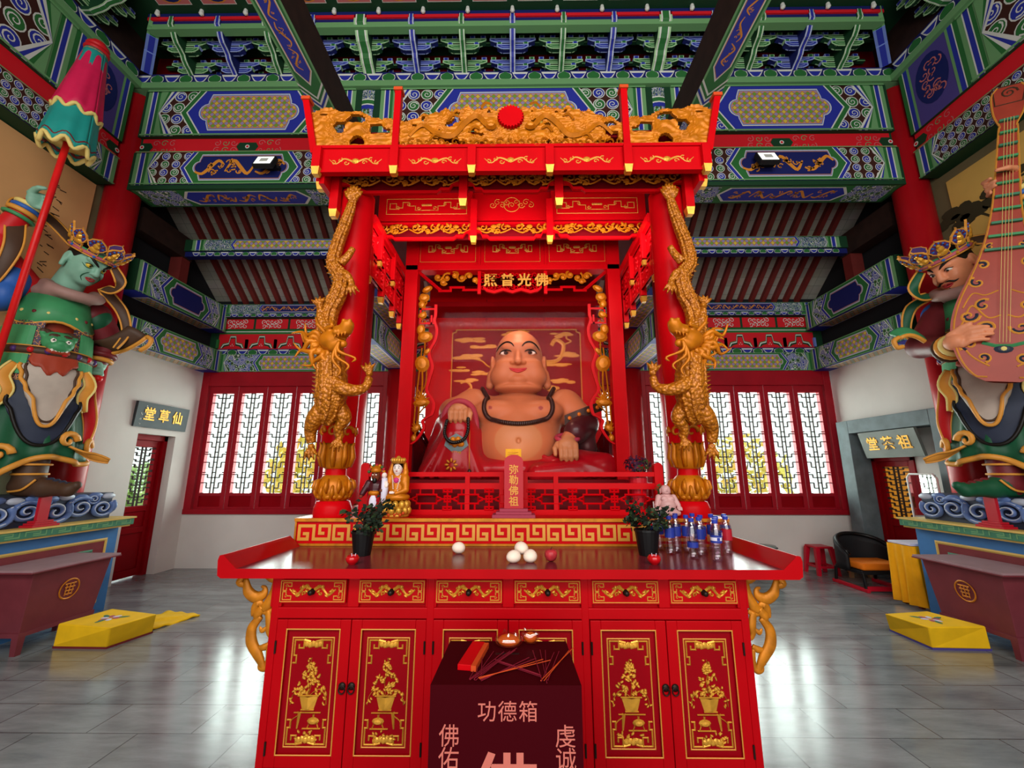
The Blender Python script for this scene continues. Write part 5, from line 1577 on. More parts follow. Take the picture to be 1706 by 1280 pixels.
def shrine_canopy():
 t=thing('shrine_canopy','tall red and gold carved shrine canopy with two dragon columns housing the seated statue','shrine',(0,4.2,1.18))
 # ---- crown: three pierced gilded panels between posts
 yc=2.85;z0=3.985
 def sun_hole(U,V):return(U-0.90)**2+(V-0.255)**2>0.09**2
 def keep_c(U,V):
  x=np.abs(U-0.90)
  top=0.36-0.14*np.clip((x-0.45)/0.45,0,1)**1.3+0.012*np.sin(U*38)+0.01*np.sin(U*71)
  n=value_noise(U*15+4,V*24+1,5)
  hole=(n<0.2)&(V>0.03)&(V<top-0.03)&(x>0.16)
  return(V<top)&~hole
 A=Art((-0.90,yc,z0),(1,0,0),(0,0,1))
 mb=carve(A.P,1.80,0.40,0.009,keep_c,swirl_height(3,190,0.005),'gold',0.02)
 b=Art((-0.90,yc,z0),(1,0,0),(0,0,1))
 for s in(-1,1):
  pts=smooth_pts([(0.90+s*x,v)for x,v in((0.80,0.10),(0.70,0.20),(0.58,0.12),(0.46,0.10),(0.36,0.22),(0.27,0.28),(0.19,0.20),(0.14,0.17))],6)
  b.stroke(pts,[0.05*(0.35+0.65*math.sin(PI*min(1,(i+3)/len(pts))*0.8))for i in range(len(pts))],'gold',0.016,0.022)
  for x,v in((0.64,0.06),(0.50,0.24),(0.33,0.13),(0.24,0.35)):b.stroke(smooth_pts([(0.90+s*x,v),(0.90+s*(x-0.04),v+0.05),(0.90+s*(x-0.09),v+0.03)],4),[0.02]*8+[0.006],'gold',0.016,0.014)
  b.dome(0.90+s*0.155,0.18,0.045,'gold',0.016,0.035,10,0.032)
 for k in range(30):b.spiral(0.06+1.68*k/29,0.03+0.015*(k%2),0.035,'gold',0.014,0.012,0.014,1.0,k,1 if k%2 else-1,10)
 n=len(mb.v);mb.v+=b.v;mb.uv+=b.uv;mb.f+=[[i+n for i in f]for f in b.f];mb.m+=b.m
 mb.obj('crown_panel',t,smooth=False)
 m=Art((0.0,yc-0.03,z0+0.255),(1,0,0),(0,0,1))
 pts=[]
 for k in range(48):r=0.088 if k%2 else 0.105;pts.append((r*math.cos(2*PI*k/48),r*math.sin(2*PI*k/48)))
 m.slab(pts,'red',-0.02,0.012);m.obj('sun_disc',t)
 for s in(-1,1):
  def keep_w(U,V):
   top=0.375-0.13*np.clip(1-U/0.6,0,1)**1.6+0.014*np.sin(U*24+1)-0.03*np.clip((U-0.5)/0.2,0,1)
   edge=0.60+V*0.22
   nn=value_noise(U*7+8,V*19+3,9)
   hole=(nn<0.30)&(V>0.035)&(V<top-0.03)&(U>0.03)&(U<edge-0.04)
   return(V<top)&(U<edge)&~hole
  A=Art((s*0.93,yc,z0),(s,0,0),(0,0,1));A.W=Vector((0,-1,0))
  mb=carve(A.P,0.72,0.40,0.009,keep_w,swirl_height(13,130,0.006),'gold',0.02)
  if s<0:mb.f=[list(reversed(f))for f in mb.f]
  mb.obj('crown_panel',t)
 for x,dx,zt in((-0.905,0,4.50),(0.905,0,4.50),(-1.535,-0.11,4.42),(1.535,0.11,4.42)):
  m=MB();w=0.026
  m.hexa([(x-w,yc-0.03,3.93),(x+w,yc-0.03,3.93),(x+w,yc+0.03,3.93),(x-w,yc+0.03,3.93)],[(x+dx-w,yc-0.03,zt),(x+dx+w,yc-0.03,zt),(x+dx+w,yc+0.03,zt),(x+dx-w,yc+0.03,zt)],'red')
  p=m.obj('crown_post',t,bevel=0.003)
  m=MB();m.box(x+dx-0.036,x+dx+0.036,yc-0.04,yc+0.04,zt,zt+0.03,'incense_orange');m.obj('post_cap',p,bevel=0.004)
 for s in(-1,1):
  def keep_s(U,V):return(V<0.33+0.02*np.sin(U*22))&~((value_noise(U*8+2,V*18+3,21)<0.28)&(V>0.035)&(V<0.3))
  A=Art((s*1.56,2.88,z0),(0,1,0),(s*0.25,0,0.97));A.W=Vector((s,0,-0.25)).normalized()
  mb=carve(A.P,1.3,0.38,0.02,keep_s,swirl_height(23,100,0.006),'gold',0.02);mb.obj('crown_panel',t)
  # ---- fascia with tracery, its pendant posts, and canopy roof
 a=Art((-1.54,yc-0.01,3.775),(1,0,0),(0,0,1))
 a.box2(0,0,3.08,0.20,-0.04,0,'red');a.box2(-0.02,0.20,3.10,0.225,-0.05,0.012,'red');a.box2(0.0,-0.012,3.08,0.008,-0.04,0.008,'red')
 for x in(-1.21,-0.59,0.0,0.59,1.21):
  c=1.54+x
  for s in(-1,1):
   q=smooth_pts([(c+s*0.02,0.085),(c+s*0.09,0.11),(c+s*0.15,0.065),(c+s*0.205,0.105)],5)
   a.stroke(q,[0.014*(1.2-k/len(q))for k in range(len(q))],'gold_line',0.001,0.004)
   for k in range(3):a.spiral(c+s*(0.07+0.05*k),0.075+0.025*(k%2),0.022,'gold_line',0.009,0.001,0.003,1.0,k,s,9)
  a.dome(c,0.09,0.03,'gold_leaf',0.001,0.008,8,0.024)
 a.obj('fascia',t)
 m=MB();m.box(-1.5,1.5,yc+0.03,5.45,4.10,4.16,'red_dark');m.box(-1.5,-1.46,yc+0.03,5.45,3.70,4.16,'red');m.box(1.46,1.5,yc+0.03,5.45,3.70,4.16,'red')
 m.box(-1.5,1.5,3.13,3.17,3.92,4.12,'red')
 m.obj('canopy_roof',t)
 def pendant(x,y,zb,zt,w=0.032):
  m=MB();m.box(x-w,x+w,y-w,y+w,zb,zt,'red');p=m.obj('hanging_post',t,bevel=0.002)
  m=MB();gold_tip(m,x,y,zb-0.06,w);m.obj('gold_tip',p)
 for x in(-1.50,-0.90,-0.30,0.30,0.90,1.50):pendant(x,yc-0.02,3.79,3.97)
 for s in(-1,1):pendant(s*1.53,2.98,3.77,3.97)
 # ---- first openwork frieze between the dragon columns
 def frieze(name,x0,x1,y,zb,zt,n):
  a=Art((x0,y,zb),(1,0,0),(0,0,1));openwork(a,0,x1-x0,0,zt-zb,n);a.obj(name,t)
 m=MB();m.box(-1.42,1.42,3.10,3.12,3.80,3.93,'red_dark');m.obj('frieze_back',t)
 frieze('openwork_frieze',-1.40,-0.42,3.05,3.74,3.925,3);frieze('openwork_frieze',-0.36,0.36,3.05,3.74,3.925,3);frieze('openwork_frieze',0.42,1.40,3.05,3.74,3.925,3)
 for x in(-0.39,0.39):pendant(x,3.05,3.66,3.93,0.034)
 for x in(-1.43,1.43):pendant(x,3.03,3.56,3.93,0.034)
 # ---- second board: traced panels over a second frieze
 a=Art((-1.26,3.55,3.60),(1,0,0),(0,0,1));a.box2(0,0.15,2.52,0.55,-0.03,0,'red');a.box2(0,0.02,2.52,0.16,-0.03,-0.02,'red_dark')
 for c,w in((0.455,0.76),(2.065,0.76)):
  a.outline([(c-w/2,0.275),(c+w/2,0.275),(c+w/2,0.435),(c-w/2,0.435)],0.006,'gold_line',0.001,0.002);tracery(a,c,0.355,0.76,0.13)
 for q in range(9):a.spiral(1.26+(q-4)*0.045,0.365+0.03*(q%2),0.035,'gold_line',0.007,0.001,0.002,1.3,q,1 if q%2 else-1,10)
 a.outline(arc(1.26,0.37,0.075,0,350,20),0.006,'gold_line',0.001,0.002)
 a.box2(0.86,0.0,0.89,0.55,0,0.02,'red');a.box2(1.63,0.0,1.66,0.55,0,0.02,'red')
 a.obj('traced_board',t)
 frieze('openwork_frieze',-1.25,-0.37,3.52,3.60,3.765,3);frieze('openwork_frieze',-0.33,0.33,3.52,3.60,3.765,2);frieze('openwork_frieze',0.37,1.25,3.52,3.60,3.765,3)
 for x in(-0.35,0.35):pendant(x,3.50,3.60,3.98,0.03)
 # ---- side friezes stepping back to the niche
 for s in(-1,1):
  for zb,zt in((3.12,3.30),(3.34,3.56)):
   a=Art((s*1.20,3.2 if s>0 else 4.3,zb),(0,s,0),(0,0,1))
   a.box2(0,0,1.1,zt-zb,-0.012,0.0,'red');a.box2(0,-0.01,1.1,0.02,-0.02,0.012,'red');a.box2(0,zt-zb-0.02,1.1,zt-zb,-0.02,0.012,'red')
   for k in range(8):
    for q in range(2):a.spiral(0.07+k*0.138,0.055+0.06*q,0.035,'red',0.016,0.002,0.012,1.1,k+q,1 if(k+q)%2 else-1,10)
   a.frame((s*1.188,4.3 if s>0 else 3.2,zb),(0,-s,0),(0,0,1))
   a.box2(0,-0.01,1.1,0.02,-0.004,0.012,'red');a.box2(0,zt-zb-0.02,1.1,zt-zb,-0.004,0.012,'red')
   for k in range(8):
    for q in range(3):a.spiral(0.07+k*0.138,0.045+0.05*q,0.03,'red',0.014,0.001,0.012,1.1,k+q,1 if(k+q)%2 else-1,10)
   a.obj('side_frieze',t)
  m=MB();m.box(s*1.17-0.02,s*1.17+0.02,3.2,4.3,3.56,3.64,'red');m.obj('side_rail',t)
  for(y,zb)in((3.25,3.10),(3.60,3.06),(3.95,3.06),(4.22,3.03)):pendant(s*1.2,y,zb,3.36,0.026)
  for(y,zb)in((3.4,3.32),(3.8,3.32)):pendant(s*1.165,y,zb,3.6,0.022)
  # ---- niche frame
 m=MB()
 for s in(-1,1):m.box(s*1.085-0.068,s*1.085+0.068,4.17,4.30,1.18,4.0,'red')
 m.box(-1.15,1.15,4.19,4.28,3.635,4.10,'red');m.box(-1.15,1.15,4.17,4.30,3.62,3.68,'red')
 m.obj('niche_frame',t,bevel=0.004)
 a=Art((-1.0,4.185,3.68),(1,0,0),(0,0,1))
 for c in(0.30,1.0,1.70):
  tracery(a,c,0.19,0.46,0.16);a.outline([(c-0.3,0.04),(c+0.3,0.04),(c+0.3,0.36),(c-0.3,0.36)],0.004,'gold_line',0.001,0.002)
 for x in(0.64,1.36):a.box2(x-0.012,0,x+0.012,0.42,0,0.01,'red')
 a.obj('traced_board',t)
 a=Art((-1.017,4.22,3.38),(1,0,0),(0,0,1))
 for x in(0.66,1.374):a.box2(x-0.018,-0.02,x+0.018,0.25,-0.02,0.012,'red')
 lip=[(0.70,0.06),(0.74,0.02),(0.82,0.0),(0.92,0.03),(1.017,0.0),(1.11,0.03),(1.21,0.0),(1.29,0.02),(1.334,0.06)]
 for i in range(len(lip)-1):
  (p,q),(r,s_)=lip[i],lip[i+1]
  a.slab([(p,q-0.014),(r,s_-0.014),(r,s_+0.02),(p,q+0.02)],'red',-0.02,0.01)
 for k in range(16):
  for q in range(3):
   if q==1 and 2<k<13:continue
   a.spiral(0.70+0.04*k,0.06+0.07*q,0.032,'red',0.015,0,0.012,1.1,k+q,1 if(k+q)%2 else-1,10)
 for u0,sg in((0.05,1),(1.984,-1)):
  a.stroke([(u0-sg*0.05,0.24),(u0+sg*0.20,0.02)],0.035,'red',0,0.02)
  a.stroke([(u0+sg*0.17,0.02),(u0+sg*0.30,0.02),(u0+sg*0.30,0.06),(u0+sg*0.44,0.06),(u0+sg*0.44,0.03),(u0+sg*0.60,0.03)],0.028,'red',0,0.015)
  for k,(x,y,r)in enumerate(((0.16,0.18,0.05),(0.26,0.17,0.06),(0.34,0.20,0.05),(0.42,0.17,0.05),(0.50,0.19,0.05),(0.56,0.14,0.04),(0.22,0.12,0.04))):
   a.spiral(u0+sg*x,y,r,'gold',0.024,0.002,0.014,1.1,k,sg if k%2 else-sg,12);a.dome(u0+sg*x,y,0.028,'gold',0.002,0.014,7)
 hd=a.obj('header_fretwork',t)
 m=MB()
 for ch,x in(('照',-0.235),('普',-0.055),('光',0.13),('佛',0.315)):text_mb(m,ch,(x,4.205,3.50),(1,0,0),(0,0,1),0.15,'gold_line',0.014,0.004)
 m.obj('lettering',hd)
 for s in(-1,1):
  a=Art((s*1.017,4.22,1.76),(-s,0,0),(0,0,1));a.W=Vector((0,-1,0))
  edge=smooth_pts([(0.0,0.0),(0.06,0.05),(0.125,0.16),(0.11,0.23),(0.15,0.27),(0.20,0.30),(0.22,0.40),(0.19,0.47),(0.14,0.55),(0.16,0.66),(0.19,0.80),(0.15,0.93),(0.16,0.99),(0.205,1.08),(0.22,1.20),(0.19,1.30),(0.20,1.36),(0.20,1.48)],4)
  N=len(edge)
  for i in range(N-1):
   (p,q),(r,z)=edge[i],edge[i+1]
   a.slab([(p-0.014,q),(p+0.016,q),(r+0.016,z),(r-0.014,z)],'red',-0.02,0.012)
  for(p,q,r,z)in((0.03,1.28,0.05,1.44),(0.03,1.42,0.20,1.44),(0.03,1.26,0.20,1.28),(0.15,1.26,0.17,1.36)):a.box2(p,q,r,z,-0.01,0.01,'red')
  for pts,w_ in(([(0.03,0.08),(0.06,0.2),(0.07,0.4),(0.09,0.6),(0.08,0.8)],0.02),([(0.02,0.15),(0.03,0.4),(0.05,0.7),(0.07,1.0)],0.016),([(0.05,0.5),(0.12,0.6),(0.13,0.75)],0.014),([(0.06,0.3),(0.11,0.36),(0.15,0.4)],0.014),([(0.08,0.8),(0.10,1.0),(0.08,1.2)],0.016)):
   a.stroke(smooth_pts(pts,5),w_,'gold',0,0.014)
  for u,v,r,rv,ro in((0.08,0.83,0.075,0.09,0.3),(0.10,1.12,0.08,0.06,0.2),(0.05,1.20,0.045,0.06,0),(0.09,0.42,0.085,0.04,0.1),(0.05,0.16,0.05,0.035,0.6),(0.03,0.06,0.03,0.04,0),(0.06,1.36,0.05,0.04,0.4),(0.07,1.56,0.06,0.05,0.2),(0.10,1.66,0.06,0.035,0.5),(0.05,1.48,0.04,0.05,0.2),(0.13,0.96,0.05,0.03,0.8)):
   a.dome(u,v,r,'gold',0.0,0.03,12,rv,ro)
  for k in range(7):
   an=R(15+25*k)
   a.stroke([(0.09,0.44),(0.09+0.085*math.cos(an),0.44+0.13*math.sin(an))],[0.03,0.006],'gold',0.004,0.016)
   a.stroke([(0.05,0.15),(0.05+0.06*math.cos(an),0.15+0.09*math.sin(an))],[0.02,0.005],'gold',0.004,0.014)
  for k in range(6):a.spiral(0.06+0.02*(k%2),1.30+0.07*k,0.035,'gold',0.018,0.002,0.014,1.0,k,1 if k%2 else-1,10)
  if s>0:pass
  o=a.obj('side_fretwork',t)
  # ---- walls of the niche, painted back panel, glass
 m=MB();m.box(-1.12,1.12,5.30,5.36,1.18,4.10,'red');m.box(-0.36,-0.345,5.285,5.30,3.45,3.75,'red_deep');m.box(0.40,0.415,5.285,5.30,3.45,3.75,'red_deep')
 m.box(-1.15,1.15,4.30,5.36,3.95,4.0,'red_dark');m.box(-1.12,1.12,4.9,5.3,3.50,3.56,'red_deep')
 m.obj('niche_back',t)
 a=Art((-0.80,5.298,2.33),(1,0,0),(0,0,1))
 W,H=1.68,1.00
 pl=[(0.05,0),(W-0.05,0),(W-0.05,0.03),(W,0.05),(W,H-0.05),(W-0.05,H-0.03),(W-0.05,H),(0.05,H),(0.05,H-0.03),(0,H-0.05),(0,0.05),(0.05,0.03)]
 a.poly([(0,0),(W,0),(W,H),(0,H)],'red_deep',0.001);a.outline(pl,0.014,'gold_line',0.002,0.004)
 rr=random.Random(4)
 for(u,v,w_,n)in((0.25,0.86,0.30,8),(0.40,0.76,0.24,6),(0.22,0.62,0.26,8),(0.15,0.46,0.22,6),(0.40,0.40,0.2,5),(1.40,0.92,0.24,6),(1.48,0.66,0.2,7),(1.38,0.52,0.25,6),(1.45,0.30,0.24,7),(1.30,0.20,0.2,6),(0.2,0.32,0.2,5),(0.85,0.95,0.24,5)):
  for k in range(n):a.dome(u+rr.uniform(-0.5,0.5)*w_,v+rr.uniform(-0.02,0.03),rr.uniform(0.05,0.10),'gold_line',0.001,0.004,9,rr.uniform(0.014,0.026))
 a.stroke(smooth_pts([(0.20,0.62),(0.38,0.58),(0.48,0.5),(0.62,0.46)],5),0.02,'gold_line',0.001,0.004)
 a.stroke(smooth_pts([(0.10,0.08),(0.18,0.14),(0.26,0.22),(0.20,0.30),(0.12,0.28)],5),[0.05]*10+[0.03]*11,'gold_line',0.001,0.006)
 a.stroke(smooth_pts([(1.1,0.6),(1.25,0.56),(1.40,0.6),(1.46,0.78),(1.36,0.86),(1.30,0.78)],6),0.05,'gold_line',0.001,0.006)
 a.stroke(smooth_pts([(1.52,0.96),(1.50,0.88),(1.56,0.84),(1.48,0.80)],4),0.02,'gold_line',0.001,0.004)
 a.obj('gilt_landscape',t)
 g=MB();g.box(-1.017,1.017,4.30,4.304,1.5,3.63,'showcase_glass');g.obj('glass_pane',t)
 # ---- dragon columns
 for s in(-1,1):dragon_column(t,s)
 # ---- railing in front of the statue
 y=3.27
 a=Art((-1.15,y,1.18),(1,0,0),(0,0,1))
 for u0,u1,v0,v1 in((0.02,1.07,0.278,0.312),(1.25,2.28,0.278,0.312),(0.02,2.28,0.185,0.225),(0.02,2.28,0.0,0.035),(0.02,2.28,0.225,0.23)):a.box2(u0,v0,u1,v1,-0.045,0,'red')
 for x in(0.80,1.06,1.24,1.47):a.box2(x,0.0,x+0.035,0.312,-0.046,0.004,'red')
 for x in(0.0,2.235):a.slab([(x,0),(x+0.065,0),(x+0.065,0.33)]+arc(x+0.0325,0.35,0.0325,0,180,8)+[(x,0.33)],'red',-0.05,0.006)
 nb=7;sp=2.2/nb
 for k in range(nb):
  c=0.04+sp*(k+0.5)
  q=0.014
  a.outline([(c-0.075,0.08),(c+0.075,0.08),(c+0.075,0.145),(c-0.075,0.145)],q,'red',0,0.006)
  for sg in(-1,1):
   a.outline([(c+sg*0.075,0.095),(c+sg*0.105,0.105),(c+sg*0.105,0.12),(c+sg*0.075,0.13)],q,'red',0,0.006)
   a.stroke([(c+sg*0.105,0.1125),(c+sg*sp/2,0.1125)],q,'red',0,0.006)
   a.stroke([(c+sg*0.05,0.145),(c+sg*0.05,0.185)],q,'red',0,0.006);a.stroke([(c+sg*0.05,0.035),(c+sg*0.05,0.08)],q,'red',0,0.006)
  e=c+sp/2
  if k<nb-1:
   a.stroke([(e,0.035),(e,0.185)],q,'red',0,0.006)
   a.outline([(e-0.03,0.165),(e+0.03,0.165),(e+0.03,0.185),(e-0.03,0.185)],q,'red',0,0.006);a.outline([(e-0.03,0.035),(e+0.03,0.035),(e+0.03,0.055),(e-0.03,0.055)],q,'red',0,0.006)
   a.outline([(e-0.022,0.0925),(e+0.022,0.0925),(e+0.022,0.1325),(e-0.022,0.1325)],q,'red',0,0.006)
 a.obj('railing',t)
 m=MB()
 for s in(-1,1):
  m.box(s*1.13-0.022,s*1.13+0.022,3.27,4.17,1.18,1.215,'red');m.box(s*1.13-0.022,s*1.13+0.022,3.27,4.17,1.365,1.405,'red');m.box(s*1.13-0.022,s*1.13+0.022,3.27,4.17,1.458,1.49,'red')
  for k in range(6):m.box(s*1.13-0.01,s*1.13+0.01,3.4+0.14*k,3.414+0.14*k,1.18,1.40,'red')
 m.obj('railing_return',t)
 m=MB();m.box(-1.10,1.10,3.40,5.3,1.18,1.30,'red_dark');m.box(-1.08,1.08,3.9,5.3,1.30,1.42,'red_dark');m.obj('statue_seat',t)
def dragon_column(t,s):
 x0,y0=s*1.30,3.17
 X=lambda x:s*x
 m=MB();m.lathe([(0.118,1.70),(0.135,2.6),(0.135,3.78)],'red',(x0,y0,0),28,cap=False)
 sh=m.obj('dragon_column',t,smooth=True)
 m=MB();m.lathe([(0.128,1.18),(0.134,1.20),(0.13,1.24),(0.115,1.285),(0.09,1.29)],'red',(x0,y0,0),28,cap=False);m.obj('base_drum',sh,smooth=True)
 m=MB()
 prof=[(0.085,1.285),(0.118,1.31),(0.132,1.36),(0.122,1.42),(0.09,1.46),(0.075,1.47)]
 m.lathe(prof,'gold',(x0,y0,0),24,cap=False)
 for row,(z,r,hh,n)in enumerate(((1.31,0.124,0.10,10),(1.345,0.134,0.10,10),(1.30,0.112,0.045,16))):
  for k in range(n):
   an=2*PI*(k+0.5*row)/n
   m.tube([(x0+r*0.93*math.cos(an),y0+r*0.93*math.sin(an),z),(x0+r*1.03*math.cos(an),y0+r*1.03*math.sin(an),z+hh*0.4),(x0+r*0.97*math.cos(an),y0+r*0.97*math.sin(an),z+hh*0.8),(x0+r*0.8*math.cos(an),y0+r*0.8*math.sin(an),z+hh)],[r*0.10,r*0.24,r*0.18,0.004],'gold',6,flat=0.5)
 m.obj('lotus_bulb',sh,smooth=True)
 m=MB();m.lathe([(0.075,1.465),(0.072,1.52)],'red',(x0,y0,0),20,cap=False);m.obj('neck',sh,smooth=True)
 m=MB();m.lathe([(0.075,1.515),(0.10,1.53),(0.105,1.60),(0.10,1.68),(0.11,1.78),(0.10,1.83),(0.06,1.85)],'gold',(x0,y0,0),20,cap=False)
 for k in range(9):
  an=2*PI*k/9
  m.tube([(x0+0.10*math.cos(an),y0+0.10*math.sin(an),1.53),(x0+0.12*math.cos(an),y0+0.12*math.sin(an),1.60),(x0+0.108*math.cos(an),y0+0.108*math.sin(an),1.68),(x0+0.125*math.cos(an),y0+0.125*math.sin(an),1.71)],[0.022,0.032,0.026,0.008],'gold',6,flat=0.6)
 for k in range(7):
  an=2*PI*(k+0.3)/7
  c=Vector((x0+0.105*math.cos(an),y0+0.105*math.sin(an),1.78));tt=Vector((-math.sin(an),math.cos(an),0));w=Vector((math.cos(an),math.sin(an),0))
  m.tube([c+tt*(0.05-0.004*q)*math.cos(q*0.55)+Vector((0,0,1))*(0.05-0.004*q)*math.sin(q*0.55)+w*0.012 for q in range(11)],[0.016*(1-0.05*q)for q in range(11)],'gold',6)
 m.obj('leaf_vase',sh,smooth=True)
 m=MB()
 base=[(1.256,2.98,3.66),(1.262,2.965,3.54),(1.30,2.955,3.36),(1.355,2.98,3.2),(1.36,2.97,3.05),(1.28,2.94,2.93),(1.29,2.94,2.80),(1.345,2.95,2.68),(1.355,2.94,2.56),(1.32,2.90,2.44),(1.27,2.84,2.36),(1.235,2.80,2.24),(1.22,2.80,2.12),(1.225,2.82,2.0),(1.25,2.86,1.90),(1.29,2.90,1.84)]
 pts=smooth_pts([(X(a),b,c)for a,b,c in base],7)
 rk=[0.012,0.03,0.04,0.044,0.048,0.05,0.056,0.062,0.066,0.07,0.078,0.088,0.098,0.1,0.085,0.05]
 rad=[float(np.interp(i/(len(pts)-1)*(len(rk)-1),range(len(rk)),rk))*(1.0+0.05*(i%2))for i in range(len(pts))]
 m.tube(pts,rad,'gold_scales',12)
 rr=random.Random(17)
 for i in range(4,len(pts)-4):
  p=Vector(pts[i]);tg=(Vector(pts[i+1])-Vector(pts[i-1])).normalized()
  side=tg.cross(Vector((0,-1,0))).normalized()
  if side.x*s<0:side=-side
  fr=(Vector((0,-1,0))-tg*tg.dot(Vector((0,-1,0)))).normalized()
  if i%2==0:m.tube([p+side*rad[i]*0.8,p+side*(rad[i]*1.3+0.012)-tg*0.02],[0.016,0.003],'gold_scales',5)
  for q in(-0.9,-0.3,0.3,0.9):
   d=(fr*math.cos(q)+side*math.sin(q))
   c=p+d*rad[i]*0.94
   m.ball(c,(0.016,0.012,0.020),'gold_scales',6)
 def limb(pl,rl):m.tube(smooth_pts([(X(a),b,c)for a,b,c in pl],5),[float(np.interp(i,np.linspace(0,5*(len(pl)-1),len(rl)),rl))for i in range(5*(len(pl)-1)+1)],'gold_scales',9)
 def claw(x,y,z,dx,dz):
  for k in range(4):
   an=math.atan2(dz,dx)+(k-1.5)*0.42
   m.tube([(X(x),y,z),(X(x+0.045*math.cos(an)),y-0.02,z+0.045*math.sin(an)),(X(x+0.085*math.cos(an)),y-0.012,z+0.085*math.sin(an)-0.008)],[0.017,0.015,0.003],'gold_scales',6)
  m.ball((X(x),y,z),0.026,'gold_scales',8)
 limb([(1.22,2.78,2.12),(1.14,2.74,2.05),(1.05,2.76,2.03),(0.99,2.80,2.06),(0.975,2.82,2.13)],[0.06,0.05,0.04,0.03,0.026]);claw(0.972,2.81,2.16,0.15,1)
 limb([(1.27,2.84,1.92),(1.33,2.84,1.85),(1.375,2.88,1.77),(1.37,2.90,1.69)],[0.075,0.06,0.042,0.03]);claw(1.365,2.89,1.66,-0.2,-1)
 limb([(1.20,2.86,1.94),(1.15,2.88,1.86),(1.19,2.90,1.79),(1.19,2.93,1.73)],[0.065,0.05,0.036,0.03]);claw(1.19,2.92,1.72,0.1,-1)
 limb([(1.30,2.88,2.50),(1.37,2.88,2.56),(1.40,2.90,2.66)],[0.04,0.034,0.026]);claw(1.40,2.89,2.68,0.2,1)
 limb([(1.30,2.93,2.97),(1.23,2.91,2.94),(1.19,2.92,2.87)],[0.036,0.03,0.024]);claw(1.19,2.91,2.86,-0.3,-1)
 limb([(1.29,2.93,3.05),(1.24,2.92,3.10),(1.21,2.93,3.17)],[0.034,0.028,0.022])
 for k in range(7):
  an=R(40+17*k)
  m.tube(smooth_pts([(X(1.256),2.975,3.60),(X(1.256+0.05*math.cos(an)),2.95,3.60+0.06*math.sin(an)),(X(1.256+0.09*math.cos(an)),2.965,3.60+0.15*math.sin(an)**1)],3),[0.02,0.022,0.022,0.02,0.018,0.012,0.003],'gold_scales',6)
 c=Clay()
 H=lambda x,y,z:(X(x),y,z)
 c.ell(H(1.215,2.74,2.37),(0.085,0.08,0.075),'gold',0.02)
 c.cap(H(1.19,2.71,2.37),H(1.10,2.67,2.43),0.055,0.045,'gold',0.03);c.ell(H(1.085,2.655,2.455),(0.042,0.04,0.034),'gold',0.02)
 c.cap(H(1.19,2.71,2.33),H(1.115,2.68,2.33),0.045,0.026,'gold',0.01)
 for q in(-1,1):
  c.ell(H(1.185+0.03*q,2.665+0.02*q,2.415+0.012*q),0.022,'gold',0.006);c.cap(H(1.21+0.03*q,2.68,2.44),H(1.16+0.03*q,2.65,2.445),0.016,0.01,'gold',0.006);c.ell(H(1.085+0.02*q,2.635,2.478),0.014,'gold',0.006)
  c.chain([H(1.24+0.03*q,2.74,2.43),H(1.28+0.05*q,2.74,2.49),H(1.31+0.05*q,2.76,2.55)],[0.016,0.012,0.005],'gold',0.005)
 c.cut(H(1.105,2.66,2.375),(0.05,0.06,0.016),'gold',0.008)
 for k in range(4):c.cap(H(1.09+0.022*k,2.64,2.395-0.006*k),H(1.092+0.022*k,2.638,2.37-0.006*k),0.007,0.003,'gold',0.002)
 V,F,mm=c.mesh(0.0065)
 n=len(m.v);m.v+=[tuple(p)for p in V.tolist()];m.uv+=[(0.0,0.0)]*len(V);m.f+=[list(f)for f in(F+n).tolist()];m.m+=mm
 for k in range(13):
  an=R(150+11*k);L=0.20+0.05*math.sin(k*1.7)
  b0=Vector(H(1.26,2.76,2.36));e=Vector((X(0)-s*L*math.cos(an),-0.02,L*math.sin(an)*0.95+0.0))
  d=e.normalized();sd=Vector((-d.z,0,d.x))
  w=0.03 if k%2 else-0.03
  m.tube(smooth_pts([b0+d*0.05,b0+e*0.45+sd*w+Vector((0,-0.03,0)),b0+e*0.75-sd*w*0.6,b0+e+sd*w*1.1+Vector((0,0,0.02))],4),[0.022,0.022,0.021,0.02,0.019,0.018,0.016,0.014,0.012,0.01,0.008,0.006,0.002],'gold',6)
 for q,(dx,dz)in enumerate(((-0.05,-0.20),(0.0,-0.24),(-0.09,-0.14))):
  m.tube(smooth_pts([H(1.13,2.65,2.34),H(1.13+dx*0.4+0.03,2.64,2.34+dz*0.5),H(1.13+dx-0.02,2.66,2.34+dz*0.8),H(1.13+dx,2.66,2.34+dz)],4),[0.012]*6+[0.008]*5+[0.004,0.002],'gold',6)
 m.obj('gilded_dragon',sh,smooth=True)
shrine_canopy()
# ---------------------------------------------------------------- the great seated statue in the niche
mat('skin_warm','b4704a',0.42,spec=0.25,vary=0.10,scale=2)
mat('robe_red','a00c18',0.28,coat=0.1,spec=0.2,vary=0.2,scale=5)
mat('robe_dark','40101a',0.3,coat=0.1)
mat('robe_band','3a2620',0.45,vary=0.4,scale=20)
mat('bead','2a120e',0.3)
mat('eye_white','e8e2d8',0.3)
mat('eye_brown','4a2412',0.3)
mat('eye_black','120c0a',0.2)
mat('lip_red','b4333a',0.4)
mat('nipple','8c3a34',0.5)
mat('pink_stone','c99a98',0.35,vary=0.1,scale=20)
mat('porcelain','e6d4cc',0.25)
mat('pink_cloth','c02a70',0.4)
mat('green_leafy','3f5a2e',0.6)
mat('flower_dark','3a1030',0.6,vary=0.3,scale=40)
mat('armour_brown','7a3a24',0.4,vary=0.4,scale=40)
def finger(c,pts,r0,r1,mt,k=0.006):
 n=len(pts)
 c.chain(pts,[r0+(r1-r0)*i/(n-1)for i in range(n)],mt,k)
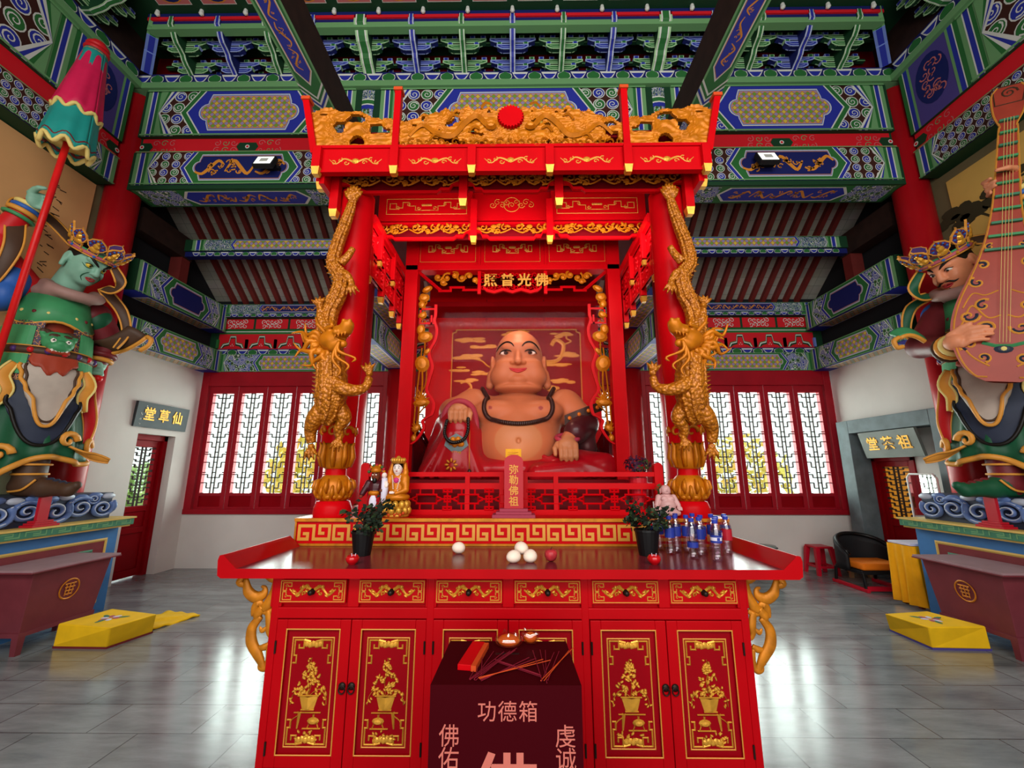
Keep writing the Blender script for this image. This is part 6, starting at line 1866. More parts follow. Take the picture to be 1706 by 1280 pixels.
def seated_buddha():
 t=thing('seated_buddha','large laughing bald seated statue with bare belly inside the red shrine niche','statue',(0.05,4.75,1.42))
 S='skin_warm'
 c=Clay()
 c.ell((0.06,4.66,1.80),(0.47,0.42,0.38),S,0.05)
 c.ell((0.06,4.76,2.08),(0.50,0.32,0.30),S,0.12)
 c.ell((-0.17,4.56,2.13),(0.26,0.18,0.14),S,0.05);c.ell((0.29,4.56,2.13),(0.26,0.18,0.14),S,0.05)
 c.ell((-0.44,4.82,2.22),(0.22,0.22,0.18),S,0.12);c.ell((0.58,4.82,2.22),(0.22,0.22,0.18),S,0.12)
 c.ell((0.06,4.86,2.40),(0.22,0.20,0.16),S,0.05)
 c.ell((0.07,4.80,2.82),(0.275,0.28,0.31),S,0.05)
 c.ell((0.065,4.74,2.60),(0.30,0.26,0.20),S,0.08)
 for s in(-1,1):c.ell((0.065+s*0.165,4.62,2.54),(0.155,0.15,0.14),S,0.05);c.ell((0.065+s*0.15,4.56,2.66),(0.11,0.08,0.08),S,0.05)
 c.ell((0.06,4.53,2.485),(0.10,0.075,0.06),S,0.04);c.ell((0.06,4.64,2.405),(0.27,0.18,0.06),S,0.025)
 c.ell((0.06,4.56,2.875),(0.19,0.05,0.05),S,0.05)
 c.cap((0.06,4.53,2.81),(0.06,4.475,2.69),0.028,0.040,S,0.025);c.ell((0.06,4.455,2.675),(0.046,0.04,0.036),S,0.015)
 for s in(-1,1):c.ell((0.06+s*0.058,4.485,2.67),(0.034,0.036,0.027),S,0.012);c.cut((0.06+s*0.032,4.45,2.650),(0.012,0.012,0.008),S,0.006)
 for s in(-1,1):c.cut((0.06+s*0.135,4.485,2.80),(0.060,0.04,0.022),S,0.03)
 c.cut((0.06,4.47,2.588),(0.085,0.05,0.014),S,0.02)
 for s in(-1,1):
  x=0.065+s*0.305
  c.ell((x,4.80,2.70),(0.035,0.075,0.13),S,0.02);c.cap((x+s*0.01,4.76,2.60),(x+s*0.022,4.70,2.45),0.045,0.046,S,0.02)
  c.cut((x+s*0.035,4.78,2.72),(0.02,0.04,0.08),S,0.015)
 c.chain([(-0.46,4.78,2.24),(-0.66,4.66,2.14),(-0.58,4.46,2.12)],[0.19,0.15,0.11],S,0.06)
 c.chain([(0.60,4.78,2.24),(0.76,4.64,2.06)],[0.18,0.15],S,0.06)
 c.cap((0.72,4.52,1.97),(0.57,4.36,1.80),0.11,0.085,S,0.04)
 c.ell((-0.56,4.36,2.12),(0.105,0.10,0.06),S,0.03,(-25,0,0))
 for k in range(4):
  x=-0.635+0.05*k
  finger(c,[(x,4.31,2.12),(x,4.265,2.09),(x+0.002,4.265,2.02),(x+0.004,4.29,1.985+0.01*abs(k-1.3))],0.030,0.021,S,0.005)
 finger(c,[(-0.46,4.36,2.12),(-0.435,4.30,2.08),(-0.44,4.285,2.02)],0.032,0.022,S,0.006)
 c.ell((0.555,4.30,1.76),(0.10,0.07,0.075),S,0.03,(20,0,0))
 for k in range(4):
  x=0.485+0.05*k
  finger(c,[(x,4.27,1.76),(x,4.235,1.70),(x,4.225,1.64),(x,4.24,1.595+0.012*abs(k-1.4))],0.029,0.020,S,0.005)
 finger(c,[(0.46,4.31,1.77),(0.425,4.26,1.72),(0.43,4.245,1.66)],0.031,0.021,S,0.006)
 c.paint((-0.235,4.40,2.155),(0.022,0.2,0.02),'nipple');c.paint((0.295,4.40,2.15),(0.022,0.2,0.02),'nipple')
 c.cut((0.06,4.245,1.80),(0.022,0.03,0.03),S,0.015)
 body=clay_obj(c,'body',0.0125,t)
 cb=c
 def Fc(x,z,lift=0.004):return cb.hit((0.06+x,3.6,z),(0,1,0),lift)
 def line(pts,r0,r1,mt,name,lift=0.004,flat=1.0):
  q=smooth_pts(pts,6);n=len(q);m=MB()
  m.tube([Fc(x,z,lift)for x,z in q],[r0+r1*math.sin(PI*k/(n-1))for k in range(n)],mt,6,flat=flat)
  return m.obj(name,t,smooth=True)
 for s in(-1,1):
  m=MB();e=Fc(s*0.135,2.80,0);m.ball(e+Vector((0,0.014,0)),(0.062,0.030,0.024),'eye_white',18)
  m.ball(e+Vector((0,-0.013,-0.001)),(0.027,0.010,0.021),'eye_brown',12);m.ball(e+Vector((0,-0.019,-0.001)),(0.015,0.008,0.014),'eye_black',10);m.obj('eye',t,smooth=True)
  line([(s*0.045,2.862),(s*0.08,2.905),(s*0.14,2.925),(s*0.20,2.905),(s*0.245,2.855)],0.004,0.009,'eye_black','eyebrow')
  line([(s*0.07,2.808),(s*0.10,2.828),(s*0.14,2.834),(s*0.18,2.825),(s*0.205,2.800)],0.004,0.006,'eye_black','eyelid_line',0.012)
 line([(-0.095,2.606),(-0.05,2.602),(0.0,2.600),(0.05,2.602),(0.095,2.606)],0.004,0.010,'lip_red','upper_lip',0.006)
 line([(-0.09,2.602),(-0.05,2.576),(0.0,2.566),(0.05,2.576),(0.09,2.602)],0.004,0.011,'lip_red','lower_lip',0.006)
 m=MB();m.tube([Fc(x,2.588,0.004)for x in(-0.06,-0.03,0,0.03,0.06)],[0.004,0.010,0.011,0.010,0.004],'eye_white',6);m.obj('teeth',t,smooth=True)
 c=Clay()
 Rr='robe_red'
 c.ell((0.06,4.72,1.52),(0.78,0.46,0.18),Rr,0.05)
 c.cap((0.40,4.62,1.58),(0.92,4.36,1.52),0.20,0.16,Rr,0.08);c.cap((0.92,4.36,1.52),(0.25,4.24,1.47),0.14,0.10,Rr,0.06)
 c.cap((-0.25,4.68,1.62),(-0.56,4.44,1.95),0.20,0.135,Rr,0.08)
 c.cap((-0.56,4.43,1.95),(-0.58,4.40,1.55),0.15,0.20,Rr,0.06)
 c.cap((-0.62,4.46,1.95),(-0.86,4.48,1.48),0.10,0.13,Rr,0.10);c.cap((-0.50,4.40,1.9),(-0.38,4.36,1.48),0.10,0.10,Rr,0.08)
 for k in range(7):
  x=-0.90+0.095*k
  c.cap((-0.58+(x+0.62)*0.3,4.30-0.02*(k%2),1.88),(x,4.27,1.45),0.018,0.034,Rr,0.03)
 for k in range(5):c.cap((0.30+0.1*k,4.36-0.03*k,1.66-0.02*k),(0.62+0.09*k,4.20,1.46),0.02,0.03,Rr,0.03)
 c.ell((-0.60,4.52,2.04),(0.20,0.16,0.13),Rr,0.05)
 c.cap((-0.74,4.62,2.02),(-0.85,4.58,1.6),0.11,0.12,Rr,0.06)
 clay_obj(c,'robe',0.015,t)
 m=MB()
 m.tube(smooth_pts([(-0.72,4.46,1.96),(-0.725,4.42,2.08),(-0.66,4.42,2.19),(-0.55,4.40,2.225),(-0.44,4.43,2.17),(-0.39,4.46,2.02),(-0.385,4.44,1.8)],6),0.024,'tablet_base',8,flat=1.4);m.obj('sleeve_rim',t,smooth=True)
 c=Clay();c.cap((0.80,4.62,2.00),(0.66,4.42,1.90),0.145,0.125,'robe_dark',0.03);c.cap((0.76,4.60,1.95),(0.80,4.55,1.75),0.12,0.10,'robe_dark',0.05);clay_obj(c,'sleeve',0.014,t)
 m=MB();p0,p1=Vector((0.70,4.70,2.14)),Vector((0.93,4.64,2.04))
 m.sheet(lambda s,q:(0.56+0.42*s,4.53-0.055*math.sin(PI*s)+0.02*s,1.985+0.16*s+0.105*q),12,3,'robe_band',0.02);
 for k in range(4):m.ball((0.61+0.10*k,4.50-0.045*math.sin(PI*(0.12+0.24*k)),2.055+0.038*k),(0.022,0.012,0.022),'gold',8)
 m.obj('sleeve_band',t)
 m=MB();m.tube([(0.565+0.115*math.cos(2*PI*k/16),4.355+0.06*math.sin(2*PI*k/16)-0.0,1.835+0.035*math.sin(2*PI*k/16))for k in range(16)],0.024,'tablet_base',7,closed=True);m.obj('cuff',t,smooth=True)
 a=Art((-0.56,4.215,1.78),(1,0,0.0),(0,-0.15,1))
 a.poly([(-0.10,0.03),(-0.12,-0.03),(-0.05,-0.09),(0.05,-0.09),(0.12,-0.03),(0.10,0.03),(0.0,0.09)],'stone_gray',0.0)
 for k in range(7):a.dome(-0.05+0.017*k,0.0+0.03*math.sin(k*2),0.03,'gold',0.002,0.016,8)
 for k in range(5):a.stroke([(-0.04+0.02*k,-0.09),(-0.03+0.015*k,-0.15)],[0.016,0.004],'gold_leaf',0.001,0.006)
 a.obj('robe_ornament',t)
 a=Art((-0.60,4.185,1.56),(1,0,0),(0,0,1))
 for k in range(8):a.dome(0.045*math.cos(k*0.785),0.045*math.sin(k*0.785),0.022,'gold_carve',0,0.006,7,0.012,k*0.785)
 a.obj('robe_flower',t)
 pts=[Fc(x,z,0.016)for x,z in smooth_pts([(-0.335,2.28),(-0.355,2.20),(-0.35,2.12),(-0.30,2.05),(-0.18,1.99),(0.0,1.965),(0.18,1.99),(0.30,2.05),(0.35,2.12),(0.355,2.20),(0.335,2.28)],9)]
 for p in pts:
  if p.y<4.0:p.y=4.66
 a0,b0=pts[0],pts[-1]
 pts=smooth_pts([(-0.36,4.86,2.45),(-0.335,4.70,2.40),tuple(a0)],7)[:-1]+[tuple(p)for p in pts]+smooth_pts([tuple(b0),(0.455,4.70,2.40),(0.48,4.86,2.45)],7)[1:]
 m=MB()
 for p in pts:m.ball(p,0.026,'bead',8)
 m.tube(pts,0.012,'bead',6);m.obj('bead_necklace',t,smooth=True)
 pts=smooth_pts([(-0.665,4.25,2.0),(-0.68,4.21,1.88),(-0.64,4.185,1.80),(-0.57,4.175,1.775),(-0.48,4.185,1.81),(-0.445,4.21,1.90),(-0.45,4.25,2.02)],5)
 m=MB()
 for p in pts:m.ball(p,0.019,'eye_black',8)
 m.tube([(-0.43,4.24,1.9),(-0.425,4.2,1.6),(-0.42,4.19,1.5)],0.004,'gold',5);m.ball((-0.42,4.19,1.49),(0.02,0.02,0.03),'bead',8);m.obj('hand_beads',t,smooth=True)
 for s in(-1,1):
  k=thing('throne_side','dark maroon carved seat side at the statue\'s %s'%('left edge, towards the left dragon column' if s<0 else 'right edge, towards the right dragon column'),'seat',(s*1.01,4.8,1.42),group='throne sides')
  A=Art((s*1.02,4.36,1.42),(0,1,0),(0,0,1));A.W=Vector((1,0,0))
  def keep(U,V):return(V<0.56-0.24*U/0.9)&~((V>0.42-0.24*U/0.9)&(value_noise(U*16,V*16,4)<0.36)&(V<0.53-0.24*U/0.9))
  mb=carve(A.P,0.9,0.56,0.015,keep,lambda U,V:0*U,'robe_dark',0.03);mb.obj('carved_panel',k)
  m=MB();m.tube([(s*1.005,4.37,2.0),(s*1.005,4.8,1.875),(s*1.005,5.25,1.75)],0.018,'robe_dark',8);m.obj('top_rail',k)
seated_buddha()
def small_figures():
 x,y,z=-0.825,3.125,1.18
 t=thing('gilded_figurine','small gilded seated woman figurine with white face and gold crown, left on the plinth','figurine',(x,y,z))
 m=MB();m.lathe([(0.09,0),(0.095,0.012),(0.085,0.03),(0.075,0.045)],'gold_leaf',(x,y,z),20,sq=0.8)
 for r_,zz,n,h in((0.088,0.045,11,0.045),(0.08,0.085,11,0.045)):
  for k in range(n):
   an=2*PI*(k+(0.5 if zz>0.06 else 0))/n
   m.ball((x+r_*math.cos(an),y+0.8*r_*math.sin(an),z+zz),(0.024,0.02,0.03),'gold_leaf',8)
 for k in range(8):m.ball((x-0.07+0.02*k,y-0.07,z+0.018+0.012*(k%2)),0.012,'incense_orange',6)
 m.obj('lotus_base',t,smooth=True)
 c=Clay();c.ell((x,y,z+0.135),(0.095,0.07,0.035),'gold',0.02);c.ell((x,y+0.01,z+0.20),(0.058,0.045,0.08),'gold',0.03);c.ell((x,y+0.02,z+0.27),(0.07,0.04,0.04),'gold',0.03)
 c.cap((x-0.055,y,z+0.265),(x-0.075,y-0.03,z+0.19),0.026,0.022,'gold',0.015);c.cap((x+0.06,y,z+0.265),(x+0.07,y-0.03,z+0.19),0.028,0.024,'gold',0.015)
 c.cap((x+0.07,y-0.03,z+0.185),(x+0.01,y-0.06,z+0.165),0.02,0.014,'gold',0.01)
 for s in(-1,1):c.chain([(x+s*0.045,y+0.02,z+0.37),(x+s*0.055,y+0.01,z+0.31),(x+s*0.05,y-0.02,z+0.24)],[0.014,0.018,0.02],'gold',0.012)
 clay_obj(c,'gilded_robe',0.004,t)
 c=Clay();S='porcelain'
 c.ell((x,y-0.005,z+0.335),(0.034,0.034,0.044),S,0.01);c.cap((x,y,z+0.30),(x,y,z+0.26),0.016,0.022,S,0.012);c.ell((x,y-0.022,z+0.25),(0.03,0.014,0.02),S,0.015)
 c.ell((x,y-0.04,z+0.33),(0.005,0.006,0.009),S,0.005)
 clay_obj(c,'body',0.0035,t)
 for hx,hz,up in((x-0.066,z+0.215,1),(x+0.005,z+0.168,0)):
  c=Clay();c.ell((hx,y-0.055,hz),(0.014,0.01,0.016)if up else(0.022,0.012,0.008),S,0.004)
  for k in range(4):
   if up:c.cap((hx-0.009+0.006*k,y-0.055,hz+0.012),(hx-0.010+0.0065*k,y-0.056,hz+0.036-0.003*abs(k-1.5)),0.0038,0.0026,S,0.002)
   else:c.cap((hx-0.018,y-0.057,hz-0.004+0.004*k),(hx-0.042,y-0.06,hz-0.004+0.004*k),0.0038,0.0026,S,0.002)
  c.cap((hx+0.012,y-0.058,hz),(hx+0.018,y-0.063,hz+0.018),0.004,0.003,S,0.002)
  clay_obj(c,'hand',0.0025,t)
 m=MB();m.ball((x,y-0.035,z+0.255),(0.02,0.008,0.02),'pink_cloth',10);m.obj('chest_flower',t,smooth=True)
 m=MB()
 for s in(-1,1):
  m.ball((x+s*0.013,y-0.0375,z+0.342),(0.006,0.003,0.003),'eye_black',6);m.tube([(x+s*0.006,y-0.038,z+0.353),(x+s*0.014,y-0.0375,z+0.356),(x+s*0.021,y-0.034,z+0.352)],0.0014,'eye_black',5)
 m.ball((x,y-0.0385,z+0.318),(0.007,0.003,0.003),'lip_red',6);m.obj('face_paint',t)
 c=Clay();c.ell((x,y+0.006,z+0.352),(0.038,0.036,0.038),'eye_black',0.01);c.cut((x,y-0.035,z+0.325),(0.034,0.03,0.045),'eye_black',0.006);clay_obj(c,'hair',0.0035,t)
 m=MB();m.lathe([(0.036,0.372),(0.040,0.382),(0.034,0.388),(0.026,0.405),(0.012,0.425),(0.001,0.43)],'gold_leaf',(x,y,z),16,cap=False)
 for k in range(9):an=PI+PI*k/8;m.tube([(x+0.036*math.cos(an),y+0.036*math.sin(an),z+0.378),(x+0.048*math.cos(an),y+0.048*math.sin(an),z+0.40),(x+0.044*math.cos(an),y+0.044*math.sin(an),z+0.415)],[0.010,0.011,0.002],'gold_leaf',6)
 m.obj('crown',t,smooth=True)
 m=MB()
 for s in(-1,1):
  for k in range(9):m.ball((x+s*(0.03-0.002*k),y-0.036-0.002*k,z+0.285-0.011*k),0.0045,'porcelain',6)
 m.obj('pearl_strings',t)
 x,y=-0.985,3.13
 t=thing('warrior_figurine','small dark red armoured warrior figurine with fanned headdress, behind the gilded woman figurine','figurine',(x,y,z))
 m=MB();m.lathe([(0.06,0),(0.065,0.01),(0.055,0.03)],'label_white',(x,y,z),16);m.obj('base',t,smooth=True)
 c=Clay();c.ell((x,y,z+0.10),(0.055,0.045,0.09),'robe_red',0.02);c.ell((x,y,z+0.20),(0.05,0.04,0.06),'robe_dark',0.02);c.cap((x-0.05,y,z+0.235),(x-0.085,y-0.02,z+0.16),0.024,0.02,'robe_dark',0.012);c.cap((x+0.05,y,z+0.235),(x+0.06,y-0.04,z+0.19),0.024,0.018,'robe_dark',0.012)
 c.ell((x,y-0.03,z+0.165),(0.04,0.02,0.015),'gold',0.01);c.ell((x,y-0.036,z+0.10),(0.025,0.016,0.05),'label_white',0.01)
 clay_obj(c,'robe',0.004,t)
 c=Clay();c.ell((x,y-0.005,z+0.285),(0.032,0.034,0.040),'armour_brown',0.01);c.cap((x,y,z+0.26),(x,y,z+0.235),0.016,0.018,'armour_brown',0.01);c.ell((x,y-0.04,z+0.28),(0.007,0.008,0.010),'armour_brown',0.005);c.ell((x,y-0.032,z+0.252),(0.016,0.012,0.022),'eye_black',0.006);clay_obj(c,'body',0.0035,t)
 m=MB()
 for s in(-1,1):m.ball((x+s*0.012,y-0.0375,z+0.293),(0.006,0.003,0.004),'eye_white',6);m.tube([(x+s*0.004,y-0.039,z+0.302),(x+s*0.022,y-0.034,z+0.308)],0.002,'eye_black',5)
 m.obj('face_paint',t)
 for hx,hy,hz in((x-0.088,y-0.028,z+0.145),(x+0.062,y-0.052,z+0.188)):
  c=Clay();c.ell((hx,hy,hz),0.012,'armour_brown',0.004)
  for k in range(4):c.chain([(hx-0.008+0.005*k,hy-0.008,hz),(hx-0.008+0.005*k,hy-0.014,hz-0.008),(hx-0.008+0.005*k,hy-0.008,hz-0.013)],[0.0036,0.003,0.0026],'armour_brown',0.002)
  c.cap((hx+0.01,hy-0.006,hz),(hx+0.008,hy-0.015,hz+0.004),0.004,0.003,'armour_brown',0.002);clay_obj(c,'hand',0.0025,t)
 m=MB();m.lathe([(0.036,0.31),(0.04,0.325),(0.028,0.345),(0.01,0.36)],'gold',(x,y,z),14)
 for k in range(9):an=PI*k/8;m.ball((x+0.055*math.cos(an),y+0.005,z+0.315+0.045*math.sin(an)),0.013,('gold','label_red','green_leafy')[k%3],7)
 m.obj('headdress',t,smooth=True)
 m=MB();m.tube([(x+0.075,y-0.04,z+0.27),(x+0.082,y-0.045,z+0.20),(x+0.078,y-0.045,z+0.13),(x+0.07,y-0.04,z+0.09)],[0.02,0.026,0.022,0.003],'label_white',8);m.ball((x+0.073,y-0.04,z+0.29),0.02,'porcelain',8);m.obj('tassel',t,smooth=True)
 x,y=1.105,3.105
 t=thing('stone_figurine','small pale pink stone laughing figurine at the right end of the plinth','figurine',(x,y,z))
 S='pink_stone'
 c=Clay();c.ell((x,y,z+0.04),(0.080,0.058,0.04),S,0.012);c.ell((x,y-0.014,z+0.082),(0.058,0.052,0.052),S,0.012);c.ell((x-0.002,y,z+0.132),(0.055,0.038,0.030),S,0.015);c.ell((x-0.005,y-0.008,z+0.190),(0.033,0.033,0.034),S,0.004);c.ell((x-0.005,y-0.018,z+0.176),(0.031,0.024,0.020),S,0.008)
 for s in(-1,1):c.ell((x+s*0.024,y-0.034,z+0.128),(0.024,0.014,0.018),S,0.008)
 c.cap((x+0.052,y,z+0.138),(x+0.074,y-0.024,z+0.085),0.020,0.016,S,0.006);c.cap((x-0.054,y,z+0.138),(x-0.076,y-0.02,z+0.085),0.020,0.016,S,0.006)
 for s in(-1,1):c.ell((x-0.005+s*0.034,y,z+0.18),(0.006,0.010,0.020),S,0.003);c.cut((x-0.005+s*0.012,y-0.041,z+0.194),(0.007,0.005,0.003),S,0.002)
 c.ell((x-0.005,y-0.042,z+0.187),(0.006,0.006,0.006),S,0.003);c.cut((x-0.005,y-0.042,z+0.172),(0.014,0.007,0.0035),S,0.003)
 for(hx,sx)in((x+0.076,1),(x-0.078,-1)):
  c.ell((hx,y-0.034,z+0.070),(0.016,0.014,0.011),S,0.004)
  for k in range(4):c.cap((hx-0.012+0.008*k,y-0.044,z+0.068),(hx-0.012+0.008*k,y-0.052,z+0.052),0.0046,0.0036,S,0.002)
  c.cap((hx-sx*0.014,y-0.040,z+0.072),(hx-sx*0.020,y-0.050,z+0.064),0.005,0.004,S,0.002)
 for s in(-1,1):c.cap((x+s*0.065,y-0.03,z+0.032),(x+s*0.02,y-0.055,z+0.022),0.020,0.014,S,0.008)
 c.cut((x,y-0.067,z+0.080),(0.005,0.006,0.005),S,0.003)
 clay_obj(c,'body',0.003,t)
 rr=random.Random(9)
 t=thing('flower_bunch','round bunch of dark purple and green flowers above the right end of the railing','flowers',(0.985,3.36,1.18))
 m=MB();m.lathe([(0.05,0),(0.07,0.22),(0.074,0.27),(0.066,0.27)],'tablet_red',(0.985,3.36,1.18),16);m.obj('pot',t)
 m=MB()
 for k in range(240):
  d=Vector((rr.gauss(0,1),rr.gauss(0,1),rr.gauss(0,1)*0.8)).normalized()
  c0=Vector((0.985,3.36,1.545))+Vector((d.x*0.10,d.y*0.085,d.z*0.072))*rr.uniform(0.75,1.0)
  s=d.orthogonal().normalized();q=d.cross(s)
  m.add([c0-s*0.012,c0+q*0.010+d*0.006,c0+s*0.014+d*0.010,c0-q*0.010+d*0.006],[(0,1,2,3)],'flower_dark' if d.x<0.35 or k%3==0 else 'green_leafy')
 m.obj('blossoms',t)
 m=MB();
 for k in range(5):m.tube([(0.985,3.36,1.44),(0.985+0.02*(k-2),3.36,1.52)],0.004,'green_leafy',5)
 m.obj('stems',t)
 t=thing('leafy_sprig','green leafy sprig in a white pot beside the railing, behind the pink stone figurine','plant',(1.075,3.215,1.18))
 m=MB();m.lathe([(0.022,0),(0.026,0.03),(0.028,0.055),(0.024,0.055)],'label_white',(1.075,3.2,1.18),14);m.obj('pot',t)
 m=MB()
 for k in range(60):
  h=rr.uniform(0.05,0.22);c0=Vector((1.075+rr.gauss(0.02,0.014),3.2+rr.gauss(0,0.008),1.18+h));d=Vector((rr.uniform(-1,1),rr.uniform(-1,1)*0.4,rr.uniform(0.3,1))).normalized();s=d.orthogonal().normalized()
  m.add([c0-d*0.010,c0+s*0.006,c0+d*0.018,c0-s*0.006],[(0,1,2,3)],'green_leafy')
 m.tube([(1.075,3.2,1.22),(1.085,3.2,1.32),(1.095,3.2,1.40)],0.003,'green_leafy',5);m.obj('leaves',t)
small_figures()
# ---------------------------------------------------------------- guardian statues on their painted altars
for _n,_h,_r in(('k_green','3f8f5c',0.45),('k_green_d','155236',0.5),('k_blue','2f5fae',0.45),('k_navy','2b3346',0.55),('k_rust','a03c26',0.5),('k_brown','4a3426',0.5),('k_orange','d8943c',0.45),('k_silver','b4a89c',0.5),('k_pinkgrey','9c7a72',0.5),('k_red','c41c22',0.4),('k_teal','1f9088',0.45),('k_cream','e2cc7a',0.6),('k_black','15120f',0.45),('k_purple','4a2c6a',0.45),('k_maroon','6e2228',0.45),('k_pink','b85a68',0.5),('umb_pink','d01c50',0.5),('pole_red','d81a1c',0.35),('pipa_red','9c3a2a',0.4),('eye_yellow','d8b838',0.3),('skin_green','7fae98',0.45),('skin_peach','d98c66',0.45),('cloud_blue','5a72a6',0.45),('cloud_pale','b4bccc',0.45),('cloud_dark','2c3448',0.55),('altar_blue','3f78b4',0.55),('altar_maroon','7a2a30',0.5),('altar_green','3c7a5c',0.5),('altar_yellow','d6b45e',0.5),('chest_maroon','74323a',0.42),('chest_top','9a7a80',0.5)):
 mat(_n,_h,_r,vary=0.12,scale=8)
node_mat('brocade',_curl([[(0,'26222a'),(0.3,'c88a3c'),(0.5,'7a3038'),(0.8,'26222a')],[(0,'2a2c4a'),(0.3,'c88a3c'),(0.5,'26222a'),(0.8,'4a2a50')]],24))
TH=R(-28)
KF=Vector((math.cos(TH),math.sin(TH),0));KR=Vector((math.sin(TH),-math.cos(TH),0))
AX=Vector((-4.90,4.20,0))
def king(side):
 """side -1: green faced guardian with the furled canopy; +1: peach faced guardian with the lute. Shapes are written for the left
    statue and mirrored in x for the right one."""
 L=side<0
 MX=Matrix.Diagonal((1 if L else-1,1,1,1))
 def mir(p):p=Vector(p);return p if L else Vector((-p.x,p.y,p.z))
 def W(f,r,z):return AX+KF*f*0.78+KR*r*0.78+Vector((0,0,z))
 def w(f,r,z):return tuple(W(f,r,z))
 root=thing('guardian_statue','towering green faced guardian statue in painted armour standing on the left altar' if L else 'towering peach faced moustached guardian statue in painted armour standing on the right altar','statue',tuple(mir((AX.x,AX.y,1.262))),group='guardian statues')
 skin='skin_green' if L else 'skin_peach'
 rot=(0,0,math.degrees(TH))
 def co(c,name,vox):return c.into(MB(),vox,MX).obj(name,root,smooth=True)
 def mo(m,name,smooth=True):
  m.v=[tuple(mir(p))for p in m.v]
  return m.obj(name,root,smooth=smooth)
 def surf(th,z,r):a=TH+R(th);return AX+Vector((math.cos(a)*r*0.73,math.sin(a)*r*0.73,z))
 # --- body: legs, trunk, arms, neck, head and hands grown as one surface
 c=Clay()
 legc='k_brown' if L else 'k_maroon'
 c.ell(w(0.0,0,3.02),(0.22,0.27,0.42),'k_rust',0.06,rot);c.ell(w(0.05,0,2.66),(0.24,0.27,0.34),'k_rust',0.06,rot);c.ell(w(0.0,0,2.30),(0.22,0.27,0.3),'k_green_d',0.06,rot)
 BOOT=((-4.62,4.07,-4.17,4.09),(-5.02,3.94,-4.74,3.70))
 c.chain([w(0,-0.1,2.25),(-4.72,4.12,1.82),(-4.62,4.07,1.45)],[0.15,0.11,0.10],legc,0.04);c.chain([w(0,0.2,2.25),(-5.0,4.02,1.8),(-5.02,3.94,1.45)],[0.15,0.11,0.10],legc,0.04)
 for(hx,hy,tx,ty)in BOOT:
  m_=lambda f,z:(hx+(tx-hx)*f,hy+(ty-hy)*f,z)
  c.chain([m_(-0.12,1.36),m_(0.35,1.345),m_(0.85,1.325),m_(1.0,1.365)],[0.095,0.085,0.058,0.04],'k_brown' if L else 'k_green_d',0.03)
  c.cap(m_(0.0,1.38),m_(0.0,1.62),0.11,0.115,legc,0.04)
  for k in range(5):c.ell(m_(0.45+0.13*k,1.42-0.014*k),(0.026,0.03,0.022),'k_navy' if L else 'k_maroon',0.01)
 hc=Vector((-4.63,4.16,3.695))if L else Vector((-4.66,4.16,3.60))
 HM=Matrix.Translation(hc)@Matrix.Rotation(R(-6),4,'Z')@Matrix.Rotation(R(34),4,'Y')
 hr=HM.to_3x3()
 hs=0.74 if L else 0.80
 def h(x,y,z):return tuple(HM@(Vector((x,y,z))*hs))
 er=[math.degrees(a)for a in hr.to_euler()]
 c.cap(w(-0.02,0,3.30),h(-0.06,0,-0.12),0.14,0.12,skin,0.04)
 i0=len(c.p)
 c.ell(h(-0.02,0,0.06),(0.24,0.205,0.25),skin,0.03,er)
 c.ell(h(0.06,0,-0.12),(0.185,0.175,0.16),skin,0.06,er)
 c.ell(h(0.15,0,-0.205),(0.075,0.09,0.06),skin,0.05,er)
 for s in(-1,1):
  c.ell(h(0.14,s*0.09,-0.06),(0.085,0.075,0.075),skin,0.04,er)
  if L:c.cap(h(0.215,s*0.03,0.095),h(0.175,s*0.135,0.135),0.042,0.03,skin,0.025)
  else:c.cap(h(0.205,s*0.03,0.085),h(0.165,s*0.125,0.10),0.026,0.02,skin,0.03)
  c.cut(h(0.225,s*0.085,0.045),(0.04,0.05,0.03),skin,0.03,er)
  c.ell(h(-0.06,s*0.215,0.0),(0.055,0.03,0.09),skin,0.012,er);c.cap(h(-0.055,s*0.22,-0.06),h(-0.045,s*0.22,-0.13),0.03,0.03,skin,0.015)
  c.cut(h(-0.055,s*0.245,0.01),(0.028,0.015,0.055),skin,0.01,er)
 c.cap(h(0.225,0,0.07),h(0.265,0,-0.03),0.028,0.042,skin,0.025)
 for s in(-1,1):c.ell(h(0.245,s*0.038,-0.04),(0.03,0.026,0.022),skin,0.012,er)
 c.cap(h(0.222,-0.045,-0.105),h(0.222,0.045,-0.105),0.022,0.022,skin,0.02);c.cap(h(0.205,-0.035,-0.155),h(0.205,0.035,-0.155),0.024,0.024,skin,0.02)
 c.cut(h(0.235,0,-0.13),(0.035,0.065,0.014),skin,0.012,er)
 c.rscale(i0,hs)
 if L:hn=Vector((-4.765,3.74,4.19))
 else:hn=Vector((-4.69,3.60,4.20))
 wr=hn+Vector((-0.17,0.04,-0.04))
 c.chain([w(-0.02,0.36,3.36),(-5.10,3.70,3.66),tuple(wr)],[0.17,0.13,0.075],'k_red' if L else 'k_green_d',0.04)
 if L:
  hf=Vector((-4.745,4.60,2.63));c.chain([w(-0.02,-0.38,3.22),(-4.70,4.66,2.95),tuple(hf+Vector((0.0,0.02,0.12)))],[0.17,0.13,0.09],'k_maroon',0.04)
 else:
  hf=Vector((-4.17,3.80,2.70));c.chain([w(-0.02,-0.36,3.22),(-4.42,4.42,2.82),tuple(hf+Vector((-0.10,0.15,-0.02)))],[0.16,0.12,0.085],'k_maroon',0.04)
 a=(Vector((0.08,0,1))if L else Vector((0.20,-0.06,1))).normalized()
 rp=0.030 if L else 0.075
 u=Vector((-1,0.15,0));u=(u-a*u.dot(a)).normalized();v=a.cross(u)
 c.ell(tuple(hn+u*(rp+0.045)),(0.048,0.075,0.085),skin,0.02,[math.degrees(q)for q in Matrix((u,v,a)).transposed().to_euler()])
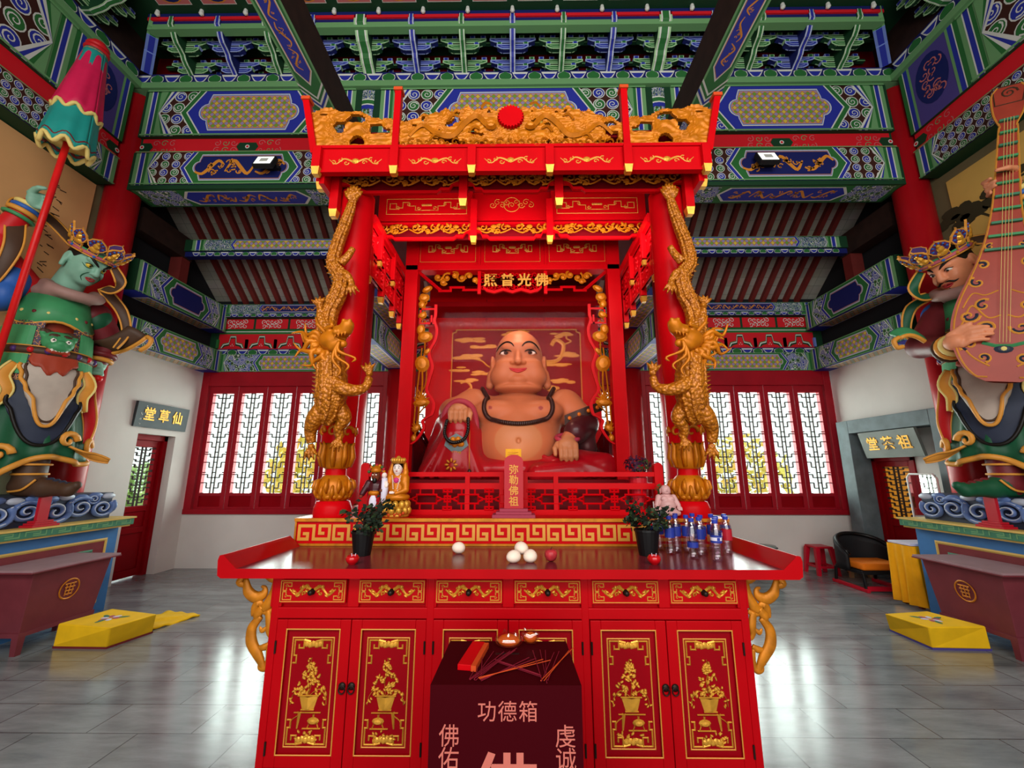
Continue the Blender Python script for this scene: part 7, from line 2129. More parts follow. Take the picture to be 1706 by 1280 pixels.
 for k in range(4):
  off=a*(0.062-0.042*k)
  ln=(0.93,1.0,0.97,0.82)[k]
  pts=[]
  for an in(35,85,140,190):
   q=R(180-an*ln)if False else R(an*ln)
   pts.append(tuple(hn+off+u*math.cos(q)*(rp+0.026)-v*math.sin(q)*(rp+0.026)))
  c.chain([tuple(hn+off+u*(rp+0.04))]+pts,[0.026,0.025,0.024,0.021,0.017],skin,0.004)
 th_=[tuple(hn+a*0.05+u*(rp+0.05)+v*0.05)]+[tuple(hn+a*(0.085+0.012*q)+u*math.cos(R(an))*(rp+0.03)+v*math.sin(R(an))*(rp+0.03))for q,an in enumerate((60,110,150))]
 c.chain(th_,[0.03,0.028,0.024,0.018],skin,0.006)
 if L:
  c.ell(tuple(hf+Vector((-0.01,0.01,0.04))),(0.085,0.075,0.07),skin,0.02)
  for k in range(4):
   y=hf.y-0.055+0.012*k;z=hf.z+0.055-0.036*k
   c.chain([(hf.x-0.03,y-0.03,z+0.01),(hf.x+0.05,y-0.055,z),(hf.x+0.10,y-0.01,z-0.004),(hf.x+0.07,y+0.035,z-0.006)],[0.026,0.025,0.023,0.018],skin,0.004)
  c.chain([(hf.x-0.07,hf.y-0.05,hf.z+0.07),(hf.x-0.02,hf.y-0.10,hf.z+0.075),(hf.x+0.04,hf.y-0.10,hf.z+0.06)],[0.03,0.027,0.02],skin,0.006)
 else:
  d=Vector((0.40,-0.50,0.12)).normalized();upv=Vector((0,0,1));upv=(upv-d*upv.dot(d)).normalized()
  d2=Vector((-0.55,-0.75,0.15)).normalized()
  c.ell(tuple(hf+Vector((0.0,0.05,-0.01))),(0.06,0.085,0.075),skin,0.02)
  for k in range(4):
   o=hf+upv*(0.062-0.040*k)+Vector((-0.02,0,0))
   l=(0.88,1.0,0.95,0.78)[k]
   c.chain([tuple(o),tuple(o+d2*0.085*l+Vector((0.01,0,0.02))),tuple(o+d2*0.15*l+Vector((0.0,0,0.012))),tuple(o+d2*0.20*l+Vector((-0.015,0.0,-0.006)))],[0.027,0.025,0.022,0.017],skin,0.004)
  c.chain([tuple(hf+upv*0.06+Vector((0.02,0.05,0))),tuple(hf+upv*0.11+d2*0.04),tuple(hf+upv*0.125+d2*0.10)],[0.03,0.026,0.019],skin,0.006)
 co(c,'body',0.0125);bc=c
 hx_=hr@Vector((-1,0,0))
 def fh(y,z,lift=0.004):return bc.hit(h(0.6,y,z),hx_,lift)
 # --- face details, laid on the face
 def fline(pts,r0,r1,mt,name,lift=0.004):
  r0*=hs;r1*=hs;lift*=hs
  q=smooth_pts(pts,5);n=len(q);m=MB()
  m.tube([fh(y,z,lift)for y,z in q],[r0+r1*math.sin(PI*k/(n-1))for k in range(n)],mt,6)
  return mo(m,name)
 for s in(-1,1):
  m=MB();e=fh(s*0.090,0.045,0.0)
  m.ball(e+hx_*0.004,0.028 if L else(0.028,0.03,0.017),'eye_yellow' if L else 'eye_white',12);m.ball(e-hx_*0.018,0.012,'eye_black',8);mo(m,'eye')
  if L:fline([(s*0.03,0.085),(s*0.07,0.115),(s*0.12,0.150),(s*0.165,0.17)],0.006,0.014,'k_black','eyebrow')
  else:fline([(s*0.035,0.095),(s*0.075,0.128),(s*0.12,0.150),(s*0.16,0.150)],0.004,0.013,'k_black','eyebrow')
  fline([(s*0.05,0.058),(s*0.09,0.082),(s*0.135,0.055)],0.003,0.004,'k_black','eyelid_line',0.014)
 fline([(-0.065,-0.125),(-0.03,-0.115),(0,-0.118),(0.03,-0.115),(0.065,-0.125)],0.004,0.009,'lip_red','upper_lip')
 fline([(-0.06,-0.138),(-0.03,-0.150),(0,-0.153),(0.03,-0.150),(0.06,-0.138)],0.004,0.010,'lip_red','lower_lip')
 if L:
  fline([(-0.045,-0.132),(0,-0.134),(0.045,-0.132)],0.005,0.006,'eye_white','teeth')
  for s in(-1,1):
   fline([(s*0.06,-0.03),(s*0.10,-0.08),(s*0.105,-0.14),(s*0.07,-0.19)],0.002,0.005,'k_green_d','face_line',0.001)
   fline([(s*0.05,0.02),(s*0.11,0.005),(s*0.155,0.04)],0.002,0.004,'k_green_d','face_line',0.001)
 else:
  for s in(-1,1):fline([(s*0.01,-0.080),(s*0.05,-0.085),(s*0.09,-0.11),(s*0.125,-0.105)],0.003,0.010,'k_black','moustache',0.006)
  fline([(0,-0.175),(0,-0.20),(0,-0.23)],0.004,0.009,'k_black','chin_beard')
  # --- hair and crown
 c=Clay();c.ell(h(-0.05,0,0.09),(0.235,0.215,0.24),'k_black',0.02,er);c.ell(h(-0.16,0,-0.02),(0.12,0.17,0.16),'k_black',0.03,er)
 c.cut(h(0.20,0,-0.10),(0.24,0.30,0.26),'k_black',0.02,er)
 for s in(-1,1):c.cut(h(-0.03,s*0.25,-0.06),(0.10,0.09,0.13),'k_black',0.02,er)
 c.rscale(0,hs);co(c,'hair',0.011)
 def h1(x,y,z):return tuple(HM@Vector((x,y,z)))
 m=MB()
 def ring(z,r,rad,mt,sx=1.0):m.tube([h1(-0.02+r*math.cos(2*PI*k/36)*sx,r*math.sin(2*PI*k/36),z+0.02*math.cos(2*PI*k/36))for k in range(36)],rad,mt,7,closed=True)
 ring(0.185,0.262,0.026,'k_pink');ring(0.155,0.258,0.014,'k_orange');ring(0.218,0.268,0.014,'k_green')
 for k in range(12):an=2*PI*k/12;m.ball(h1(-0.02+0.285*math.cos(an),0.285*math.sin(an),0.19),0.020,'k_blue' if k%2 else 'gold_leaf',7)
 cr=m
 for k in range(7):
  an=R(-114+38*k)
  O=HM@Vector((-0.02+0.275*math.cos(an),0.275*math.sin(an),0.215))
  U=hr@Vector((-math.sin(an),math.cos(an),0));V=hr@Vector((0.38*math.cos(an),0.38*math.sin(an),1))
  A=Art(O,U,V)
  out=[(-0.06,0)]+[(q*0.112*math.sin(R(f))**0.8*(1.05 if int(f/26)%2 else 0.95),0.045+0.215*(1-f/180))for q,f in[(-1,f)for f in range(155,0,-22)]]+[(0,0.285)]+[(0.112*math.sin(R(f))**0.8*(1.05 if int(f/26)%2 else 0.95),0.045+0.215*(1-f/180))for f in range(1,156,22)]+[(0.06,0)]
  A.slab(out,'k_orange',-0.012,0.012);inn=[(x*0.86,0.02+y*0.88)for x,y in out];A.poly(inn,'k_purple',0.0135);A.poly(inn,'k_purple',-0.0135)
  for q in range(11):
   f=R(20+14*q);A.dome(0.075*math.cos(f),0.10+0.125*math.sin(f),0.016,'k_maroon' if q%2 else 'k_blue',0.0135,0.014,7)
  A.dome(0,0.075,0.058,'gold_leaf',0.0135,0.03,10,0.05);A.dome(0,0.135,0.042,'gold_leaf',0.0135,0.03,10,0.05);A.dome(0,0.19,0.026,'gold_leaf',0.0135,0.025,9,0.03)
  n=len(cr.v);cr.v+=A.v;cr.uv+=A.uv;cr.f+=[[i+n for i in f]for f in A.f];cr.m+=A.m
 cr.v=[tuple(hc+(Vector(p)-hc)*hs)for p in cr.v]
 mo(cr,'crown',smooth=False)
 def ribbon(pts,wd,mt,name,rim='k_orange',upv=(0,0,1)):
  q=smooth_pts(pts,6)
  m=MB();N=len(q)
  wl=[wd*(0.35+0.65*math.sin(PI*min(1,0.12+0.9*i/N)))for i in range(N)]
  m.tube(q,wl,mt,8,flat=0.22,up=upv)
  for s in(-1,1):
   e=[]
   for i in range(N):
    tg=Vector(q[min(i+1,N-1)])-Vector(q[max(i-1,0)]);sd=tg.cross(Vector(upv));sd=sd.normalized()if sd.length>1e-6 else Vector((1,0,0))
    e.append(Vector(q[i])+sd*wl[i]*s)
   m.tube(e,0.011,rim,5)
  return mo(m,name)
 ribbon([h(0.22,0.16,0.16),h(0.40,0.22,0.04),h(0.38,0.24,-0.12),h(0.20,0.26,-0.20),(-4.50,4.52,3.30),(-4.44,4.56,3.05),(-4.47,4.50,2.85)],0.055,'k_brown' if L else 'k_green_d','crown_ribbon',upv=(0.3,-0.8,0.5))
 if L:ribbon([h(-0.26,-0.10,0.14),(-4.94,4.0,4.13),(-5.07,3.83,4.22),(-4.98,3.74,4.0),(-4.88,3.70,3.68),(-4.92,3.69,3.42),(-5.02,3.70,3.22)],0.07,'k_brown','long_scarf',upv=(0.7,-0.5,0.4))
 else:ribbon([h(-0.20,-0.12,0.12),h(-0.40,-0.10,0.16),(-5.10,3.95,3.80),(-5.10,3.80,3.40),(-5.0,3.74,3.0)],0.07,'k_brown','long_scarf',upv=(0.7,-0.5,0.4))
 # --- armour and clothes
 c=Clay()
 for k in range(15):
  an=TH+R(-105+15*k)
  c.ell((AX.x+0.15+0.19*math.cos(an),AX.y+0.20*math.sin(an),3.40-0.10*math.cos(an-TH)),(0.065,0.065,0.055),'k_pinkgrey',0.03)
 c.ell(w(0.14,0,3.32),(0.18,0.24,0.10),'k_pinkgrey',0.04,rot)
 co(c,'collar',0.014)
 m=MB()
 def band(th0,th1,z0,z1,r0,r1,mt,thick=0.025,n=16,nv=2,wave=0.0,sag=0.0):
  m.sheet(lambda s,t:tuple(surf(th0+(th1-th0)*s,z0+(z1-z0)*t+wave*math.sin(s*16)*(1-t)-sag*math.sin(PI*s)*(1-t),r0+(r1-r0)*t)),n,nv,mt,-thick)
  k=len(m.v)
 def edge(th0,th1,z,r,rad,mt,wave=0.0,sag=0.0,n=22):m.tube([tuple(surf(th0+(th1-th0)*i/n,z+wave*math.sin(16*i/n)-sag*math.sin(PI*i/n),r))for i in range(n+1)],rad,mt,6)
 band(-120,120,3.02,3.27,0.415,0.33,'k_green',wave=0.035,sag=0.06);edge(-120,120,3.02,0.425,0.018,'k_orange',0.035,0.06);edge(-120,120,3.13,0.385,0.012,'k_maroon',0,0.03);edge(-120,120,3.19,0.365,0.010,'k_orange',0,0.02)
 for k in range(11):m.ball(tuple(surf(-100+20*k,3.095-0.03*math.sin(PI*(k/10)),0.40)),(0.022,0.022,0.022),'k_maroon' if k%2 else 'k_cream',7)
 for th in(-38,38):m.tube(smooth_pts([tuple(surf(th,3.0,0.41)),tuple(surf(th*0.8,2.88,0.425)),tuple(surf(th*0.5,2.78,0.44))],4),0.016,'k_orange',6)
 mo(m,'chest_plate')
 m=MB()
 for s in(-1,1):
  for(z0,z1,rr_)in((2.68,2.94,0.43),(2.40,2.66,0.47)):
   t0,t1=(20,108)if s>0 else(-108,-20)
   band(t0,t1,z0-0.04,z1+0.02,rr_+0.01,rr_-0.02,'brocade',n=10)
   band(t0+9*(1),t1-9,z0+0.015,z1-0.03,rr_+0.022,rr_-0.004,'k_green',n=10)
   edge(t0,t1,z0-0.04,rr_+0.02,0.014,'k_orange');edge(t0,t1,z1+0.02,rr_-0.012,0.014,'k_orange')
 m.uv=[(math.atan2(p[1]-AX.y,p[0]-AX.x)*0.45+3.0,p[2])for p in m.v]
 mo(m,'waist_panel',smooth=False)
 m=MB();edge(-115,115,2.66,0.475,0.045,'k_brown');edge(-115,115,2.70,0.48,0.014,'k_orange');edge(-115,115,2.62,0.485,0.014,'k_orange')
 for k in range(12):m.ball(tuple(surf(-100+18*k,2.66,0.515)),(0.03,0.03,0.03),'k_purple' if k%2 else 'k_red',7)
 mo(m,'belt')
 c=Clay();B=surf(0,2.74,0.42);Bf=KF
 def bp(f,r,z):return tuple(B+KF*f*0.72+KR*r*0.72+Vector((0,0,z*0.72)))
 gm='k_green' if L else 'k_blue'
 c.ell(bp(0.02,0,0.05),(0.12,0.17,0.15),gm,0.03,rot);c.ell(bp(0.11,0,-0.03),(0.08,0.12,0.07),gm,0.03,rot);c.ell(bp(0.16,0,0.01),(0.05,0.06,0.045),gm,0.02,rot)
 for s in(-1,1):
  c.ell(bp(0.10,s*0.075,0.075),(0.04,0.05,0.035),gm,0.015,rot);c.ell(bp(0.13,s*0.075,0.055),0.024,'eye_white',0.004);c.ell(bp(0.150,s*0.075,0.053),0.012,'eye_black',0.002)
  c.cap(bp(0.02,s*0.15,0.12),bp(-0.01,s*0.19,0.20),0.04,0.012,gm,0.015)
  c.ell(bp(0.10,s*0.06,0.125),(0.03,0.06,0.025),'k_brown',0.015,rot)
 c.cap(bp(0.10,-0.09,-0.10),bp(0.10,0.09,-0.10),0.035,0.035,'k_rust',0.02)
 for k in range(5):c.ell(bp(0.135,-0.07+0.035*k,-0.075),(0.015,0.014,0.022),'eye_white',0.004)
 for k in range(9):c.ell(bp(0.0,-0.16+0.04*k,0.17+0.02*math.sin(k)),0.038,'k_brown',0.012)
 c.rscale(0,0.72);co(c,'beast_buckle',0.009)
 m=MB()
 def skirt(s,t):
  th=-125+250*s;z=2.45-0.90*t+0.09*t*math.cos(R(th)*3.0)+0.15*t*math.sin(R(th))-0.02
  return tuple(surf(th,z,0.42+0.20*t+0.03*math.sin(th*0.22)*t))
 m.sheet(skirt,64,10,'k_green_d',-0.02)
 m.tube([skirt(i/70,1.0)for i in range(71)],0.028,'k_orange',6)
 mo(m,'skirt')
 for th in(-70,-30,25,62):
  b=surf(th,1.72+0.09*math.cos(R(th)*3.0)+0.13*math.sin(R(th)),0.64)
  tt=Vector((-math.sin(TH+R(th)),math.cos(TH+R(th)),0))
  q=[b+tt*(0.085*(1-i/16)*math.cos(i*0.5))+Vector((0,0,0.085*(1-i/16)*math.sin(i*0.5)))for i in range(15)]
  m=MB();m.tube(q,[0.032*(1-0.04*i)for i in range(15)],'k_orange',7);mo(m,'hem_scroll')
 m=MB()
 def tongue(wd0,z0,z1,r,mt,rim,name,tip=0.35):
  m=MB()
  def f(s,t):
   half=wd0*(1-(1-tip)*t**1.4)*(1.0+0.04*math.sin(t*18))
   hz=z0+(z1-z0)*t*(1-0.42*abs(2*s-1)**2.4)
   return tuple(surf((2*s-1)*half,hz,r+0.12*t))
  m.sheet(f,18,14,mt,-0.018)
  ed=[f(0,i/14)for i in range(15)]+[f(i/18,1)for i in range(1,18)]+[f(1,i/14)for i in range(14,-1,-1)]
  m.tube(ed,0.017,rim[0],6)
  if len(rim)>1:
   ed2=[f(0.09,i/14*0.93)for i in range(15)]+[f(0.09+0.82*i/18,0.93)for i in range(1,18)]+[f(0.91,i/14*0.93)for i in range(14,-1,-1)]
   m.tube(ed2,0.012,rim[1],6)
  return mo(m,name)
 tongue(50,2.46,1.74,0.485,'k_navy',('k_black',),'dark_apron',0.6)
 tongue(34,2.52,1.92,0.52,'k_silver',('k_orange','k_brown'),'silver_apron',0.42)
 m=MB()
 m.sheet(lambda s,t:tuple(surf(-26+52*s,2.66-(0.22+0.03*math.sin(s*20))*t*math.sin(PI*(0.15+0.7*s)),0.50+0.05*t)),16,5,'k_rust',-0.02);mo(m,'lion_cloth')
 for s,mt in((-1,'k_maroon' if L else 'k_pink'),(1,'k_red')):
  q=[surf(s*62,2.5,0.50),surf(s*60,2.25,0.54),surf(s*66,2.0,0.60),surf(s*62,1.78,0.60)]
  ribbon([tuple(p)for p in q],0.06,mt,'sash',upv=tuple(KF))
 for s in(-1,1):
  q=[surf(s*40,2.52,0.53),surf(s*44,2.38,0.60),surf(s*38,2.24,0.58),surf(s*46,2.10,0.58)]
  ribbon([tuple(p)for p in q],0.045,'k_orange','sash',rim='k_cream',upv=tuple(KF))
 ribbon([tuple(surf(30,1.74,0.60)),tuple(surf(44,1.66,0.74)),tuple(surf(50,1.60,0.95))],0.05,'k_orange','flying_hem',upv=tuple(KR))
 c=Clay()
 c.ell(w(0.0,0.46,3.36),(0.20,0.18,0.19),'k_blue',0.03,rot);c.ell((-5.10,3.72,3.72),(0.15,0.14,0.19),'k_red' if L else 'k_green_d',0.05);c.cap(w(0.0,0.46,3.36),(-5.10,3.72,3.72),0.15,0.13,'k_blue',0.05)
 c.ell(w(0.06,0.50,3.20),(0.18,0.12,0.16),'k_blue',0.03,rot);co(c,'shoulder_guard',0.015)
 c=Clay();c.ell(w(0.0,-0.42,3.18),(0.16,0.14,0.17),'k_green_d' if L else 'k_blue',0.03,rot);co(c,'shoulder_guard',0.015)
 m=MB()
 def torus(cn,ax,r,rad,mt,n=18):
  ax=Vector(ax).normalized();e1=ax.orthogonal().normalized();e2=ax.cross(e1)
  m.tube([Vector(cn)+e1*r*math.cos(2*PI*k/n)+e2*r*math.sin(2*PI*k/n)for k in range(n)],rad,mt,7,closed=True)
 axn=(wr-Vector((-5.10,3.70,3.66)))
 for o,r,rad,mt in((0.0,0.085,0.026,'k_cream'),(0.045,0.09,0.024,'k_blue'),(0.09,0.098,0.026,'k_orange'),(0.15,0.108,0.02,'k_green')):torus(wr-axn.normalized()*o,axn,r,rad,mt)
 mo(m,'cuff')
 if L:
  m=MB();torus((-4.745,4.62,2.74),(0,0.1,1),0.10,0.026,'k_orange');torus((-4.74,4.63,2.80),(0,0.1,1),0.11,0.03,'k_maroon');mo(m,'cuff')
  m=MB()
  m.sheet(lambda s,t:(-4.74+0.42*t*(0.6+0.4*s)+0.12*s-0.05,4.63-0.18*math.sin(PI*s)*(1-t*0.5),2.86+0.20*t*t+0.07*math.sin(PI*s)-0.06*s+0.03),10,8,'k_brown',0.03)
  m.tube([(-4.74+0.42*t*1.0+0.07,4.63,2.86+0.20*t*t-0.03)for t in[i/8 for i in range(9)]],0.022,'k_orange',6);m.tube(smooth_pts([(-4.25,4.63,3.03),(-4.19,4.62,2.99),(-4.21,4.62,2.92),(-4.30,4.62,2.86)],4),0.026,'k_orange',6)
  mo(m,'flared_sleeve')
  m=MB();m.tube([(-4.70,4.575,2.70),(-4.67,4.575,2.52)],0.032,'pole_red',10);m.ball((-4.668,4.575,2.52),0.038,'pole_red',10);mo(m,'short_handle')
 else:
  m=MB();torus(hf+Vector((-0.07,0.12,-0.015)),(-0.5,0.8,0),0.085,0.028,'k_cream');torus(hf+Vector((-0.10,0.17,-0.02)),(-0.5,0.8,0),0.10,0.03,'k_orange');torus(hf+Vector((-0.14,0.23,-0.02)),(-0.5,0.8,0),0.11,0.03,'k_brown');mo(m,'cuff')
  m=MB()
  m.sheet(lambda s,t:(-4.36+0.34*t,4.22+0.10*s,2.80+0.16*math.sin(2.2*t+0.3*s)+0.10*s-0.08),8,10,'k_green',0.03)
  m.tube([(-4.36+0.34*t,4.21,2.72+0.16*math.sin(2.2*t))for t in[i/10 for i in range(11)]],0.022,'k_orange',6);m.tube(smooth_pts([(-4.02,4.22,2.86),(-3.96,4.22,2.82),(-3.98,4.22,2.75),(-4.04,4.22,2.76)],4),0.024,'k_orange',6)
  mo(m,'flared_sleeve')
 for(hx,hy,tx,ty)in BOOT:
  m=MB()
  for z,r in((1.47,0.122),(1.56,0.130)):torus((hx,hy,z),(0,0,1),r,0.011,'k_orange')
  m.tube(smooth_pts([(hx-0.08,hy-0.085,1.31),(hx+0.07,hy-0.105,1.33),(hx+0.15,hy-0.075,1.42)],5),0.011,'k_orange',5)
  mo(m,'boot_trim')
 return root
king(-1);king(1)
def furled_canopy():
 base=Vector((-4.85,3.74,1.90));top=Vector((-4.515,3.70,6.06))
 ax=(top-base).normalized();e1=Vector((1,0,0));e1=(e1-ax*e1.dot(ax)).normalized();e2=ax.cross(e1)
 def at(z):return base+ax*((z-base.z)/ax.z)
 t=thing('furled_canopy','tall furled pink and teal canopy on a red pole held by the green faced statue','canopy',tuple(base))
 m=MB();m.tube([base,top],0.028,'pole_red',12);m.obj('pole',t,smooth=True)
 def skirt(z0,r0,z1,r1,mt,rim,name,hem=0.06):
  m=MB()
  n=64
  def f(s,q):
   an=2*PI*s
   fold=1+0.05*math.cos(8*an)*q
   z=z0+(z1-z0)*q-(hem*0.5*(1-math.cos(8*an))*q**4)
   return tuple(at(z)+(e1*math.cos(an)+e2*math.sin(an))*(r0+(r1-r0)*q)*fold)
  m.sheet(f,n,10,mt,0.012)
  m.tube([f(i/n,1.0)for i in range(n)],0.020,rim,6,closed=True)
  if name=='upper_skirt':m.tube([f(i/n,0.88)for i in range(n)],0.012,'k_brown',6,closed=True)
  else:m.tube([f(i/n,0.84)for i in range(n)],0.012,'k_blue',6,closed=True);m.tube([f(i/n,0.91)for i in range(n)],0.016,'k_maroon',6,closed=True)
  rr=random.Random(2)
  for k in range(8):
   for q0 in((0.45,0.68)if name=='upper_skirt' else(0.5,)):
    for j in range(5):m.tube([Vector(f((k+0.5)/8+rr.uniform(-0.022,0.022),q0+rr.uniform(-0.04,0.04)))for _ in range(3)],0.006,'k_orange',5)
  return m.obj(name,t,smooth=True)
 skirt(5.93,0.085,5.20,0.178,'umb_pink','k_cream','upper_skirt')
 skirt(5.34,0.148,4.80,0.200,'k_teal','k_cream','lower_skirt',0.08)
 m=MB()
 def f(s,q):an=2*PI*s;return tuple(at(5.95-0.20*q-0.10*abs(math.sin(4*an))*q)+(e1*math.cos(an)+e2*math.sin(an))*(0.088+0.03*q))
 m.sheet(f,48,5,'k_teal',0.008);m.obj('top_collar',t,smooth=True)
 m=MB()
 for z,r,rad,mt in((5.93,0.078,0.022,'k_orange'),(5.97,0.082,0.028,'k_red'),(6.02,0.07,0.03,'k_red'),(6.06,0.04,0.028,'k_red')):
  m.tube([at(z)+(e1*math.cos(2*PI*k/24)+e2*math.sin(2*PI*k/24))*r for k in range(24)],rad,mt,8,closed=True)
 m.ball(tuple(at(6.05)),0.045,'k_red',12);m.obj('finial',t,smooth=True)
 m=MB()
 def f(s,q):an=2*PI*s;return tuple(at(4.84-0.0*q)+(e1*math.cos(an)+e2*math.sin(an))*(0.19-0.16*q))
 m.sheet(f,32,2,'k_cream',0.01);m.obj('inner_lining',t)
furled_canopy()
def lute():
 bot=Vector((4.32,3.66,2.27));top=Vector((4.888,3.50,5.21))
 V=(top-bot).normalized();n=Vector((-0.62,-0.78,0));n=(n-V*n.dot(V)).normalized();U=V.cross(n)
 if U.x<0:U=-U
 L=(top-bot).length
 t=thing('pipa_lute','giant brown red lute with green frets held upright by the peach faced statue','lute',tuple(bot))
 prof=[(0.0,0.10),(0.02,0.19),(0.06,0.27),(0.12,0.325),(0.19,0.335),(0.26,0.30),(0.33,0.235),(0.40,0.175),(0.48,0.128),(0.58,0.095),(0.72,0.078),(0.84,0.066),(0.855,0.060),(0.90,0.105),(0.97,0.125),(1.0,0.085)]
 sm=smooth_pts([(b,a*L)for a,b in prof],4)
 m=Art(bot,U,V);m.W=n
 out=[(x,v)for x,v in sm]+[(-x,v)for x,v in reversed(sm)]
 def body(s,q):
  i=q*(len(sm)-1);k=min(int(i),len(sm)-2);f=i-k
  x=sm[k][0]*(1-f)+sm[k+1][0]*f;v=sm[k][1]*(1-f)+sm[k+1][1]*f
  a=PI*s
  d=x*0.55 if v<L*0.5 else x*0.9
  return tuple(m.P(-x*math.cos(a),v,-d*math.sin(a)))
 mb=MB();mb.sheet(body,14,60,'pipa_red');N=len(mb.v)
 a=Art(bot,U,V);a.W=n
 a.add([a.P(x,v,0.0)for x,v in out],[tuple(range(len(out)))],'pipa_red')
 mb.v+=a.v;mb.uv+=a.uv;mb.f+=[[i+N for i in f]for f in a.f];mb.m+=a.m
 mb.obj('sound_body',t)
 a=Art(bot,U,V);a.W=n
 ed=[(x*0.93,v if v>0.04 else 0.04)for x,v in sm]
 a.stroke(ed,0.014,'k_orange',0.003,0.008);a.stroke([(-x,v)for x,v in ed],0.014,'k_orange',0.003,0.008)
 for s in(-1,1):
  for(x,v,r,st,sg)in((0.22,0.62,0.075,0,1),(0.17,0.95,0.06,2,-1),(0.10,0.50,0.07,3,1),(0.13,0.72,0.065,1,-1),(0.21,0.34,0.07,4,1),(0.14,1.12,0.045,2,1),(0.10,1.30,0.035,1,-1),(0.12,0.22,0.05,5,-1)):
   a.spiral(s*x,v,r,'k_orange',0.022,0.002,0.008,1.1,st,sg*s,14);a.spiral(s*x,v,r*0.75,'k_navy',0.022,0.003,0.010,0.8,st+0.4,sg*s,12)
  a.stroke(smooth_pts([(s*0.02,0.62),(s*0.10,0.60),(s*0.2,0.72),(s*0.25,0.58),(s*0.28,0.42),(s*0.2,0.24),(s*0.08,0.14)],5),0.014,'k_orange',0.002,0.006)
  a.stroke(smooth_pts([(s*0.04,0.86),(s*0.12,0.82),(s*0.20,0.84),(s*0.26,0.70)],5),0.012,'k_orange',0.002,0.006)
 a.stroke([(-0.13,0.36),(-0.05,0.33),(0.05,0.33),(0.13,0.36)],0.03,'k_green',0.003,0.012);a.dome(0,0.30,0.06,'k_navy',0.003,0.014,10,0.04);a.dome(0,0.30,0.025,'k_cream',0.012,0.008,8)
 a.obj('gilt_scrolls',t)
 for k in range(11):
  v=1.26+0.135*k
  w_=float(np.interp(v/L,[p[0]for p in prof],[p[1]for p in prof]))*0.82
  a=Art(bot,U,V);a.W=n;a.box2(-w_,v-0.011,w_,v+0.011,0,0.03,'k_green' if k%2 else 'altar_green');a.obj('fret',t)
 a=Art(bot,U,V);a.W=n
 for k in range(4):a.box2(-0.030+0.020*k-0.0012,0.35,-0.030+0.020*k+0.0012,2.62,0.034,0.037,'k_cream')
 a.obj('strings',t)
 a=Art(bot,U,V);a.W=n;a.spiral(0,2.92,0.06,'k_brown',0.016,0.002,0.008,1.6,0,1,18);a.outline([(-0.09,2.80),(0.09,2.80),(0.11,3.0),(-0.11,3.0)],0.010,'k_brown',0.002,0.006);a.obj('peg_box_ornament',t)
lute()
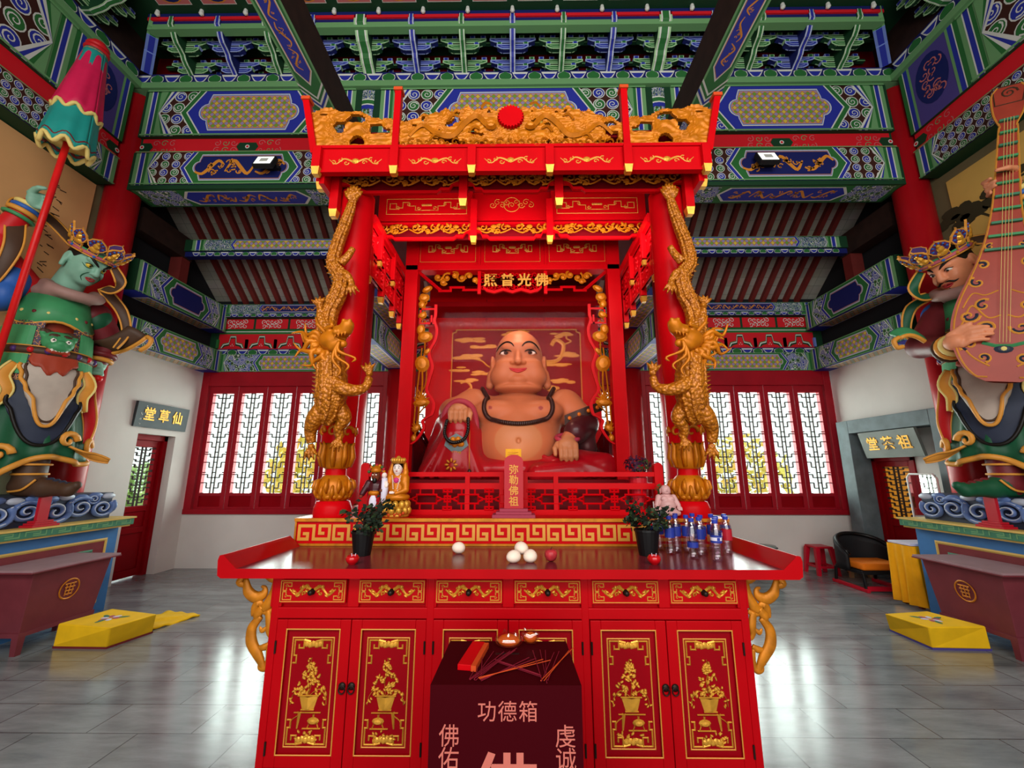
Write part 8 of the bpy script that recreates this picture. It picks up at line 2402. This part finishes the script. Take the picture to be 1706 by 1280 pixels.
# ---------------------------------------------------------------- altars under the guardians, chests and kneelers
def side_altar(s):
 nm='left' if s<0 else 'right'
 t=thing('side_altar','blue painted altar with green key trim under the %s'%('green faced statue' if s<0 else 'lute playing statue'),'altar',(s*4.9,3.0,0),group='side altars')
 X=lambda x:s*x
 def bx(m,xa,xb,ya,yb,za,zb,mt):m.box(min(X(xa),X(xb)),max(X(xa),X(xb)),ya,yb,za,zb,mt)
 ya,yb=0.6,5.0
 m=MB();bx(m,4.52,5.33,ya,4.58,0,0.90,'altar_blue');bx(m,4.52,4.88,4.58,yb,0,0.90,'altar_blue');m.obj('body',t)
 a=Art((X(4.518),yb if s>0 else ya,0),(0,-s,0),(0,0,1));LL=yb-ya
 for k in range(2):
  u0=0.22+k*2.1;u1=u0+1.95
  a.rect(u0,0.12,u1,0.76,'altar_maroon',0.002);a.outline([(u0,0.12),(u1,0.12),(u1,0.76),(u0,0.76)],0.03,'altar_yellow',0.003,0.008)
  for q in range(4):a.outline([(u0+0.12+0.44*q,0.50),(u0+0.48+0.44*q,0.50),(u0+0.48+0.44*q,0.66),(u0+0.12+0.44*q,0.66)],0.03,'altar_green',0.003,0.006);a.outline([(u0+0.20+0.44*q,0.54),(u0+0.40+0.44*q,0.54),(u0+0.40+0.44*q,0.62),(u0+0.20+0.44*q,0.62)],0.02,'altar_green',0.003,0.006)
 a.obj('painted_panel',t)
 m=MB();bx(m,4.40,5.33,ya,4.58,0.90,0.975,'altar_green');bx(m,4.385,5.33,ya,4.58,0.968,0.985,'altar_yellow');bx(m,4.42,5.33,ya,4.58,0.882,0.902,'altar_yellow');bx(m,4.40,4.9,4.58,yb+0.05,0.90,0.975,'altar_green');bx(m,4.385,4.9,4.58,yb+0.065,0.968,0.985,'altar_yellow');bx(m,4.42,4.9,4.58,yb+0.03,0.882,0.902,'altar_yellow')
 a=Art((X(4.3985),yb+0.05 if s>0 else ya,0.905),(0,-s,0),(0,0,1))
 for k in range(20):
  o=0.05+0.22*k
  a.stroke([(o,0.012),(o,0.05),(o+0.12,0.05),(o+0.12,0.028),(o+0.06,0.028)],0.010,'p_green_l',0.001);a.stroke([(o+0.17,0.055),(o+0.17,0.012),(o+0.06,0.012)],0.010,'p_green_l',0.001)
 n=len(m.v);m.v+=a.v;m.uv+=a.uv;m.f+=[[i+n for i in f]for f in a.f];m.m+=a.m
 m.obj('trim_slab',t)
 m=MB();bx(m,4.56,5.30,1.0,4.58,0.985,1.262,'cloud_dark');bx(m,4.56,4.90,4.58,4.90,0.985,1.262,'cloud_dark');m.obj('cloud_core',t)
 rr=random.Random(6)
 m=MB()
 def curl(cx,cy,cz,e,r,sg,mt='cloud_blue'):
  e=Vector(e)
  q=[]
  for i in range(30):
   k=i/29;a_=sg*(k*2*PI*1.75)+0.7;rad=r*(1-0.86*k)
   q.append(Vector((cx,cy,cz))+e*rad*1.35*math.cos(a_)+Vector((0,0,rad*math.sin(a_)))+Vector((-s if abs(e.y)>0.5 else 0,1 if abs(e.x)>0.5 else 0,0))*0.02*k)
  m.tube(q,[r*0.30*(1-0.55*i/29)for i in range(30)],mt,8,flat=0.8)
  off=Vector((-s if abs(e.y)>0.5 else 0,1 if abs(e.x)>0.5 else 0,0))*r*0.16
  m.tube([p+off+Vector((0,0,r*0.06))for p in q],[r*0.10*(1-0.5*i/29)for i in range(30)],'cloud_pale',6)
 for k in range(16):
  y=4.78-0.245*k
  curl(X(4.555),y,1.10+0.02*(k%2),(0,1,0),0.098+0.012*((k*7)%3),1 if k%2 else-1)
  if k%2==0:curl(X(4.55),y-0.12,1.20,(0,1,0),0.055,-1)
 for k in range(2):curl(X(4.64+0.15*k),4.905,1.11,(1,0,0),0.09,1 if k%2 else-1)
 for k in range(26):m.ball((X(4.57),4.85-0.15*k,1.225+0.012*(k%2)),(0.04,0.09,0.035),'cloud_pale' if k%3==0 else 'cloud_blue',8)
 m.obj('cloud_scrolls',t,smooth=True)
 tb=name_tablet(X(4.475),4.12,0.985,s*PI/2 if s>0 else-PI/2,1.0,'','plain red name tablet on the altar below the %s statue'%('green faced' if s<0 else 'lute playing'),'tablet_red',0.12,0.34)
 for o in tb.children:pass
 tb.rotation_euler=(0,0,-s*PI/2)
 tb.scale=(0.8,0.8,0.95)
 t=thing('maroon_chest','maroon chest with gold round emblem, standing before the %s altar'%nm,'chest',(X(4.28),4.1,0),group='maroon chests')
 m=MB()
 b=[(X(4.10),3.80),(X(4.42),3.80),(X(4.42),4.42),(X(4.10),4.42)];tp=[(X(4.04),3.76),(X(4.46),3.76),(X(4.46),4.46),(X(4.04),4.46)]
 if s>0:b=[b[1],b[0],b[3],b[2]];tp=[tp[1],tp[0],tp[3],tp[2]]
 m.hexa([(p[0],p[1],0.17)for p in b],[(p[0],p[1],0.66)for p in tp],'chest_maroon');m.obj('chest_body',t,bevel=0.004)
 m=MB();bx(m,3.99,4.48,3.70,4.50,0.66,0.685,'chest_top');bx(m,3.985,4.48,3.695,4.505,0.655,0.668,'chest_maroon');m.obj('lid',t,bevel=0.003)
 m=MB();bx(m,4.09,4.43,3.79,4.43,0.14,0.175,'chest_maroon');m.obj('base_rail',t)
 for(lx,ly)in((4.12,3.82),(4.12,4.40),(4.40,3.82),(4.40,4.40)):
  m=MB();m.hexa([(X(lx)-0.022,ly-0.022,0),(X(lx)+0.022,ly-0.022,0),(X(lx)+0.022,ly+0.022,0),(X(lx)-0.022,ly+0.022,0)],[(X(lx)-0.028,ly-0.028,0.145),(X(lx)+0.028,ly-0.028,0.145),(X(lx)+0.028,ly+0.028,0.145),(X(lx)-0.028,ly+0.028,0.145)],'chest_maroon');m.obj('leg',t)
 fx=4.066
 a=Art((X(fx),4.11,0.445),(0,-s,0),(X(0.122*-1),0,1))
 a.outline(arc(0,0,0.085,0,352,32),0.014,'gold_carve',0.006,0.004)
 for k in range(4):a.stroke([(-0.05+0.005*k,0.045-0.03*k),(0.05-0.005*k,0.045-0.03*k)],0.012,'gold_carve',0.006,0.004)
 for x in(-0.03,0.0,0.03):a.stroke([(x,-0.055),(x,0.055)],0.010,'gold_carve',0.006,0.004)
 a.obj('round_emblem',t)
 t=thing('kneeler','yellow cloth covered kneeler with embroidered lotus in front of the %s chest'%nm,'kneeler',(X(3.70),4.15,0),group='yellow kneelers')
 if s<0:B4=[(-3.97,3.97),(-3.49,3.96),(-3.40,4.33),(-3.93,4.40)];T4=[(-3.95,3.96),(-3.40,3.86),(-3.30,4.22),(-3.86,4.37)]
 else:B4=[(3.60,4.02),(4.08,4.00),(3.94,4.50),(3.61,4.46)];T4=[(3.54,3.95),(4.05,3.98),(3.93,4.38),(3.46,4.30)]
 m=MB()
 m.hexa([(x,y,0.012)for x,y in B4],[(x,y,0.20-(0.0 if s<0 else 0.0))for x,y in T4],'kneeler_yellow')
 m.obj('cloth_cover',t,bevel=0.012,seg=3)
 m=MB();cx=sum(p[0]for p in B4)/4;cy=sum(p[1]for p in B4)/4
 m.hexa([(cx+(x-cx)*1.0,cy+(y-cy)*1.0,0.0)for x,y in B4],[(cx+(x-cx)*1.004,cy+(y-cy)*1.004,0.016)for x,y in B4],'k_maroon' if s<0 else 'p_purple');m.obj('hem',t)
 cx=sum(p[0]for p in T4)/4;cy=sum(p[1]for p in T4)/4
 a=Art((cx,cy,0.2015),(1,0,0),(0,1,0))
 for k in range(6):a.dome(0.05*math.cos(k*1.05),0.05*math.sin(k*1.05),0.035,'label_white' if k%2 else 'k_pink',0,0.004,8,0.022,k*1.05)
 for k in range(3):a.dome(0.10*math.cos(k*2.1+0.4),0.08*math.sin(k*2.1+0.4),0.05,'altar_green',0,0.003,8,0.02,k*2.1+0.4)
 a.obj('embroidered_lotus',t)
mat('kneeler_yellow','f6c214',0.75,vary=0.12,scale=6,bump=0.1)
mat('curtain_yellow','fab008',0.7,vary=0.1,scale=8)
mat('cushion_orange','e87a12',0.8)
mat('stool_red','c4142c',0.35)
mat('stool_tan','b09468',0.4)
mat('ceramic','8a9c96',0.2,vary=0.3,scale=12)
side_altar(-1);side_altar(1)
# ---------------------------------------------------------------- loose things round the hall
def props():
 rr=random.Random(3)
 m=MB()
 def f(s,t):
  p=Vector((-3.47,4.36,0))*(1-s)*(1-t)+Vector((-3.30,4.80,0))*s*(1-t)+Vector((-3.72,4.90,0))*s*t+Vector((-3.88,4.52,0))*(1-s)*t
  return(p.x,p.y,0.022+0.012*math.sin(9*s+4*t)*math.sin(PI*s)+0.006*math.sin(23*s+17*t))
 m.sheet(f,20,14,'kneeler_yellow',0.02)
 tag(m.obj('floor_mat',smooth=True),'thin crumpled yellow mat lying on the floor beside the left kneeler','mat')
 t=thing('skirted_table','small table with pleated bright yellow skirt behind the right altar','table',(4.72,5.22,0))
 m=MB();m.box(4.5,4.86,5.08,5.38,0.665,0.69,'label_white');m.obj('table_top',t,bevel=0.003)
 m=MB()
 pts=[]
 per=[(4.5,5.38),(4.5,5.08),(4.86,5.08),(4.86,5.38)]
 q=[]
 for i in range(3):
  a,b=Vector(per[i]),Vector(per[i+1]);n=int((b-a).length/0.012)
  nn=Vector((-(b-a).y,(b-a).x)).normalized()*-1
  for k in range(n):
   p=a+(b-a)*k/n;ph=k*0.75
   q.append((p,nn,math.sin(ph)+0.4*math.sin(ph*0.43+1)))
 N=len(q)
 def f(s,tt):
  i=min(N-1,int(s*(N-1)+0.5));p,nn,w=q[i]
  o=0.012+0.022*w*(0.25+0.75*tt)+0.02*tt
  return(p.x-nn.x*-o,p.y+nn.y*o,0.664-0.63*tt)
 m.sheet(f,N-1,6,'curtain_yellow');m.obj('pleated_skirt',t,smooth=True)
 for lx,ly in((4.55,5.13),(4.81,5.13),(4.55,5.33),(4.81,5.33)):
  m=MB();m.box(lx-0.02,lx+0.02,ly-0.02,ly+0.02,0,0.665,'rafter');m.obj('leg',t)
 t=thing('framed_mirror','white framed standing mirror reflecting lattice windows, beside the grey door surround','mirror',(5.1,5.43,0))
 m=MB()
 y0,y1,z0,z1=5.23,5.64,0.0,1.475
 pts=[(5.1,y0+0.03,z0+0.015),(5.1,y1-0.03,z0+0.015),(5.1,y1-0.012,z0+0.04),(5.1,y1-0.012,z1-0.06),(5.1,y1-0.05,z1-0.015),(5.1,y0+0.05,z1-0.015),(5.1,y0+0.012,z1-0.06),(5.1,y0+0.012,z0+0.04)]
 m.tube(pts,0.013,'white_plastic',8,closed=True,up=(1,0,0));m.obj('frame',t,smooth=True)
 m=MB();m.box(5.096,5.104,y0+0.015,y1-0.015,z0+0.02,z1-0.02,'mirror_glass');m.obj('glass',t)
 t=thing('low_armchair','low black curved back armchair with an orange cushion and red runners','chair',(4.72,6.05,0))
 m=MB()
 def back(s,q):
  a=R(200-220*s)
  r=0.30
  return(4.72+r*1.06*math.cos(a),6.02+r*0.9*math.sin(a),0.24+(0.18+0.22*math.sin(PI*s)**0.7)*q)
 m.sheet(back,26,4,'black_soft',0.035);m.tube([back(i/26,1.0)for i in range(27)],0.026,'black',8);m.obj('backrest',t,smooth=True)
 m=MB();m.box(4.44,5.00,5.78,6.24,0.20,0.25,'black_soft');m.obj('seat',t,bevel=0.01)
 m=MB();m.box(4.45,4.99,5.76,6.18,0.253,0.34,'cushion_orange');m.obj('cushion',t,bevel=0.03,seg=3)
 for x in(4.45,4.99):
  m=MB();m.tube([(x,5.78,0.22),(x,5.76,0.04)],0.02,'black',8);m.obj('leg',t)
  m=MB();m.tube([(x,6.24,0.22),(x,6.27,0.04)],0.02,'black',8);m.obj('leg',t)
  m=MB();m.box(x-0.022,x+0.022,5.72,6.32,0.0,0.045,'stool_red');m.obj('runner',t,bevel=0.008)
 m=MB();m.box(4.45,4.99,5.735,5.775,0.02,0.07,'stool_red');m.obj('front_rail',t)
 def stool(x,y,h,w,mt,lab):
  t=thing('plastic_stool',lab,'stool',(x,y,0),group='plastic stools')
  m=MB();m.box(x-w,x+w,y-w,y+w,h-0.03,h,mt);m.obj('seat',t,bevel=0.012,seg=3)
  for sx in(-1,1):
   for sy in(-1,1):
    m=MB();e=0.03
    bx_,by_=x+sx*(w+0.015),y+sy*(w+0.015);tx,ty=x+sx*(w-0.025),y+sy*(w-0.025)
    m.hexa([(bx_-e*0.7,by_-e*0.7,0),(bx_+e*0.7,by_-e*0.7,0),(bx_+e*0.7,by_+e*0.7,0),(bx_-e*0.7,by_+e*0.7,0)],[(tx-e,ty-e,h-0.025),(tx+e,ty-e,h-0.025),(tx+e,ty+e,h-0.025),(tx-e,ty+e,h-0.025)],mt);m.obj('leg',t)
  m=MB()
  for s in(-1,1):m.box(x-w,x+w,y+s*w-0.012,y+s*w+0.012,0.10,0.13,mt);m.box(x+s*w-0.012,x+s*w+0.012,y-w,y+w,0.10,0.13,mt)
  m.obj('stretcher',t)
 stool(4.60,6.76,0.40,0.13,'stool_red','red plastic stool against the back wall below the right lattice window')
 stool(4.99,6.66,0.36,0.12,'stool_tan','tan plastic stool between the red stool and the black armchair')
 t=thing('ceramic_stool','greenish drum stool seen over the right end of the red cabinet','stool',(3.72,6.6,0))
 m=MB();m.lathe([(0.13,0),(0.14,0.02),(0.165,0.12),(0.17,0.22),(0.165,0.32),(0.14,0.40),(0.13,0.425),(0.001,0.43)],'ceramic',(3.72,6.6,0),24);m.obj('drum',t,smooth=True)
 m=MB();m.tube([(3.72+0.145*math.cos(2*PI*k/24),6.6+0.145*math.sin(2*PI*k/24),0.395)for k in range(24)],0.010,'slate',6,closed=True);m.obj('rim',t,smooth=True)
 t=thing('wicker_basket','small wicker basket on the floor in the corner left of the grey door surround','basket',(5.13,6.88,0))
 m=MB();m.lathe([(0.06,0),(0.075,0.1),(0.085,0.45),(0.09,0.52),(0.08,0.52),(0.07,0.45)],'stool_tan',(5.13,6.88,0),18)
 for k in range(8):m.tube([(5.13+0.08*math.cos(2*PI*q/18),6.88+0.08*math.sin(2*PI*q/18),0.06+0.06*k)for q in range(18)],0.008,'stool_tan',5,closed=True)
 m.obj('woven_body',t,smooth=True)
props()
# ---------------------------------------------------------------- courtyard behind the windows
mat('courtyard','b8b4a8',0.9)
mat('hedge_yellow','ece070',0.8,vary=0.12,scale=9)
mat('hedge_green','a8c878',0.8,vary=0.2,scale=9)
mat('bark','5a4a3a',0.9)
def courtyard():
 m=MB();m.box(-16,16,7.4,20,-0.12,-0.02,'courtyard');struct(m.obj('ground'),'pale courtyard paving behind the lattice windows','ground')
 rr=random.Random(12)
 for k,(x,y,r,z,mt,lab)in enumerate(((-4.6,9.6,1.0,1.4,'hedge_yellow','yellow leaved shrub seen blurred through the left lattice window'),(4.9,9.5,1.0,1.4,'hedge_yellow','yellow leaved shrub seen through the right lattice window, near its middle'),(-2.7,10.5,0.8,0.9,'hedge_green','green shrub behind the lattice leaf next to the left dragon column'),(2.6,11.6,0.8,0.9,'hedge_green','green shrub behind the lattice leaf next to the right dragon column'),(-0.9,10.0,0.9,1.1,'hedge_green','green shrub behind the niche fretwork on its left side'),(1.0,10.0,0.9,1.1,'hedge_yellow','yellow green shrub behind the niche fretwork on its right side'),(-7.2,8.6,0.7,1.1,'hedge_green','green shrub outside the glazed left door'))):
  t=thing('shrub',lab,'shrub',(x,y,0),group='courtyard shrubs')
  m=MB()
  for q in range(520):
   d=Vector((rr.gauss(0,1),rr.gauss(0,1),rr.gauss(0,1))).normalized()*rr.uniform(0.5,1.0)
   c=Vector((x+d.x*r,y+d.y*r,z+d.z*r*0.95));e=Vector((rr.gauss(0,1),rr.gauss(0,1),rr.gauss(0,1))).normalized();s=e.orthogonal().normalized();l=rr.uniform(0.09,0.17)
   m.add([c-e*l,c+s*l*0.5,c+e*l,c-s*l*0.5],[(0,1,2,3)],mt)
  m.obj('foliage',t)
  m=MB()
  for q in range(5):m.tube([(x,y,-0.02),(x+rr.uniform(-0.1,0.1),y,0.4),(x+rr.uniform(-0.5,0.5)*r,y+rr.uniform(-0.4,0.4)*r,z+0.3)],[0.03,0.022,0.01],'bark',6)
  m.obj('stems',t)
courtyard()
